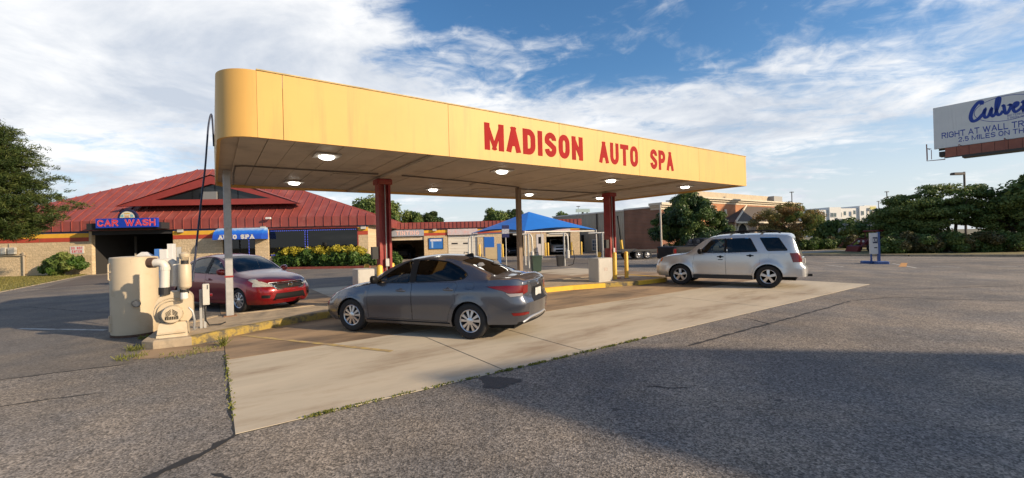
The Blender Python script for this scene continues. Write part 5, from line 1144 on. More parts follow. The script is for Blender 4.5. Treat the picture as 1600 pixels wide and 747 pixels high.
for i in range(2):
    for j in range(3): mb=MB(); a=x0+(x1-x0)*i/2; c=z0+(z1-z0)*j/3; mb.box(a+.03,a+(x1-x0)/2-.03,-.1,-.092,c+.03,c+(z1-z0)/3-.03); obj('pane',mb,mat('blue_pane',(.10,.14,.2),.1),wn)
mb=MB(); mb.box(FM.x(909),FM.x(913),-.08,-.05,0,2.1); obj('door',mb,M_dark,ms)
M_brk=brick_mat('brown_shade_brick',(.26,.105,.055),(.20,.08,.045),(.22,.13,.09)); M_brk2=brick_mat('sunlit_brick',(.46,.185,.075),(.38,.15,.065),(.36,.2,.12))  # one brick in two tones: darker for the shaded side, brighter for the sunlit front
kx=FM.x(1034); K=FM.w(kx,0); FK=Frame((K.x,K.y),UANG)
bk=thing('brick_building','large orange brick building with cream cornice and hipped porch','building',(K.x,K.y,0),UANG)
# the low side wall runs back along the shed line (local -y... in FK: y axis = V)
mb=MB(); L_s=kx-xb; mb.box(0,8,0.0,L_s-.01,0,4.7); obj('side_wall',mb,M_brk,bk)
for q,(h0,h1) in enumerate(((4.45,4.7),(4.7,4.9),(4.9,5.15))): mb=MB(); e=.1+.16*q; mb.box(-e,9,-e,L_s*.25,h0+.002,h1); obj('cornice_step',mb,M_cream,bk)
mb=MB(); mb.box(-.06,8,L_s*.25+.01,L_s-.01,4.702,4.86); obj('roof_edge',mb,mat('white_flashing',(.6,.58,.53),.5),bk)
fx0=FK.x(1092); fx1=FK.x(1240)
mb=MB(); mb.box(fx0,fx1,-.3,3,0,5.35); obj('front_wall',mb,M_brk2,bk)
for q,(h0,h1) in enumerate(((5.3,5.55),(5.55,5.75),(5.75,5.92))): mb=MB(); e=.35+.22*q; mb.box(fx0-e+.3,fx1+e-.3,-e,3+e,h0,h1-.002); obj('cornice_step',mb,M_cream,bk)
mb=MB(); mb.box(fx0+.4,FK.x(1222),.6,2.6,5.9,6.75); obj('parapet',mb,mat('tan_parapet',(.45,.37,.26),.8,var=.12,vscale=2),bk); mb=MB(); mb.box(FK.x(1210),FK.x(1223),-.1,.59,5.92,6.75); obj('roof_unit',mb,mat('roof_unit_grey',(.3,.29,.27),.6),bk)
x,z=FK.hit(1133,331,-.32); mb=MB(); mb.rbox(x-.25,x+.25,-.42,-.31,z-.3,z+.3,.03); obj('wall_lamp',mb,M_cream,bk)
px0=FK.x(1147,-1.8); px1=FK.x(1246,-1.8); ze=FK.z(1150,347,-2.3); M_gbr=brick_mat('grey_brick',(.30,.22,.17),(.25,.19,.15),(.28,.24,.2)); po_=link('porch',None,bk)
mb=MB(); mb.box(px0,px1,-1.8,-.32,0,ze); obj('porch_wall',mb,M_gbr,po_)
M_shg=mat('brown_shingle',(.085,.068,.058),.9,var=.25,vscale=9)
mb=MB(); e=.5; A=(px0-e,-1.8-e,ze+.01);B=(px1+e,-1.8-e,ze+.01);C=(px1-1.,-.2,ze+2.2);D=(px0+6.2,-.2,ze+2.2); E_=(px0-e,-.2,ze+.01); F2=(px1+e,-.2,ze+.01); mb.add([A,B,C,D,E_,F2],[(0,1,2,3),(0,3,4),(1,5,2)]); obj('porch_roof',mb,M_shg,po_)
mb=MB(); mb.path([A,D],.12,6); mb.box(px0-e-.06,px1+e,-1.8-e-.12,-1.8-e,ze-.14,ze+.06); obj('porch_trim_lit_edge',mb,M_cream,po_)  # cream along the hip paints a thin sunlit face; eave board is trim
ac=FK.x(1160,-1.8); ar=1.0; mb=MB(); mb.prismY([(ac-ar,0),(ac+ar,0)]+[(ac+ar*math.cos(t),1.9+ar*math.sin(t)) for t in np.linspace(0,PI,13)],-1.82,-1.805); obj('arch_shade_plate',mb,M_void,po_)  # flat black plate on the wall paints the shade inside the arch
mb=MB()
for k in range(13):
    t0=PI*k/13+.02; t1=PI*(k+1)/13-.02; mb.prismY([(ac+ar*math.cos(t0),1.9+ar*math.sin(t0)),(ac+1.3*ar*math.cos(t0),1.9+1.3*ar*math.sin(t0)),(ac+1.3*ar*math.cos(t1),1.9+1.3*ar*math.sin(t1)),(ac+ar*math.cos(t1),1.9+ar*math.sin(t1))],-1.88,-1.802)
obj('arch_voussoirs',mb,M_cream,po_); mb=MB(); mb.tube((px0-.2,-2.1,0),(px0-.2,-2.1,ze),.08); obj('downpipe',mb,M_cream,po_)
# ---------------------------------------------------------------- far pale building
p=AT(1283,360,150); wbld=thing('office_block','far pale office block with small square windows beyond the trees','building',(p.x,p.y,0),R(12)); M_pale=mat('pale_render',(.62,.62,.60),.8,var=.05,vscale=.2); FP=Frame((p.x,p.y),R(12))
q=[(1278,1295,328),(1295,1313,324),(1313,1342,325.5),(1342,1352,322),(1352,1371,321)]
for i,(a,b,y) in enumerate(q): mb=MB(); mb.box(FP.x(a),FP.x(b),-.6*(i%2),18,0,FP.z((a+b)/2,y)); obj('wall',mb,M_pale,wbld)
for a,y in ((1284,334),(1297.5,336),(1302,336),(1317,333.5),(1332,332),(1345,333),(1357,331),(1364,331)):
    x,z=FP.hit(a,y); mb=MB(); mb.box(x-.55,x+.55,-.75,-.65,z-.8,z+.8); w=obj('window',mb,mat('office_frame',(.5,.52,.54),.5),wbld); mb=MB(); mb.box(x-.42,x+.42,-.8,-.751,z-.66,z+.66); obj('pane',mb,mat('office_glass',(.08,.12,.13),.1),w)
x,z=FP.hit(1363.5,325,-.7); mb=MB(); mb.box(x-1.2,x+1.2,-.85,-.65,z-.5,z+.5); obj('roof_sign',mb,mat('sign_olive',(.45,.42,.12),.6),wbld)
# ---------------------------------------------------------------- unseen block added behind the camera, footprint projected back from the broad shadow
def unshadow(p,s): return (p[0]+SUN_AZ.x*s,p[1]+SUN_AZ.y*s)
sA,sB,sC,sD=[G(*q) for q in ((650,588),(970,542),(1600,552),(1150,747))]; sh=20.; hN=sh*math.tan(SUN_EL)
fp=[unshadow(q,sh) for q in (sA,sB,sC)]; c_=Vector(fp[2])-Vector(fp[1]); fp.append(tuple(Vector(fp[2])+c_.normalized()*14)); e_=Vector((sD.x-sA.x,sD.y-sA.y)).normalized(); fp+= [tuple(Vector(fp[3])+e_*12),tuple(Vector(fp[0])+e_*12)]
nb_=thing('shadow_block','plain tan commercial building standing behind the photographer','building',(fp[0][0],fp[0][1],0)); loc=[(p[0]-fp[0][0],p[1]-fp[0][1]) for p in fp]
mb=MB(); mb.prism(loc,0,hN); obj('wall',mb,mat('shadow_block_tan',(.48,.42,.33),.9,var=.06,vscale=1),nb_)
# ================================================================= VACUUM STATION
M_tan=mat('tan_enamel',(.52,.43,.30),.45,var=.05,vscale=3,dirt=(.42,.30,.17),dscale=2.2,dlo=.55,dhi=.8); M_pvc=mat('white_pvc',(.56,.54,.49),.4,var=.06,vscale=5); M_rust=mat('rusty_iron',(.10,.055,.035),.85,var=.4,vscale=15)
def WP_(px,py,w): t,z=FW(w).hit(px,py); return TW(t,w,z)
tkf=G(210,527); wf_=(tkf-P0).dot(V); tL,tR=FW(wf_+.45).x(172.5,py=465),FW(wf_+.45).x(250,py=465); rt=(tR-tL)/2; tcx=(tL+tR)/2; wct=wf_+rt; ztk=FW(wct-rt*.6).z(210,401.5)
tank=thing('vacuum_tank','tall tan steel vacuum tank at the end of the kerbed island','tank',TW(tcx,wct,0),UANG)
mb=MB(); mb.lathe([(rt,.03),(rt,ztk-.015),(rt-.015,ztk),(rt*.5,ztk+.012),(0,ztk+.015)],n=40); obj('shell',mb,M_tan,tank,smooth=40)
mb=MB(); mb.lathe([(rt+.012,.0),(rt+.012,.05),(rt,.05),(rt,0)],n=40,close=True); obj('foot_ring',mb,M_rust,tank)
for z in (ztk-.28,.28):
    a=R(205); c,s_=math.cos(a)*rt,math.sin(a)*rt; mb=MB(); mb.path([(c*1.01,s_*1.01,z+.16),(c*1.07,s_*1.07,z+.15),(c*1.07,s_*1.07,z-.15),(c*1.01,s_*1.01,z-.16)],.012,6); mb.path([(c*1.07,s_*1.07,z),(c*1.07+.10,s_*1.07-.03,z-.01)],.014,6); obj('latch',mb,M_tan,tank)
a=R(278); mb=MB(); d=Vector((math.cos(a),math.sin(a),0)); zz=FW(wf_).z(211,474); mb.tube(d*(rt-.02)+Vector((0,0,zz)),d*(rt+.10)+Vector((0,0,zz)),.07,n=14,caps=False); mb.tube(d*(rt+.05)+Vector((0,0,zz)),d*(rt+.051)+Vector((0,0,zz)),.062,n=14); obj('outlet_stub',mb,mat('dull_steel',(.35,.34,.33),.35,metal=.8,var=.3,vscale=20),tank,smooth=60)
mb=MB(); mb.tube((0.03,-.1,ztk),(0.03,-.1,ztk+.07),.016); mb.path([(0.03,-.1,ztk+.0),(.0,-rt*.97,ztk-.02),(-.0,-rt-.005,ztk-.1)],.006,5); obj('vent_pipe',mb,M_tan,tank)
# blower with motor, ducts, filter can
bo=G(270,527,.14); BA=R(33); Fv=Frame((bo.x,bo.y),BA); bl=thing('vacuum_blower','tan vacuum blower with white ducts and filter canister beside the tank','vacuum',tuple(Fv.w(0,.3,.135)),BA)
bx=lambda px,py=490:Fv.x(px,py=py); bz=lambda py,px=270:Fv.z(px,py)-.135
def P3(px,py,dy): t,z=Fv.hit(px,py,dy); return (t,dy-.3,z-.135)
mb=MB(); a0_,a1_=bx(243,527),bx(293.5,527); b0_,b1_=bx(247,506),bx(291,506)
zb0,zb1=.0,bz(505); mb.add([(a0_,-.3,zb0),(a1_,-.3,zb0),(a1_,.2,zb0),(a0_,.2,zb0),(b0_,-.2,zb1),(b1_,-.2,zb1),(b1_,.15,zb1),(b0_,.15,zb1)],[(0,3,2,1),(4,5,6,7),(0,1,5,4),(1,2,6,5),(2,3,7,6),(3,0,4,7)]); mb.box(a0_+.02,a1_-.02,-.315,-.29,bz(521),bz(519)); obj('base_skirt',mb,M_tan,bl)
hx=(bx(238)+bx(300))/2; hw_=(bx(300)-bx(238))/2; hc=bz(484)
out_=[(bx(238),bz(478)),(bx(238),bz(500)),(bx(247),bz(508)),(bx(292),bz(508)),(bx(300),bz(497)),(bx(300),bz(466)),(bx(293),bz(459)),(bx(262),bz(457)),(bx(252),bz(461)),(bx(243),bz(468))]
mb=MB(); mb.prismY(round_poly(out_,.05,3),-.06,.22); obj('housing',mb,M_tan,bl,smooth=40)
for k in range(2):
    mb=MB(); c0=(bx(268),-.07-.012*k,bz(491)); r0=.27-.045*k; mb.path([(c0[0]+r0*math.cos(t),c0[1],c0[2]+r0*1.0*math.sin(t)) for t in np.linspace(R(60),R(215),12)],.010,6); obj('scroll_rib',mb,M_tan,bl,smooth=60)
mr=.5*(.4*(bx(283)-bx(253))+.6*(bz(477)-bz(507))); mc=(bx(268),bz(492)); mb=MB(); mb.lathe([(mr*.96,-.06),(mr,-.08),(mr,-.26),(mr*.9,-.285),(0,-.29)],(mc[0],0,mc[1]),'Y',30); obj('motor',mb,M_tan,bl,smooth=40)
gr=link('grille',None,bl)
for k in range(7):
    z=mc[1]-mr*.42+mr*.16*k; hwk=mr*.62*(1-abs(k-2)/8)
    mb=MB()
    if k<3: 
        for q in range(8): x=mc[0]-mr*.55+mr*1.1*q/7; mb.box(x-.008,x+.008,-.2925,-.29,mc[1]-mr*.55,mc[1]-mr*.2) if k==0 else None
        if not mb.v: continue
    else:
        for s_ in (-1,1): mb.add([(mc[0]+s_*.01,-.292,z),(mc[0]+s_*mr*.55,-.292,z-mr*.38),(mc[0]+s_*mr*.55,-.292,z-mr*.29),(mc[0]+s_*.01,-.292,z+mr*.09)],[(0,1,2,3)])
    obj('slot',mb,M_dark,gr)
def elbow(pts,r,nm,m=M_pvc,n=14): mb=MB(); mb.path(pts,r,n); return obj(nm,mb,m,bl,smooth=60)
rp=.075
e1=[P3(241,411,.30),P3(247,410.5,.28),P3(254,411.5,.26),P3(257.5,416,.25),P3(257.5,425,.25),P3(257,450,.25)]; elbow(e1,rp,'duct')
e2=[P3(258,409,.42),P3(266,409,.4),P3(271,412,.38),P3(273,420,.36),P3(272,447,.36)]; elbow(e2,rp*.95,'duct')
for p_,r_ in ((P3(257.3,417,.25),rp+.008),): mb=MB(); mb.tube((p_[0],p_[1],p_[2]),(p_[0],p_[1],p_[2]-.06),r_,n=16); obj('duct_collar',mb,M_pvc,bl)
p_=P3(257,455,.25); mb=MB(); mb.tube((p_[0],p_[1],p_[2]-.06),(p_[0],p_[1],p_[2]+.07),rp+.012,n=16); obj('coupling',mb,M_blk,bl)
p_=P3(239,410.5,.30); mb=MB(); mb.tube((p_[0]-.06,p_[1]+.05,p_[2]),(p_[0]+.03,p_[1],p_[2]),rp+.018,n=16); obj('coupling',mb,M_rust,bl)
ca,cb=P3(289.5,449,.12),P3(289.5,413,.12); rc_=.5*(P3(300,430,.12)[0]-P3(279,430,.12)[0]); mb=MB(); mb.lathe([(rc_*.5,ca[2]-.03),(rc_*.9,ca[2]),(rc_,ca[2]+.03),(rc_,cb[2]-.02),(rc_*.9,cb[2]),(rc_*.4,cb[2]+.01)],(ca[0],ca[1],0),'Z',24); obj('filter_canister',mb,M_tan,bl,smooth=40)
mb=MB(); mb.lathe([(rc_*.55,cb[2]+.01),(rc_*.55,cb[2]+.07)],(ca[0],ca[1],0),'Z',20); obj('cap_band',mb,M_blk,bl); mb=MB(); mb.lathe([(rc_*.75,cb[2]+.13),(rc_*.85,cb[2]+.15),(rc_*.85,cb[2]+.19),(rc_*.3,cb[2]+.22),(0,cb[2]+.23)],(ca[0],ca[1],0),'Z',20); obj('cap',mb,M_tan,bl,smooth=40)
mb=MB()
for s_ in (-1,1): mb.tube((ca[0]+s_*rc_*.7,ca[1],cb[2]),(ca[0]+s_*rc_*.7,ca[1],cb[2]+.14),.012)
obj('cap_stud',mb,M_tan,bl)
n0,n1=P3(288,468,.10),P3(288,450,.12); mb=MB(); mb.tube(n0,n1,rp*.75,n=14); nk=obj('neck',mb,M_tan,bl); mb=MB(); mb.tube((n1[0],n1[1],n1[2]-.10),(n1[0],n1[1],n1[2]-.02),rp*.9,n=14); obj('clamp',mb,M_blk,nk); mb=MB(); mb.tube((n0[0],n0[1],n0[2]+.02),(n0[0],n0[1],n0[2]+.13),rp*.78,n=14); obj('label_band',mb,M_white,nk)
p0_,p1_=P3(281,450,.35),P3(280,386,.35); mb=MB(); mb.box(p0_[0]-.035,p0_[0]+.035,p0_[1]-.03,p0_[1]+.03,.3,p1_[2]); obj('support_post',mb,M_galv,bl)
mb=MB(); mb.path([P3(295,480,-.05),P3(301,486,-.08),P3(304,500,-.05),P3(303,515,0),P3(308,512,.1)],.018,6); obj('flex_conduit',mb,M_galv,bl,smooth=60)
# control box on two struts
p_=G(318,513,.14); cbx=thing('control_box','small grey electrical control box on steel struts beside the vacuum','control box',(p_.x,p_.y,.135),UANG); Fc=Frame((p_.x,p_.y),UANG)
cx=lambda px,py=470:Fc.x(px,py=py); mb=MB(); zc0,zc1=Fc.z(321,476)-.135,Fc.z(321,443.5)-.135; mb.rbox(cx(316.5),cx(327.5),-.06,.06,zc0,zc1,.01); bx_=obj('enclosure',mb,mat('light_grey_enamel',(.50,.49,.45),.5,var=.06,vscale=5),cbx); mb=MB(); mb.box(cx(317.3),cx(326.7),-.066,-.061,zc0+.02,zc1-.12); obj('cover',mb,mat('light_grey_enamel',(.5,.49,.45),.5),bx_)
mb=MB(); mb.box(cx(324.5),cx(325.3),-.075,-.061,zc1-.10,zc1-.02); obj('lever',mb,M_dark,bx_); mb=MB(); mb.lathe([(.028,0),(.028,.04),(0,.045)],(cx(328),0,(zc0+zc1)/2-.02),'X',12); obj('red_button',mb,M_tail,bx_)
for a,h in ((313.5,453),(319.5,478)): mb=MB(); mb.box(cx(a)-.022,cx(a)+.022,.062,.10,0,Fc.z(a,h)-.135); obj('strut',mb,M_galv,cbx)
mb=MB(); mb.path([(cx(320),.05,zc0),(cx(321),.05,.15),(cx(326),.1,.04),(cx(345),.15,.03),(cx(352),.2,.05)],.014,6); obj('cable',mb,M_blk,cbx)
# pay kiosk behind the tank
pk_=AT(243,395,21.); ko=thing('pay_kiosk','white and blue pay kiosk boxes with little gabled roof behind the tank','kiosk',(pk_.x,pk_.y,0),R(20)); Fk=Frame((pk_.x,pk_.y),R(20)); kx_=lambda px:Fk.x(px)
mb=MB(); mb.rbox(kx_(251),kx_(263),-.2,.2,.3,Fk.z(257,389.5),.01); obj('white_box',mb,M_white,ko); mb=MB(); mb.rbox(kx_(262.5),kx_(271.5),-.15,.25,.2,Fk.z(266,381),.01); obj('tall_white_box',mb,M_white,ko); mb=MB(); mb.rbox(kx_(243),kx_(250.5),-.18,.2,.3,Fk.z(246,389),.01); obj('blue_box',mb,mat('kiosk_blue',(.05,.16,.45),.5),ko)
zg=Fk.z(225,400.5); mb=MB(); mb.prismY([(kx_(213.5),zg),(kx_(238),zg),(kx_(225),Fk.z(225,393.8))],-.3,.3); obj('gable_roof',mb,M_white,ko); mb=MB(); mb.box(kx_(216),kx_(235),-.25,.25,0,zg-.002); mb.box(kx_(243),kx_(271),-.1,.1,0,.29); obj('pedestal',mb,mat('kiosk_grey',(.3,.3,.29),.6),ko)
# ================================================================= bollards and cover boxes
M_bol=mat('bollard_yellow',(.72,.45,.06),.5,var=.1,vscale=4,dirt=(.45,.30,.10),dscale=4,dlo=.58,dhi=.72)
def bollard(p,h,r,lbl,grp=None):
    t=thing('bollard',lbl,'bollard',p,0,grp); mb=MB(); mb.lathe([(r,0),(r,h-r*.5),(r*.8,h-r*.15),(r*.4,h),(0,h+.01)],n=16); obj('pipe',mb,M_bol,t,smooth=50); mb=MB(); mb.lathe([(r+.025,.0),(r+.025,.02),(r,.03)],n=16); obj('base_collar',mb,M_kerbc,t)
def on_isl(px,w): t=FW(w).x(px,py=430); return TW(t,w,.135)
def cover_box(p0,w,pa,pb,ytop,lbl):
    ta,tb=FW(w).x(pa,py=430),FW(w).x(pb,py=430); zt_=FW(w).z((pa+pb)/2,ytop); t=thing('pump_cover_box',lbl,'metal box',TW((ta+tb)/2,w,.135),UANG); hw=(tb-ta)/2
    m_=mat('brushed_sheet',(.50,.48,.44),.4,metal=.3,var=.08,vscale=3,dirt=(.36,.28,.2),dscale=2,dlo=.55,dhi=.8); mb=MB(); mb.rbox(-hw,hw,0,.5,0,zt_-.135,.012); obj('shell',mb,m_,t); mb=MB(); mb.box(-hw+.03,hw-.03,-.006,-.001,.05,zt_-.19); fp_=obj('front_panel',mb,m_,t); mb=MB(); mb.box(-.09,.09,-.009,-.0065,.38,.5); obj('faded_sticker',mb,mat('faded_sticker',(.42,.36,.32),.6,var=.2,vscale=20),fp_)
cover_box(None,-1.0,935.5,957.5,403,'plain grey metal cover box in front of the red column by the silver vehicle')
cover_box(None,-.75,559,585.5,420.5,'plain grey metal cover box beside the red column hidden by the grey sedan')
for px,w,l in ((961,-.9,'yellow bollard at the edge of the far grey cover box'),(979,-.8,'yellow bollard standing clear of the far grey cover box'),(937.5,.0,'yellow bollard behind the far grey cover box'),(593.5,-.75,'yellow bollard between the grey cover box and the red column'),(612.5,.15,'yellow bollard right of the red column behind the grey sedan'),(573.5,.25,'yellow bollard behind the near grey cover box')):
    bollard(on_isl(px,w),1.02,.075,l)
for px,off,l in ((785,-1.1,'left of the tented workshop bay'),(852,-1.1,'left of the bay with the white vehicle'),(856,-.6,'paired at the bay with the white vehicle'),(893,-1.1,'right of the bay with the white vehicle'),(908,-.8,'at the end corner of the workshop wing'),(749,-1.0,'right of the closed white roller door')):
    x=FT.x(px,off); bollard(FT.w(x,off,0),1.35,.09,'pale yellow bollard '+l,'bollards by the workshop bays')
# ================================================================= TENT and vacuum booms
M_tent=mat('blue_tent_fabric',(.016,.16,.56),.55,var=.05,vscale=1.5)
cn=Vector((.85,28.4,2.3)); cl=Vector((-3.15,33,2.3)); cr_=Vector((6.6,33,2.32)); cbk=Vector((2.6,37.6,2.3)); apx_=Vector((1.35,33,3.85))
tent=thing('shade_tent','bright blue four-sided shade tent on pale posts','tent',(1.35,33,0),0.)
for a,b in ((cl,cn),(cn,cr_),(cr_,cbk),(cbk,cl)):
    n=10; v=[];f=[]
    for i in range(n+1):
        for j in range(n+1):
            u_=i/n; p=a.lerp(b,u_); q=p.lerp(apx_,j/n); q.z+= .22*math.sin(PI*u_)*(1-j/n)-.02*math.sin(PI*j/n); v.append(q-Vector((1.35,33,0)))
    for i in range(n):
        for j in range(n): f.append((i*(n+1)+j,(i+1)*(n+1)+j,(i+1)*(n+1)+j+1,i*(n+1)+j+1))
    mb=MB(); mb.add(v,f); obj('fabric_panel',mb,M_tent,tent,smooth=60)
o0=Vector((1.35,33,0))
for c in (cn,cl,cr_,cbk): mb=MB(); c2=c.lerp(apx_,.02); mb.tube((c2.x-o0.x,c2.y-o0.y,0),(c2.x-o0.x,c2.y-o0.y,c2.z-.03),.05); obj('post',mb,M_pvc,tent)
for a,b in ((cl,cn),(cn,cr_)):
    mb=MB(); d=Vector((0,0,.16)); p=a.lerp(apx_,.05); q=b.lerp(apx_,.05); mb.tube(p-o0-d,q-o0-d,.055); obj('frame_rail',mb,M_pvc,tent)
def boom(px,Yd,lbl,flip=1):
    p=AT(px,400,Yd); t=thing('vacuum_boom',lbl,'vacuum boom',(p.x,p.y,0),0,'vacuum booms under the tent')
    mb=MB(); mb.tube((0,0,0),(0,0,2.05),.06); obj('mast',mb,M_galv,t); mb=MB(); mb.path([(.22*flip,.0,.45),(.24*flip,0,1.2),(.22*flip,0,1.85),(.12*flip,0,2.02),(-.9*flip,.1,2.02)],.055,10); obj('suction_pipe',mb,M_pvc,t,smooth=60); mb=MB(); mb.lathe([(.05,.45),(.11,.5),(.11,.95),(.05,1.0)],(.22*flip,0,0),'Z',16); obj('dirt_separator',mb,M_pvc,t,smooth=40); mb=MB(); mb.path([(.3*flip,0,.9),(.55*flip,-.05,.95),(.62*flip,-.1,.5),(.5*flip,-.1,.08),(.2*flip,-.15,.04)],.03,8); obj('hose',mb,M_blk,t,smooth=60)
boom(882,26.8,'pale vacuum boom with black hose beside the black bin'); boom(942,28.5,'pale vacuum boom at the tent corner near the metal shed'); boom(738,30,'pale vacuum boom at the tent corner near the roller door',-1); boom(826,25.5,'pale vacuum boom beside the green wheeled bin')
def bin_(px,py,Yd,w,h,m,lbl,nm):
    p=AT(px,py,Yd); t=thing(nm,lbl,'bin',(p.x,p.y,0),R(12)); mb=MB(); a=w/2; b=w/2*.84; mb.add([(-b,-b,.04),(b,-b,.04),(b,b,.04),(-b,b,.04),(-a,-a,h),(a,-a,h),(a,a,h),(-a,a,h)],[(0,3,2,1),(4,5,6,7),(0,1,5,4),(1,2,6,5),(2,3,7,6),(3,0,4,7)]); obj('tub',mb,m,t); mb=MB(); mb.rbox(-a-.03,a+.03,-a-.03,a+.03,h+.001,h+.07,.02); obj('lid',mb,m,t); mb=MB(); mb.box(-a-.02,a+.02,-a-.02,-a,h-.1,h-.03); obj('rim_band',mb,m,t)
bin_(838,425,22.4,.50,.80,mat('bin_green',(.03,.06,.045),.5,var=.1,vscale=5),'dark green wheeled bin beside the wooden canopy post','wheeled_bin'); bin_(875.5,416,26.4,.40,.60,mat('bin_black',(.018,.018,.02),.5),'black bin at the foot of a vacuum boom','litter_bin')
p=AT(791,405,25); sp_=thing('placard_post','post with three small navy and white placards in front of the tent','sign',(p.x,p.y,0),0); mb=MB(); mb.tube((0,.03,0),(0,.03,2.3),.03); obj('post',mb,M_galv,sp_)
for a,b,m_ in ((352,357.5,mat('placard_navy',(.03,.035,.12),.5,var=.5,vscale=9)),(357.8,365.2,mat('placard_white',(.5,.5,.55),.5,var=.4,vscale=14)),(365.5,371,mat('placard_navy',(.03,.035,.12),.5))): z0,z1=AT(791,b,25).z,AT(791,a,25).z; mb=MB(); mb.box(-.21,.21,-.01,.0,z0,z1); obj('placard',mb,m_,sp_)
p=AT(766,402,27); ms_=thing('mat_cleaner','small tan sloped machine on the tent forecourt','machine',(p.x,p.y,0),R(8)); mb=MB(); mb.prismY([(-.32,.55),(.42,.55),(.42,1.28),(-.32,1.28)],-.25,.25); mb.prismY([(-.05,.0),(.4,.0),(.4,.54),(-.25,.54)],-.2,.2); obj('cabinet',mb,M_steel2,ms_); mb=MB(); mb.box(.45,.68,-.15,.1,0,1.5); obj('blue_column',mb,mat('kiosk_blue',(.05,.16,.45),.5),ms_)
# ================================================================= right-hand objects
p=G(1367,412); ev=thing('charging_stand','white EV stand on blue posts and blue footings in the lot','charging stand',(p.x,p.y,0),R(-22)); M_evb=mat('ev_blue',(.05,.10,.27),.6,var=.12,vscale=3)
mb=MB(); mb.box(-.20,.12,-.10,.06,.50,1.58); obj('cabinet',mb,M_white,ev); mb=MB(); mb.box(.122,.20,-.12,.08,.0,1.62); obj('post',mb,M_evb,ev); mb=MB(); mb.box(-.17,-.11,-.02,.05,.0,.50); obj('post',mb,M_evb,ev)
mb=MB(); mb.rbox(-.48,.02,.0,.45,0,.13,.03); obj('footing',mb,M_evb,ev); mb=MB(); mb.rbox(-.1,.42,-.55,-.122,0,.14,.03); obj('footing',mb,M_evb,ev)
mb=MB(); mb.box(-.09,.10,-.108,-.101,1.05,1.36); obj('label_panel',mb,M_navy,ev); lettering('EV',.17,.035,.55,.02,.1,lambda x,z,d:(-.085+x*.8,-.109-d,1.12+z),M_white,ev); mb=MB(); mb.box(-.04,.08,-.112,-.101,.80,.85); obj('slot',mb,M_dark,ev)
p=AT(1366,396,33); tr=thing('tractor','red compact tractor with roof and lowered front loader','tractor',(p.x,p.y,.1),R(188)); M_trd=mat('tractor_red',(.15,.014,.016),.45); 
mb=MB(); mb.rbox(.1,1.1,-.28,.28,.55,.95,.06); obj('bonnet',mb,M_trd,tr); mb=MB(); mb.rbox(-.75,.35,-.62,.62,1.52,1.64,.05); obj('roof',mb,M_trd,tr)
for sx,sy in ((-.65,-.5),(-.65,.5),(.2,-.5),(.2,.5)): mb=MB(); mb.tube((sx,sy,.6),(sx,sy,1.53),.03); obj('roof_post',mb,M_trd,tr)
for sy in (-.5,.5):
    for x,r,w in ((-.45,.46,.26),(.85,.30,.18)): wheel(tr,x,sy,r,w,1 if sy>0 else -1,'five',r*.5)
    mb=MB(); mb.path([(.15,sy*.9,1.05),(.9,sy*.9,1.0),(1.75,sy*.9,.35)],.05,6); obj('loader_arm',mb,M_trd,tr); mb=MB(); mb.lathe([(.0,0),(.08,.0),(.08,.05),(0,.05)],(1.1,sy*.35,.8),'X',12); obj('headlight',mb,M_white,tr)
mb=MB(); mb.prismY([(1.7,.05),(2.05,.05),(2.0,.12),(1.85,.45),(1.72,.5)],-.5,.5); obj('bucket',mb,M_trd,tr); mb=MB(); mb.rbox(-.5,-.1,-.25,.25,.7,.82,.03); mb.rbox(-.55,-.45,-.25,.25,.82,1.15,.03); mb.box(-.7,.3,-.3,.3,.35,.69); obj('seat',mb,M_dark,tr)
p=AT(1306,383,44); q_=AT(1354,383,41); t=thing('low_boundary_wall','low dark brick wall with pale capping behind the lot','wall',(p.x,p.y,0),math.atan2(q_.y-p.y,q_.x-p.x)); l_=(q_-p).length; mb=MB(); mb.box(0,l_,0,.3,0,.95); obj('brickwork',mb,M_brk,t); mb=MB(); mb.rbox(-.15,l_+.15,-.08,.38,.951,1.12,.03); obj('capping',mb,M_cream,t)
for k in range(3): mb=MB(); mb.box(l_*k/2-.2,l_*k/2+.2,-.04,.34,0,.949); obj('pier',mb,M_brk,t)
# trailer
p=AT(1004,404,33.5); tl=thing('utility_trailer','flat steel utility trailer with two axles by the brick wall','trailer',(p.x,p.y,0),R(12)); M_trl=mat('trailer_black',(.03,.03,.033),.6)
mb=MB(); mb.box(-2.2,2.0,-.95,.95,.52,.6); mb.box(-2.2,2.0,-.97,-.9,.6,.68); mb.box(-2.2,2.0,.9,.97,.6,.68); obj('deck',mb,M_trl,tl); mb=MB(); mb.path([(-2.1,-.8,.5),(-3.4,0,.42)],.05,6); mb.path([(-2.1,.8,.5),(-3.4,0,.42)],.05,6); mb.tube((-3.2,0,0),(-3.2,0,.7),.04); obj('drawbar',mb,M_trl,tl)
for sy in (-1,1):
    for x in (-.95,-.2): wheel(tl,x,sy*1.08,.33,.2,sy,'five',.19)
    mb=MB(); mb.prismY([(-1.4,.62),(-1.15,.74),(.0,.74),(.25,.62),(.25,.6),(-1.4,.6)],sy*1.2 if sy<0 else .98,-.98 if sy<0 else 1.2); obj('mudguard',mb,M_trl,tl)
wheel(tl,1.4,-1.06,.33,.2,-1,'five',.19).location.z=.72
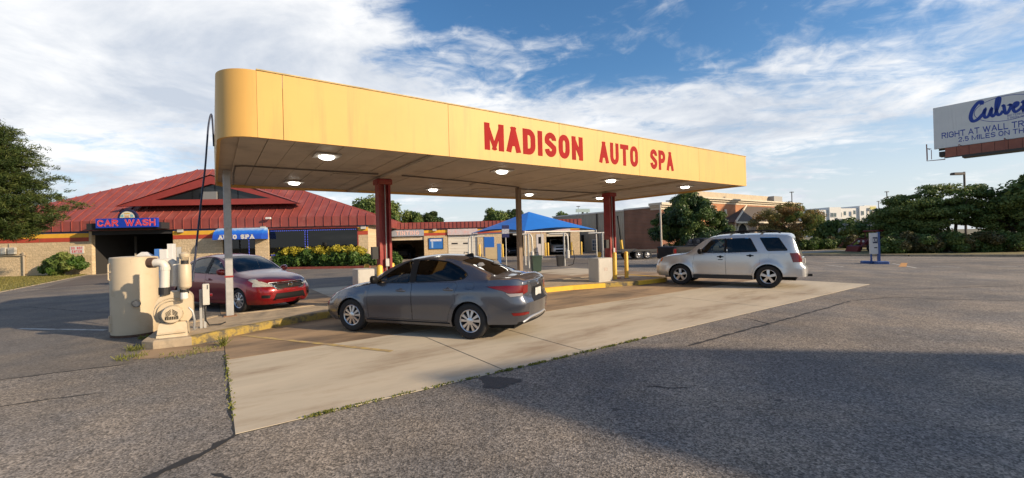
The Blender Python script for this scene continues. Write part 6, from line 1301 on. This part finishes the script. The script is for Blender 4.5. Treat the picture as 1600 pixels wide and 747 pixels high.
# leaning pale pole and yellow-based pole
a=AT(1034.5,408,27.0); b=AT(1031.5,320,27.0); t=thing('pale_pole','bare pale steel pole standing in front of the silver vehicle','pole',(a.x,a.y,0)); mb=MB(); mb.tube((0,0,0),(b.x-a.x,0,b.z),.06,.05); obj('shaft',mb,mat('pale_pole_paint',(.52,.46,.38),.5,var=.1,vscale=3),t); mb=MB(); mb.lathe([(.12,0),(.12,.06),(.06,.1)],n=12); obj('base',mb,M_kerbc,t)
a=AT(973,398,42.); b=AT(970,375,42); c=AT(965,337,42); t=thing('gate_boom','black raised barrier arm on a yellow post by the shed','barrier',(a.x,a.y,0)); mb=MB(); mb.tube((0,0,0),(b.x-a.x,0,b.z),.14); obj('post',mb,M_bol,t); mb=MB(); mb.tube((b.x-a.x,0,b.z),(c.x-a.x,0,c.z),.07); obj('arm',mb,M_dark,t)
# billboard
bo_=AT(1459.5,232,45.); FBb=Frame((bo_.x,bo_.y),SANG); bb=thing('billboard','large roadside billboard with blue script lettering on a white face','billboard',(bo_.x,bo_.y,0),SANG); HB0=FBb.z(1462,233); HB1=FBb.z(1457,169.5); LB=14.6; M_bbf=mat('billboard_vinyl',(.66,.66,.64),.5,var=.04,vscale=1,dirt=(.5,.5,.48),dscale=.8,dlo=.55,dhi=.8,streak=True); M_bbl=mat('billboard_blue',(.01,.045,.30),.5)
mb=MB(); mb.box(0,LB,0,.3,HB0,HB1); obj('face',mb,M_bbf,bb)
mb=MB(); xs_=FBb.x(1477,0,240); n=16
for i in range(n):
    mb=MB(); a=xs_+(LB-xs_)*i/n; b=xs_+(LB-xs_)*(i+1)/n-.03; mb.box(a,b,-.05,.02,HB0-1.0,HB0-.05); obj('skirt_panel',mb,mat('skirt_rust',(.30,.10,.06),.6,var=.15,vscale=2),bb)
mb=MB(); mb.box(xs_,LB,.03,.08,HB0-.98,HB0-.02); obj('skirt_backing',mb,mat('catwalk_dark',(.05,.045,.04),.7),bb)
mb=MB(); mb.box(xs_-.1,LB,-.06,.1,HB0-1.08,HB0-1.0); mb.box(2.2,LB,-1.2,.1,HB0-1.35,HB0-1.1); obj('catwalk',mb,mat('catwalk_dark',(.05,.045,.04),.7),bb)
mb=MB()
for x in (-.3,2.0,5.0,8.0): mb.path([(x,-1.2,HB0-1.15),(x,-1.2,HB0+.0),(x,-.05,HB0-.0)],.03,5)
mb.path([(-.45,-.6,HB0+.55),(-.45,-.6,HB0-1.2),(xs_,-.1,HB0-1.2)],.05,5); mb.path([(-.1,-.6,HB0-.1),(-.1,-.6,HB0-1.1)],.03,5); mb.path([(-.45,-.6,HB0+.1),(-.1,-.6,HB0+.0)],.03,5)
obj('railing',mb,mat('railing_rust',(.22,.08,.06),.6),bb); mb=MB(); mb.box(.3,LB,.35,1.4,HB0-.8,HB0-.3); mb.box(.3,LB,.3,.42,HB0-.2,HB1-.3); obj('back_frame',mb,mat('catwalk_dark',(.05,.045,.04),.7),bb); mb=MB(); mb.lathe([(.55,0),(.5,HB0)],(9.5,.9,0),'Z',20); obj('column',mb,mat('column_grey',(.25,.25,.25),.6),bb,smooth=40)
def btext(t,xa,ya,xb_,yb_,hpx,sw=.16,wf=.95):
    x0,z0=FBb.hit(xa,ya); x1,z1=FBb.hit(xb_,yb_); H=FBb.z(xa,ya-hpx)-z0
    return x0,z0,x1,H
x0,z0,x1,H=btext('',1471.5,217,1600,195.5,9.2); k=text_width('RIGHT AT WALL TR',H,H*.16,.92,H*.16,H*.42); lettering('RIGHT AT WALL TRIANA',H,H*.16,.92,H*.16,H*.42,lambda x,z,d:(x0+x*(x1-x0)/k,-.002-d,z0+z),M_bbl,bb)
y0,w0_,y1,H2=btext('',1497.5,222,1600,205,7.3); k2=text_width('2.5 MILES ON TH',H2,H2*.17,.95,H2*.18,H2*.42); lettering('2.5 MILES ON THE',H2,H2*.17,.95,H2*.18,H2*.42,lambda x,z,d:(y0+x*(y1-y0)/k2,-.002-d,w0_+z),M_bbl,bb)
# script word: stroked curves measured on the face, carried on past the frame
ox,oz=FBb.hit(1515,192); sx_=(FBb.hit(1600,165)[0]-ox)/85.; szv=(FBb.z(1515,163)-oz)/29.
def scr(pts): return [(ox+x*sx_,oz+y*szv) for x,y in curve(pts)]
word={'C':[(20,25),(21,29),(15,29),(6,20),(2,9),(5,2),(13,3),(22,10)],'u':[(22,10),(26,17),(24,9),(26,4),(31,6),(36,16),(35,8),(38,4),(42,8)],'l':[(42,8),(48,22),(49,30),(45,29),(43,16),(45,6),(49,5),(54,10)],'v':[(53,16),(55,17),(57,6),(61,6),(66,15),(64,17),(69,15)],'e':[(69,11),(75,14),(76,18),(72,18),(69,11),(72,5),(79,8),(83,12)],'r':[(82,16),(85,18),(84,5),(87,15),(92,17),(93,14)],'s':[(99,22),(101,26),(100,20)],'s2':[(98,8),(105,17),(107,9),(104,4),(99,6)]}
for ch,pts in word.items():
    mb=MB(); ribbon(mb,scr(pts),.23 if ch!='C' else .29,lambda x,z,d:(x,-.002-d,z),.002 if ch in 'Clvr' else .0045); obj('script_letter',mb,M_bbl,bb)
ocx,ocz=ox+58*sx_,oz+13*szv; mb=MB(); ribbon(mb,[(ocx+50*sx_*math.cos(t),ocz+18.5*szv*math.sin(t)) for t in np.linspace(0,2*PI,61)],.045,lambda x,z,d:(x,-.002-d,z),0.); obj('oval_outline',mb,M_bbl,bb)
for t_,yy in (('BUTTERBURGERS',-.2),('& FROZEN CUSTARD',-4.2)): lettering(t_,3.0*szv,.4*szv,.6,.6*szv,1.5*szv,lambda x,z,d,yy=yy:(ox+60*sx_+x,-.002-d,oz+yy*szv+z),M_bbl,bb,fit=36*sx_,joined=True,name='small_print')
# lamp posts
def lamp_post(px,ytop,Yd,arm,lbl,head=True,r=.07,grp=None):
    a=AT(px,ytop,Yd); t=thing('lamp_post',lbl,'lamp post',(a.x,a.y,0),0,grp); mb=MB(); mb.tube((0,0,0),(0,0,a.z),r*1.3,r); obj('pole',mb,mat('bronze_pole',(.06,.05,.045),.6),t); mb=MB(); mb.rbox(-arm-.0 if arm>0 else -.6,-.05 if arm>0 else .6,-.2,.2,a.z-.25,a.z-.05,.05); obj('lamp_head',mb,mat('bronze_pole',(.06,.05,.045),.6),t)
lamp_post(1506.5,268.5,36,1.05,'dark shoebox lamp post rising above the right-hand trees')
for px,y,Yd,l in ((1237,299.5,130,'above the brick building cornice'),(1385.5,299,130,'above the flowering trees'),(1372.5,314,170,'beside the pale office block')): lamp_post(px,y,Yd,-1,'tall thin far lamp post with flat twin head '+l,r=.12,grp='far lamp posts')
a=AT(1597,281,30); t=thing('utility_pole','weathered utility pole among the right-hand trees','utility pole',(a.x,a.y,0)); mb=MB(); mb.tube((0,0,0),(0,0,a.z),.14,.1); obj('shaft',mb,M_wood,t); mb=MB(); mb.box(-.12,.12,-.12,.12,a.z+.001,a.z+.1); obj('cap',mb,M_wood,t)
a=AT(903.5,325,110); lamp_post(903.5,322,140,-1,'very thin far mast above the metal shed',r=.06)
# green billboard back far beyond the shed
a=AT(911,333,120); t=thing('far_billboard','small far green-framed billboard above the metal shed roof','billboard',(a.x,a.y,0),R(10)); mb=MB(); zt_=AT(911,326.5,120).z; zb2=AT(911,331.5,120).z; mb.box(-2,2,0,.3,zb2,zt_); obj('panel',mb,mat('far_board',(.32,.42,.42),.6),t); mb=MB(); mb.tube((0,.3,0),(0,.3,zb2),.3); obj('column',mb,M_dark,t)
# ================================================================= VEGETATION
def quads_mesh(name,C,A,B,m,parent):
    """C centres, A,B half-axis vectors (n,3): leaf-sized quads"""
    n=len(C); v=np.empty((n,4,3)); v[:,0]=C-A-B; v[:,1]=C+A-B; v[:,2]=C+A+B; v[:,3]=C-A+B
    me=bpy.data.meshes.new(name); me.vertices.add(n*4); me.vertices.foreach_set('co',v.reshape(-1)); me.loops.add(n*4); me.loops.foreach_set('vertex_index',np.arange(n*4)); me.polygons.add(n); me.polygons.foreach_set('loop_start',np.arange(n)*4); me.polygons.foreach_set('loop_total',np.full(n,4)); me.update(); me.materials.append(m); return link(name,me,parent)
def leaves(name,cen,rad,per,size,m,parent,asp=.55,flat=.0,rng=RNG,zf=.75):
    """clumps of leaves round each centre; outer leaves face outwards"""
    cen=np.asarray(cen); k=len(cen); rad=np.broadcast_to(np.asarray(rad,float),(k,)); idx=np.repeat(np.arange(k),per); n=len(idx)
    d=rng.normal(size=(n,3)); d/=np.linalg.norm(d,axis=1)[:,None]; r=rng.random(n)**.45; C=cen[idx]+d*(r*rad[idx])[:,None]*np.array([1,1,zf])
    nn=d+rng.normal(size=(n,3))*.7; nn[:,2]+=.35+flat; nn/=np.linalg.norm(nn,axis=1)[:,None]; t=rng.normal(size=(n,3)); A=np.cross(nn,t); A/=np.linalg.norm(A,axis=1)[:,None]; B=np.cross(nn,A); s=size*(.6+.8*rng.random(n)); return quads_mesh(name,C,A*s[:,None],B*(s*asp)[:,None],m,parent)
M_bark=mat('bark',(.09,.065,.045),.9,var=.3,vscale=8,bump=.5,bscale=20)
def limbs(parent,h0,r0,cen,seed,trunks=1,spread=.2):
    rn=random.Random(seed); mb=MB(); tops=[]
    for k in range(trunks):
        a=2*PI*k/trunks+rn.random(); tp_=(spread*math.cos(a)*trunks*.5 if trunks>1 else rn.uniform(-.1,.1),spread*math.sin(a)*trunks*.5 if trunks>1 else rn.uniform(-.1,.1),h0); tops.append(tp_); b0=(tp_[0]*.15,tp_[1]*.15,-.05); mb.path([b0,((b0[0]+tp_[0])*.4,(b0[1]+tp_[1])*.4,h0*.5),tp_],[r0,r0*.8,r0*.6],8)
    for c in cen:
        t=min(tops,key=lambda q:(q[0]-c[0])**2+(q[1]-c[1])**2); m_=((t[0]+c[0])/2+rn.uniform(-.15,.15),(t[1]+c[1])/2+rn.uniform(-.15,.15),(t[2]+c[2])/2+.1); mb.path([t,m_,tuple(c)],[r0*.38,r0*.22,r0*.06],5)
    o=obj('trunk',mb,M_bark,parent,smooth=60); return o
def crown_pts(n,rx,ry,z0,z1,seed,shape='oval',fill=.55):
    rg=np.random.default_rng(seed); out=[]
    while len(out)<n:
        p=rg.uniform(-1,1,3); q=np.linalg.norm(p)
        if q>1 or q<fill*rg.random(): continue
        zc=(p[2]+1)/2
        if shape=='cone': k=(1-zc)**.75*1.1+.1; 
        elif shape=='vase': k=.55+.6*zc if zc<.7 else 1.0-.6*(zc-.7)
        else: k=1
        out.append((p[0]*rx*k,p[1]*ry*k,z0+(z1-z0)*zc))
    return np.array(out)
def tree(name,label,px,Yd,ztop,rx,z0,mats,nc,cr,per,size,seed,shape='oval',group=None,trunk=.18,trunks=1,asp=.55,fill=.55,ry=None,zf=.75):
    p=AT(px,390,Yd); t=thing(name,label,'tree',(p.x,p.y,0),0,group); c=crown_pts(nc,rx-cr*.5,(ry or rx)-cr*.5,z0+cr*.4,ztop-cr*.6,seed,shape,fill); rg=np.random.default_rng(seed+1); rad=cr*(.65+.7*rg.random(nc))
    limbs(t,max(.6,z0+ (ztop-z0)*.22),trunk,[tuple(q) for q in c[::max(1,nc//14)]],seed,trunks)
    h=nc//len(mats)
    for i,m_ in enumerate(mats):
        s=slice(i,None,len(mats)); leaves('crown',c[s],rad[s],per,size,m_,t,asp,rng=rg,zf=zf)
    return t
L_oak=leaf_mat('oak_leaf',(.055,.100,.024),(.135,.190,.048)); L_oakl=leaf_mat('oak_leaf_light',(.10,.145,.032),(.20,.235,.06)); L_dark=leaf_mat('magnolia_leaf',(.016,.042,.013),(.05,.09,.028),.12,.4); L_crape=leaf_mat('crape_leaf',(.15,.14,.035),(.30,.23,.07)); L_crape2=leaf_mat('crape_rust',(.20,.10,.03),(.30,.20,.07)); L_pine=leaf_mat('pine_needle',(.025,.05,.012),(.075,.105,.026)); L_pine2=leaf_mat('pine_needle_light',(.06,.085,.018),(.12,.14,.035)); L_fl=leaf_mat('pale_flower',(.45,.42,.33),(.6,.56,.46)); L_hy=leaf_mat('hedge_yellow',(.30,.26,.02),(.50,.42,.04)); L_hg=leaf_mat('hedge_green',(.035,.085,.015),(.10,.17,.03)); L_br=leaf_mat('brown_shrub',(.07,.07,.028),(.14,.12,.045))
tree('broadleaf_tree','round dense green tree behind the workshop wing beside the red column',588,58,8.2,3.7,2.5,(L_oak,L_oakl),60,1.0,420,.11,11)
tree('broadleaf_tree','small green tree just right of the round one behind the workshop',638,62,6.6,2.2,2.5,(L_oak,L_oakl),26,.8,380,.10,12)
for px,zt_,rx,sd,l in ((672,6.5,2.1,13,'wide dark pine behind the workshop roof'),(803,6.6,1.6,15,'small dark pine peeping over the blue tent peak')): tree('pine_tree',l,px,64,zt_,rx,3.,(L_dark,L_pine),24,.7,380,.10,sd)
tree('broadleaf_tree','pale green tree over the workshop roof left of the tent',775,58,6.4,1.9,2.5,(L_oakl,L_oak),22,.7,380,.10,14); tree('broadleaf_tree','small green tree above the right slope of the tent',881,66,6.1,1.3,3,(L_oakl,L_oak),14,.6,380,.10,16); tree('broadleaf_tree','far green tree beside the small far billboard',925,100,8.2,2.,3,(L_oak,L_oakl),14,1.,200,.2,17)
tree('magnolia_tree','dense dark evergreen tree in front of the brick building',1078,36.5,5.9,4.0,.1,(L_dark,L_oak,L_dark,L_oak),190,.55,430,.058,21,'cone',fill=.3,trunk=.2)
tree('crape_myrtle','spreading olive and rust coloured tree by the brick porch',1230,37,4.4,3.3,.9,(L_crape,L_crape2,L_crape,L_oakl),90,.5,330,.05,22,'vase',trunks=5,trunk=.09)
p=AT(1226,390,37); 
G1='trees along the verge'
tree('verge_tree','rounded leafy tree at the brick-building end of the verge grove',1412,32.5,4.75,1.9,.4,(L_oak,L_oakl,L_oak),60,.75,420,.055,31,group=G1,fill=.7,zf=.38); tree('verge_tree','broad open-crowned tree under the shoebox lamp',1490,31.0,5.5,2.6,1.3,(L_oak,L_oak,L_oakl),56,.72,400,.055,32,zf=.32,fill=.9,group=G1,trunks=3,trunk=.12); tree('verge_tree','leafy tree between the lamp tree and the rounded tree',1437,31.5,4.9,1.9,.5,(L_oak,L_oakl),50,.75,420,.055,33,group=G1,fill=.7,zf=.38); tree('verge_tree','tall leafy tree beside the utility pole',1585,29.5,5.3,2.7,.7,(L_oak,L_oakl,L_oakl),70,.8,420,.058,34,group=G1,fill=.8,zf=.38); tree('verge_tree','tree at the road end of the verge past the utility pole',1660,28,6.2,3.0,.8,(L_oak,L_oakl),60,.85,220,.11,35,group=G1)
for px,Yd,zt_,rx,sd,l in ((1302,46,3.25,2.2,36,'pale flowering tree behind the low wall'),(1345,47,3.3,2.6,37,'pale flowering tree behind the tractor'),(1385,44,3.5,2.2,38,'pale flowering tree deeper in the grove')):
    t=tree('flowering_tree',l,px,Yd,zt_,rx,.6,(L_oak,L_oak,L_oakl),50,.85,200,.12,sd); c=crown_pts(26,rx*.9,rx*.9,1.3,zt_*.95,sd+50,fill=.9); leaves('blossom',c,.35,22,.09,L_fl,t)
def shrub(label,px,Yd,zt_,rx,mats,seed,per=240,size=.06,nc=16,name='shrub',group=None,z0=.0,cr=.4,ybase=395,ry=None,p=None):
    p=p or AT(px,ybase,Yd); t=thing(name,label,'shrub',(p.x,p.y,.02),0,group); c=crown_pts(nc,max(.1,rx-cr*.6),max(.1,(ry or rx)-cr*.6),z0+cr*.45,max(zt_-cr*.6,z0+cr*.5),seed,fill=.4); rg=np.random.default_rng(seed)
    mb=MB()
    for q in c[::3]: mb.path([(0,0,-.02),(q[0]*.5,q[1]*.5,q[2]*.5),tuple(q)],[.02,.014,.006],5)
    obj('stem',mb,M_bark,t)
    for i,m_ in enumerate(mats): leaves('foliage',c[i::len(mats)],cr,per,size,m_,t,rng=rg)
    return t,c
G2='undergrowth along the verge'
VB=['low brown bush at the tractor end of the verge','brown-green bush below the rounded verge tree','taller brown bush below the rounded verge tree','low bush between two verge trees','brown-green bush left of the open-crowned tree trunks','low bush right under the open-crowned tree','tall bush under the shoebox lamp','green bush below the lamp post','leafy bush right of the lamp post','leafy bush midway between lamp and utility pole','tall leafy bush midway between lamp and utility pole','low pale bush on the dry grass of the verge','leafy bush left of the utility pole','tall bush at the foot of the utility pole','leafy bush past the utility pole']
for i,px in enumerate(range(1392,1640,17)): shrub(VB[i],px,29.6-(px-1390)*.010+(i%3)*.4,1.25+.35*((i*7)%4)/3,1.05,(L_br,L_oak) if px<1480 else (L_oak,L_oakl,L_br),60+i,340,.058,16,group=G2,name='verge_bush',cr=.46)
for i,(px,Yd,zt_,rx,l) in enumerate(((1280,38.5,1.25,1.0,'clipped round green bush beside the crape myrtle'),(1293,40,1.0,.7,'smaller clipped green bush next to the round one'),(1258,38.5,1.1,1.2,'low green bush under the crape myrtle'),(1318,41,1.4,1.5,'brown-green bush below the low wall'),(1362,36.5,1.6,2.0,'dark brown bush behind the tractor'),(1236,36.3,1.3,.9,'dark green bush at the foot of the crape myrtle'))): shrub(l,px,Yd,zt_,rx,(L_hg,L_oak) if i<3 else (L_br,L_oak),90+i,240,.07,20)
shrub('loose green shrub with arching stems against the tan wall',98,30.2,1.75,1.75,(L_oakl,L_oak,L_hg),101,260,.075,26,ry=.7,cr=.38,ybase=430)
# planting bed in front of the shop window
bedA,bedB=G(395,421.5),G(577,419.0); kd=tag(thing('planting_bed',None,None),kind='structure'); dv=(bedB-bedA); n=9; nn=Vector((-dv.y,dv.x,0)).normalized()
for i in range(n): a=bedA+dv*(i+.004)/n; b=bedA+dv*(i+.996)/n; mb=MB(); mb.prism([(a.x,a.y),(b.x,b.y),(b.x+nn.x*.16,b.y+nn.y*.16),(a.x+nn.x*.16,a.y+nn.y*.16)],0,.15); obj('kerb_stone',mb,M_rkerb,kd)
mb=MB(); a,b=bedA+nn*.162,bedB+nn*.162; mb.prism([(a.x,a.y),(b.x,b.y),(b.x+nn.x*2.2,b.y+nn.y*2.2),(a.x+nn.x*2.2,a.y+nn.y*2.2)],0,.13); obj('mulch',mb,mat('mulch',(.10,.055,.035),.95,var=.4,vscale=12),kd)
hp=np.linspace(412,549,10)
for i,px in enumerate(hp):
    a=bedA+dv*((px-395)/182.)+nn*1.0; nm_=['first','second','third','fourth','fifth','sixth','seventh','eighth','ninth','tenth'][i]
    t,c=shrub('yellow-topped green hedge shrub, %s from the awning, under the shop window'%nm_,px,28,1.28+.10*((i*5)%3),.72,(L_hg,),120+i,300,.07,12,name='hedge_shrub',group='hedge shrubs under the shop window',p=Vector((a.x,a.y,0)),cr=.42)
    top=crown_pts(10,.5,.5,.95,1.42+.12*((i*5)%3),140+i,fill=.2); leaves('yellow_tips',top,.28,130 if i not in (4,5) else 30,.05,L_hy,t)
for px,l in ((558,'dark green low bush at the corner pillar'),(571,'leafy green bush beside the corner pillar'),(600,'leafy rose bush behind the red column')): 
    a=bedA+dv*((px-395)/182.)+nn*1.4; shrub(l,px,28,1.0 if px<580 else 1.2,.5,(L_hg,L_oak),150+int(px),260,.07,14,p=Vector((a.x,a.y,0)))
# pine on the lawn
pt_=AT(-22,400,24.); pine=thing('pine_tree','large spreading pine tree standing on the lawn beside the block wall','tree',(pt_.x,pt_.y,0)); rg=np.random.default_rng(5); C=[];D=[]; mb=MB(); mb.path([(0,0,-.05),(.1,.05,3),(.0,.1,6.5),(0,0,9.1)],[.28,.22,.12,.03],10)
for k in range(150):
    z=2.7+6.4*(k/150.)**1.0; f_=(z-2.7)/6.6; a=k*2.399+rg.uniform(-.3,.3); ln=(3.6*(1-abs(f_-.18)**1.15*1.08)+.1)*rg.uniform(.6,1.06)*(.62 if f_<.08 else 1); up=rg.uniform(-.02,.16)-.10*(1-f_); pts=[]
    for s_ in np.linspace(0,1,6): pts.append((ln*s_*math.cos(a),ln*s_*math.sin(a),z+ln*s_*up-ln*.10*math.sin(PI*s_)*.6+ln*.07*s_*s_))
    mb.path(pts,[.05*(1-.8*s_)*(1.2-f_) for s_ in np.linspace(0,1,6)],5)
    m_=int(9+ln*8)
    for q in range(m_):
        s_=rg.uniform(.22,1.0)**.8; i=min(4,int(s_*5)); t_=s_*5-i; b=np.array(pts[i])*(1-t_)+np.array(pts[i+1])*t_; sp_w=.55*(1-.55*s_)+.12; off=rg.normal(size=3)*np.array([sp_w,sp_w,.10]); C.append(b+off); D.append((math.cos(a),math.sin(a),.25))
obj('trunk',mb,M_bark,pine,smooth=60)
C=np.array(C); D=np.array(D); per=26
for i,m_ in enumerate((L_pine,L_pine,L_pine2)):
    Ci=np.repeat(C[i::3],per,0); Di=np.repeat(D[i::3],per,0); n=len(Ci); d=Di*.8+rg.normal(size=(n,3))*.55; d/=np.linalg.norm(d,axis=1)[:,None]; Cc=Ci+rg.normal(size=(n,3))*np.array([.13,.13,.06]); s_=np.cross(d,rg.normal(size=(n,3))); s_/=np.linalg.norm(s_,axis=1)[:,None]; quads_mesh('crown',Cc,d*.085,s_*.013,m_,pine)
# weeds in the joints
L_weed=leaf_mat('weed_blade',(.10,.13,.02),(.26,.25,.06),.3)
def tuft(p,n,h,sp,lbl,seed):
    rg=np.random.default_rng(seed); a=rg.random(n)*2*PI; r=sp*np.sqrt(rg.random(n)); base=np.stack([r*np.cos(a),r*np.sin(a),np.zeros(n)],1); ln=h*(.4+.6*rg.random(n)); lean=rg.normal(size=(n,3))*.45; lean[:,2]=1; lean/=np.linalg.norm(lean,axis=1)[:,None]; A=lean*ln[:,None]/2; side=np.cross(lean,rg.normal(size=(n,3))); side/=np.linalg.norm(side,axis=1)[:,None]
    t=thing('weed_tuft',lbl,'weed',(p.x,p.y,.0)); quads_mesh('blades',base+A,A,side*.004,L_weed,t); return t
for i,(px,py,n,h,sp,l) in enumerate(((213,547,90,.12,.13,'grass tuft growing in the joint below the vacuum tank'),(226,530,70,.10,.1,'grass tuft between tank and blower base'),(205,560,80,.10,.2,'low grass at the tip of the concrete pad corner'),(349,541,60,.22,.05,'single tall weed at the corner of the concrete pad'),(318,548,90,.06,.25,'flat weeds along the joint near the pad corner'),(275,556,50,.06,.3,'sparse weeds along the joint below the blower'))): tuft(G(px,py),n,h,sp,l,200+i)
rg=np.random.default_rng(77); PP=[]
for (a,b,n,dn) in ((G(353,556),G(364,655),240,.02),(G(480,652),G(800,577),420,.015),(G(790,580),G(1010,528),900,.018),(G(470,655),G(560,634),160,.02)):
    for q in range(n): s_=rg.random(); 
    u_=rg.random(n); u_=u_ if n<600 else u_**1.2; ok=np.sin(u_*37+n)+np.sin(u_*91)>-.5; P_=np.array([[*(a+(b-a)*x).xy,0.012] for x in u_[ok]]); P_[:,:2]+=rg.normal(size=(len(P_),2))*dn; PP.append(P_)
PP=np.concatenate(PP); n=len(PP); up=rg.normal(size=(n,3))*.6; up[:,2]=1; up/=np.linalg.norm(up,axis=1)[:,None]; sd=np.cross(up,rg.normal(size=(n,3))); sd/=np.linalg.norm(sd,axis=1)[:,None]
tag(quads_mesh('joint_weeds',PP,up*.013,sd*.006,L_weed,None),'thin green weeds growing along the concrete pad edge','weeds',kind='stuff')
# lawn blades
LA=[Vector(p) for p in LAWN]; rg=np.random.default_rng(9); pts=[]
xs=[p.x for p in LA]; ys=[p.y for p in LA]; poly=[(p.x,p.y) for p in LA]
while len(pts)<22000:
    q=(rg.uniform(-42,max(xs)),rg.uniform(min(ys),max(ys)))
    if inside(q,poly): pts.append((*q,.045))
PP=np.array(pts); n=len(PP); up=rg.normal(size=(n,3))*.5; up[:,2]=1; up/=np.linalg.norm(up,axis=1)[:,None]; sd=np.cross(up,rg.normal(size=(n,3))); sd/=np.linalg.norm(sd,axis=1)[:,None]
tag(quads_mesh('lawn_grass',PP,up*.045,sd*.012,leaf_mat('lawn_blade',(.13,.13,.035),(.27,.23,.07),.3),None),'short dry grass of the lawn by the block wall','grass',kind='stuff')
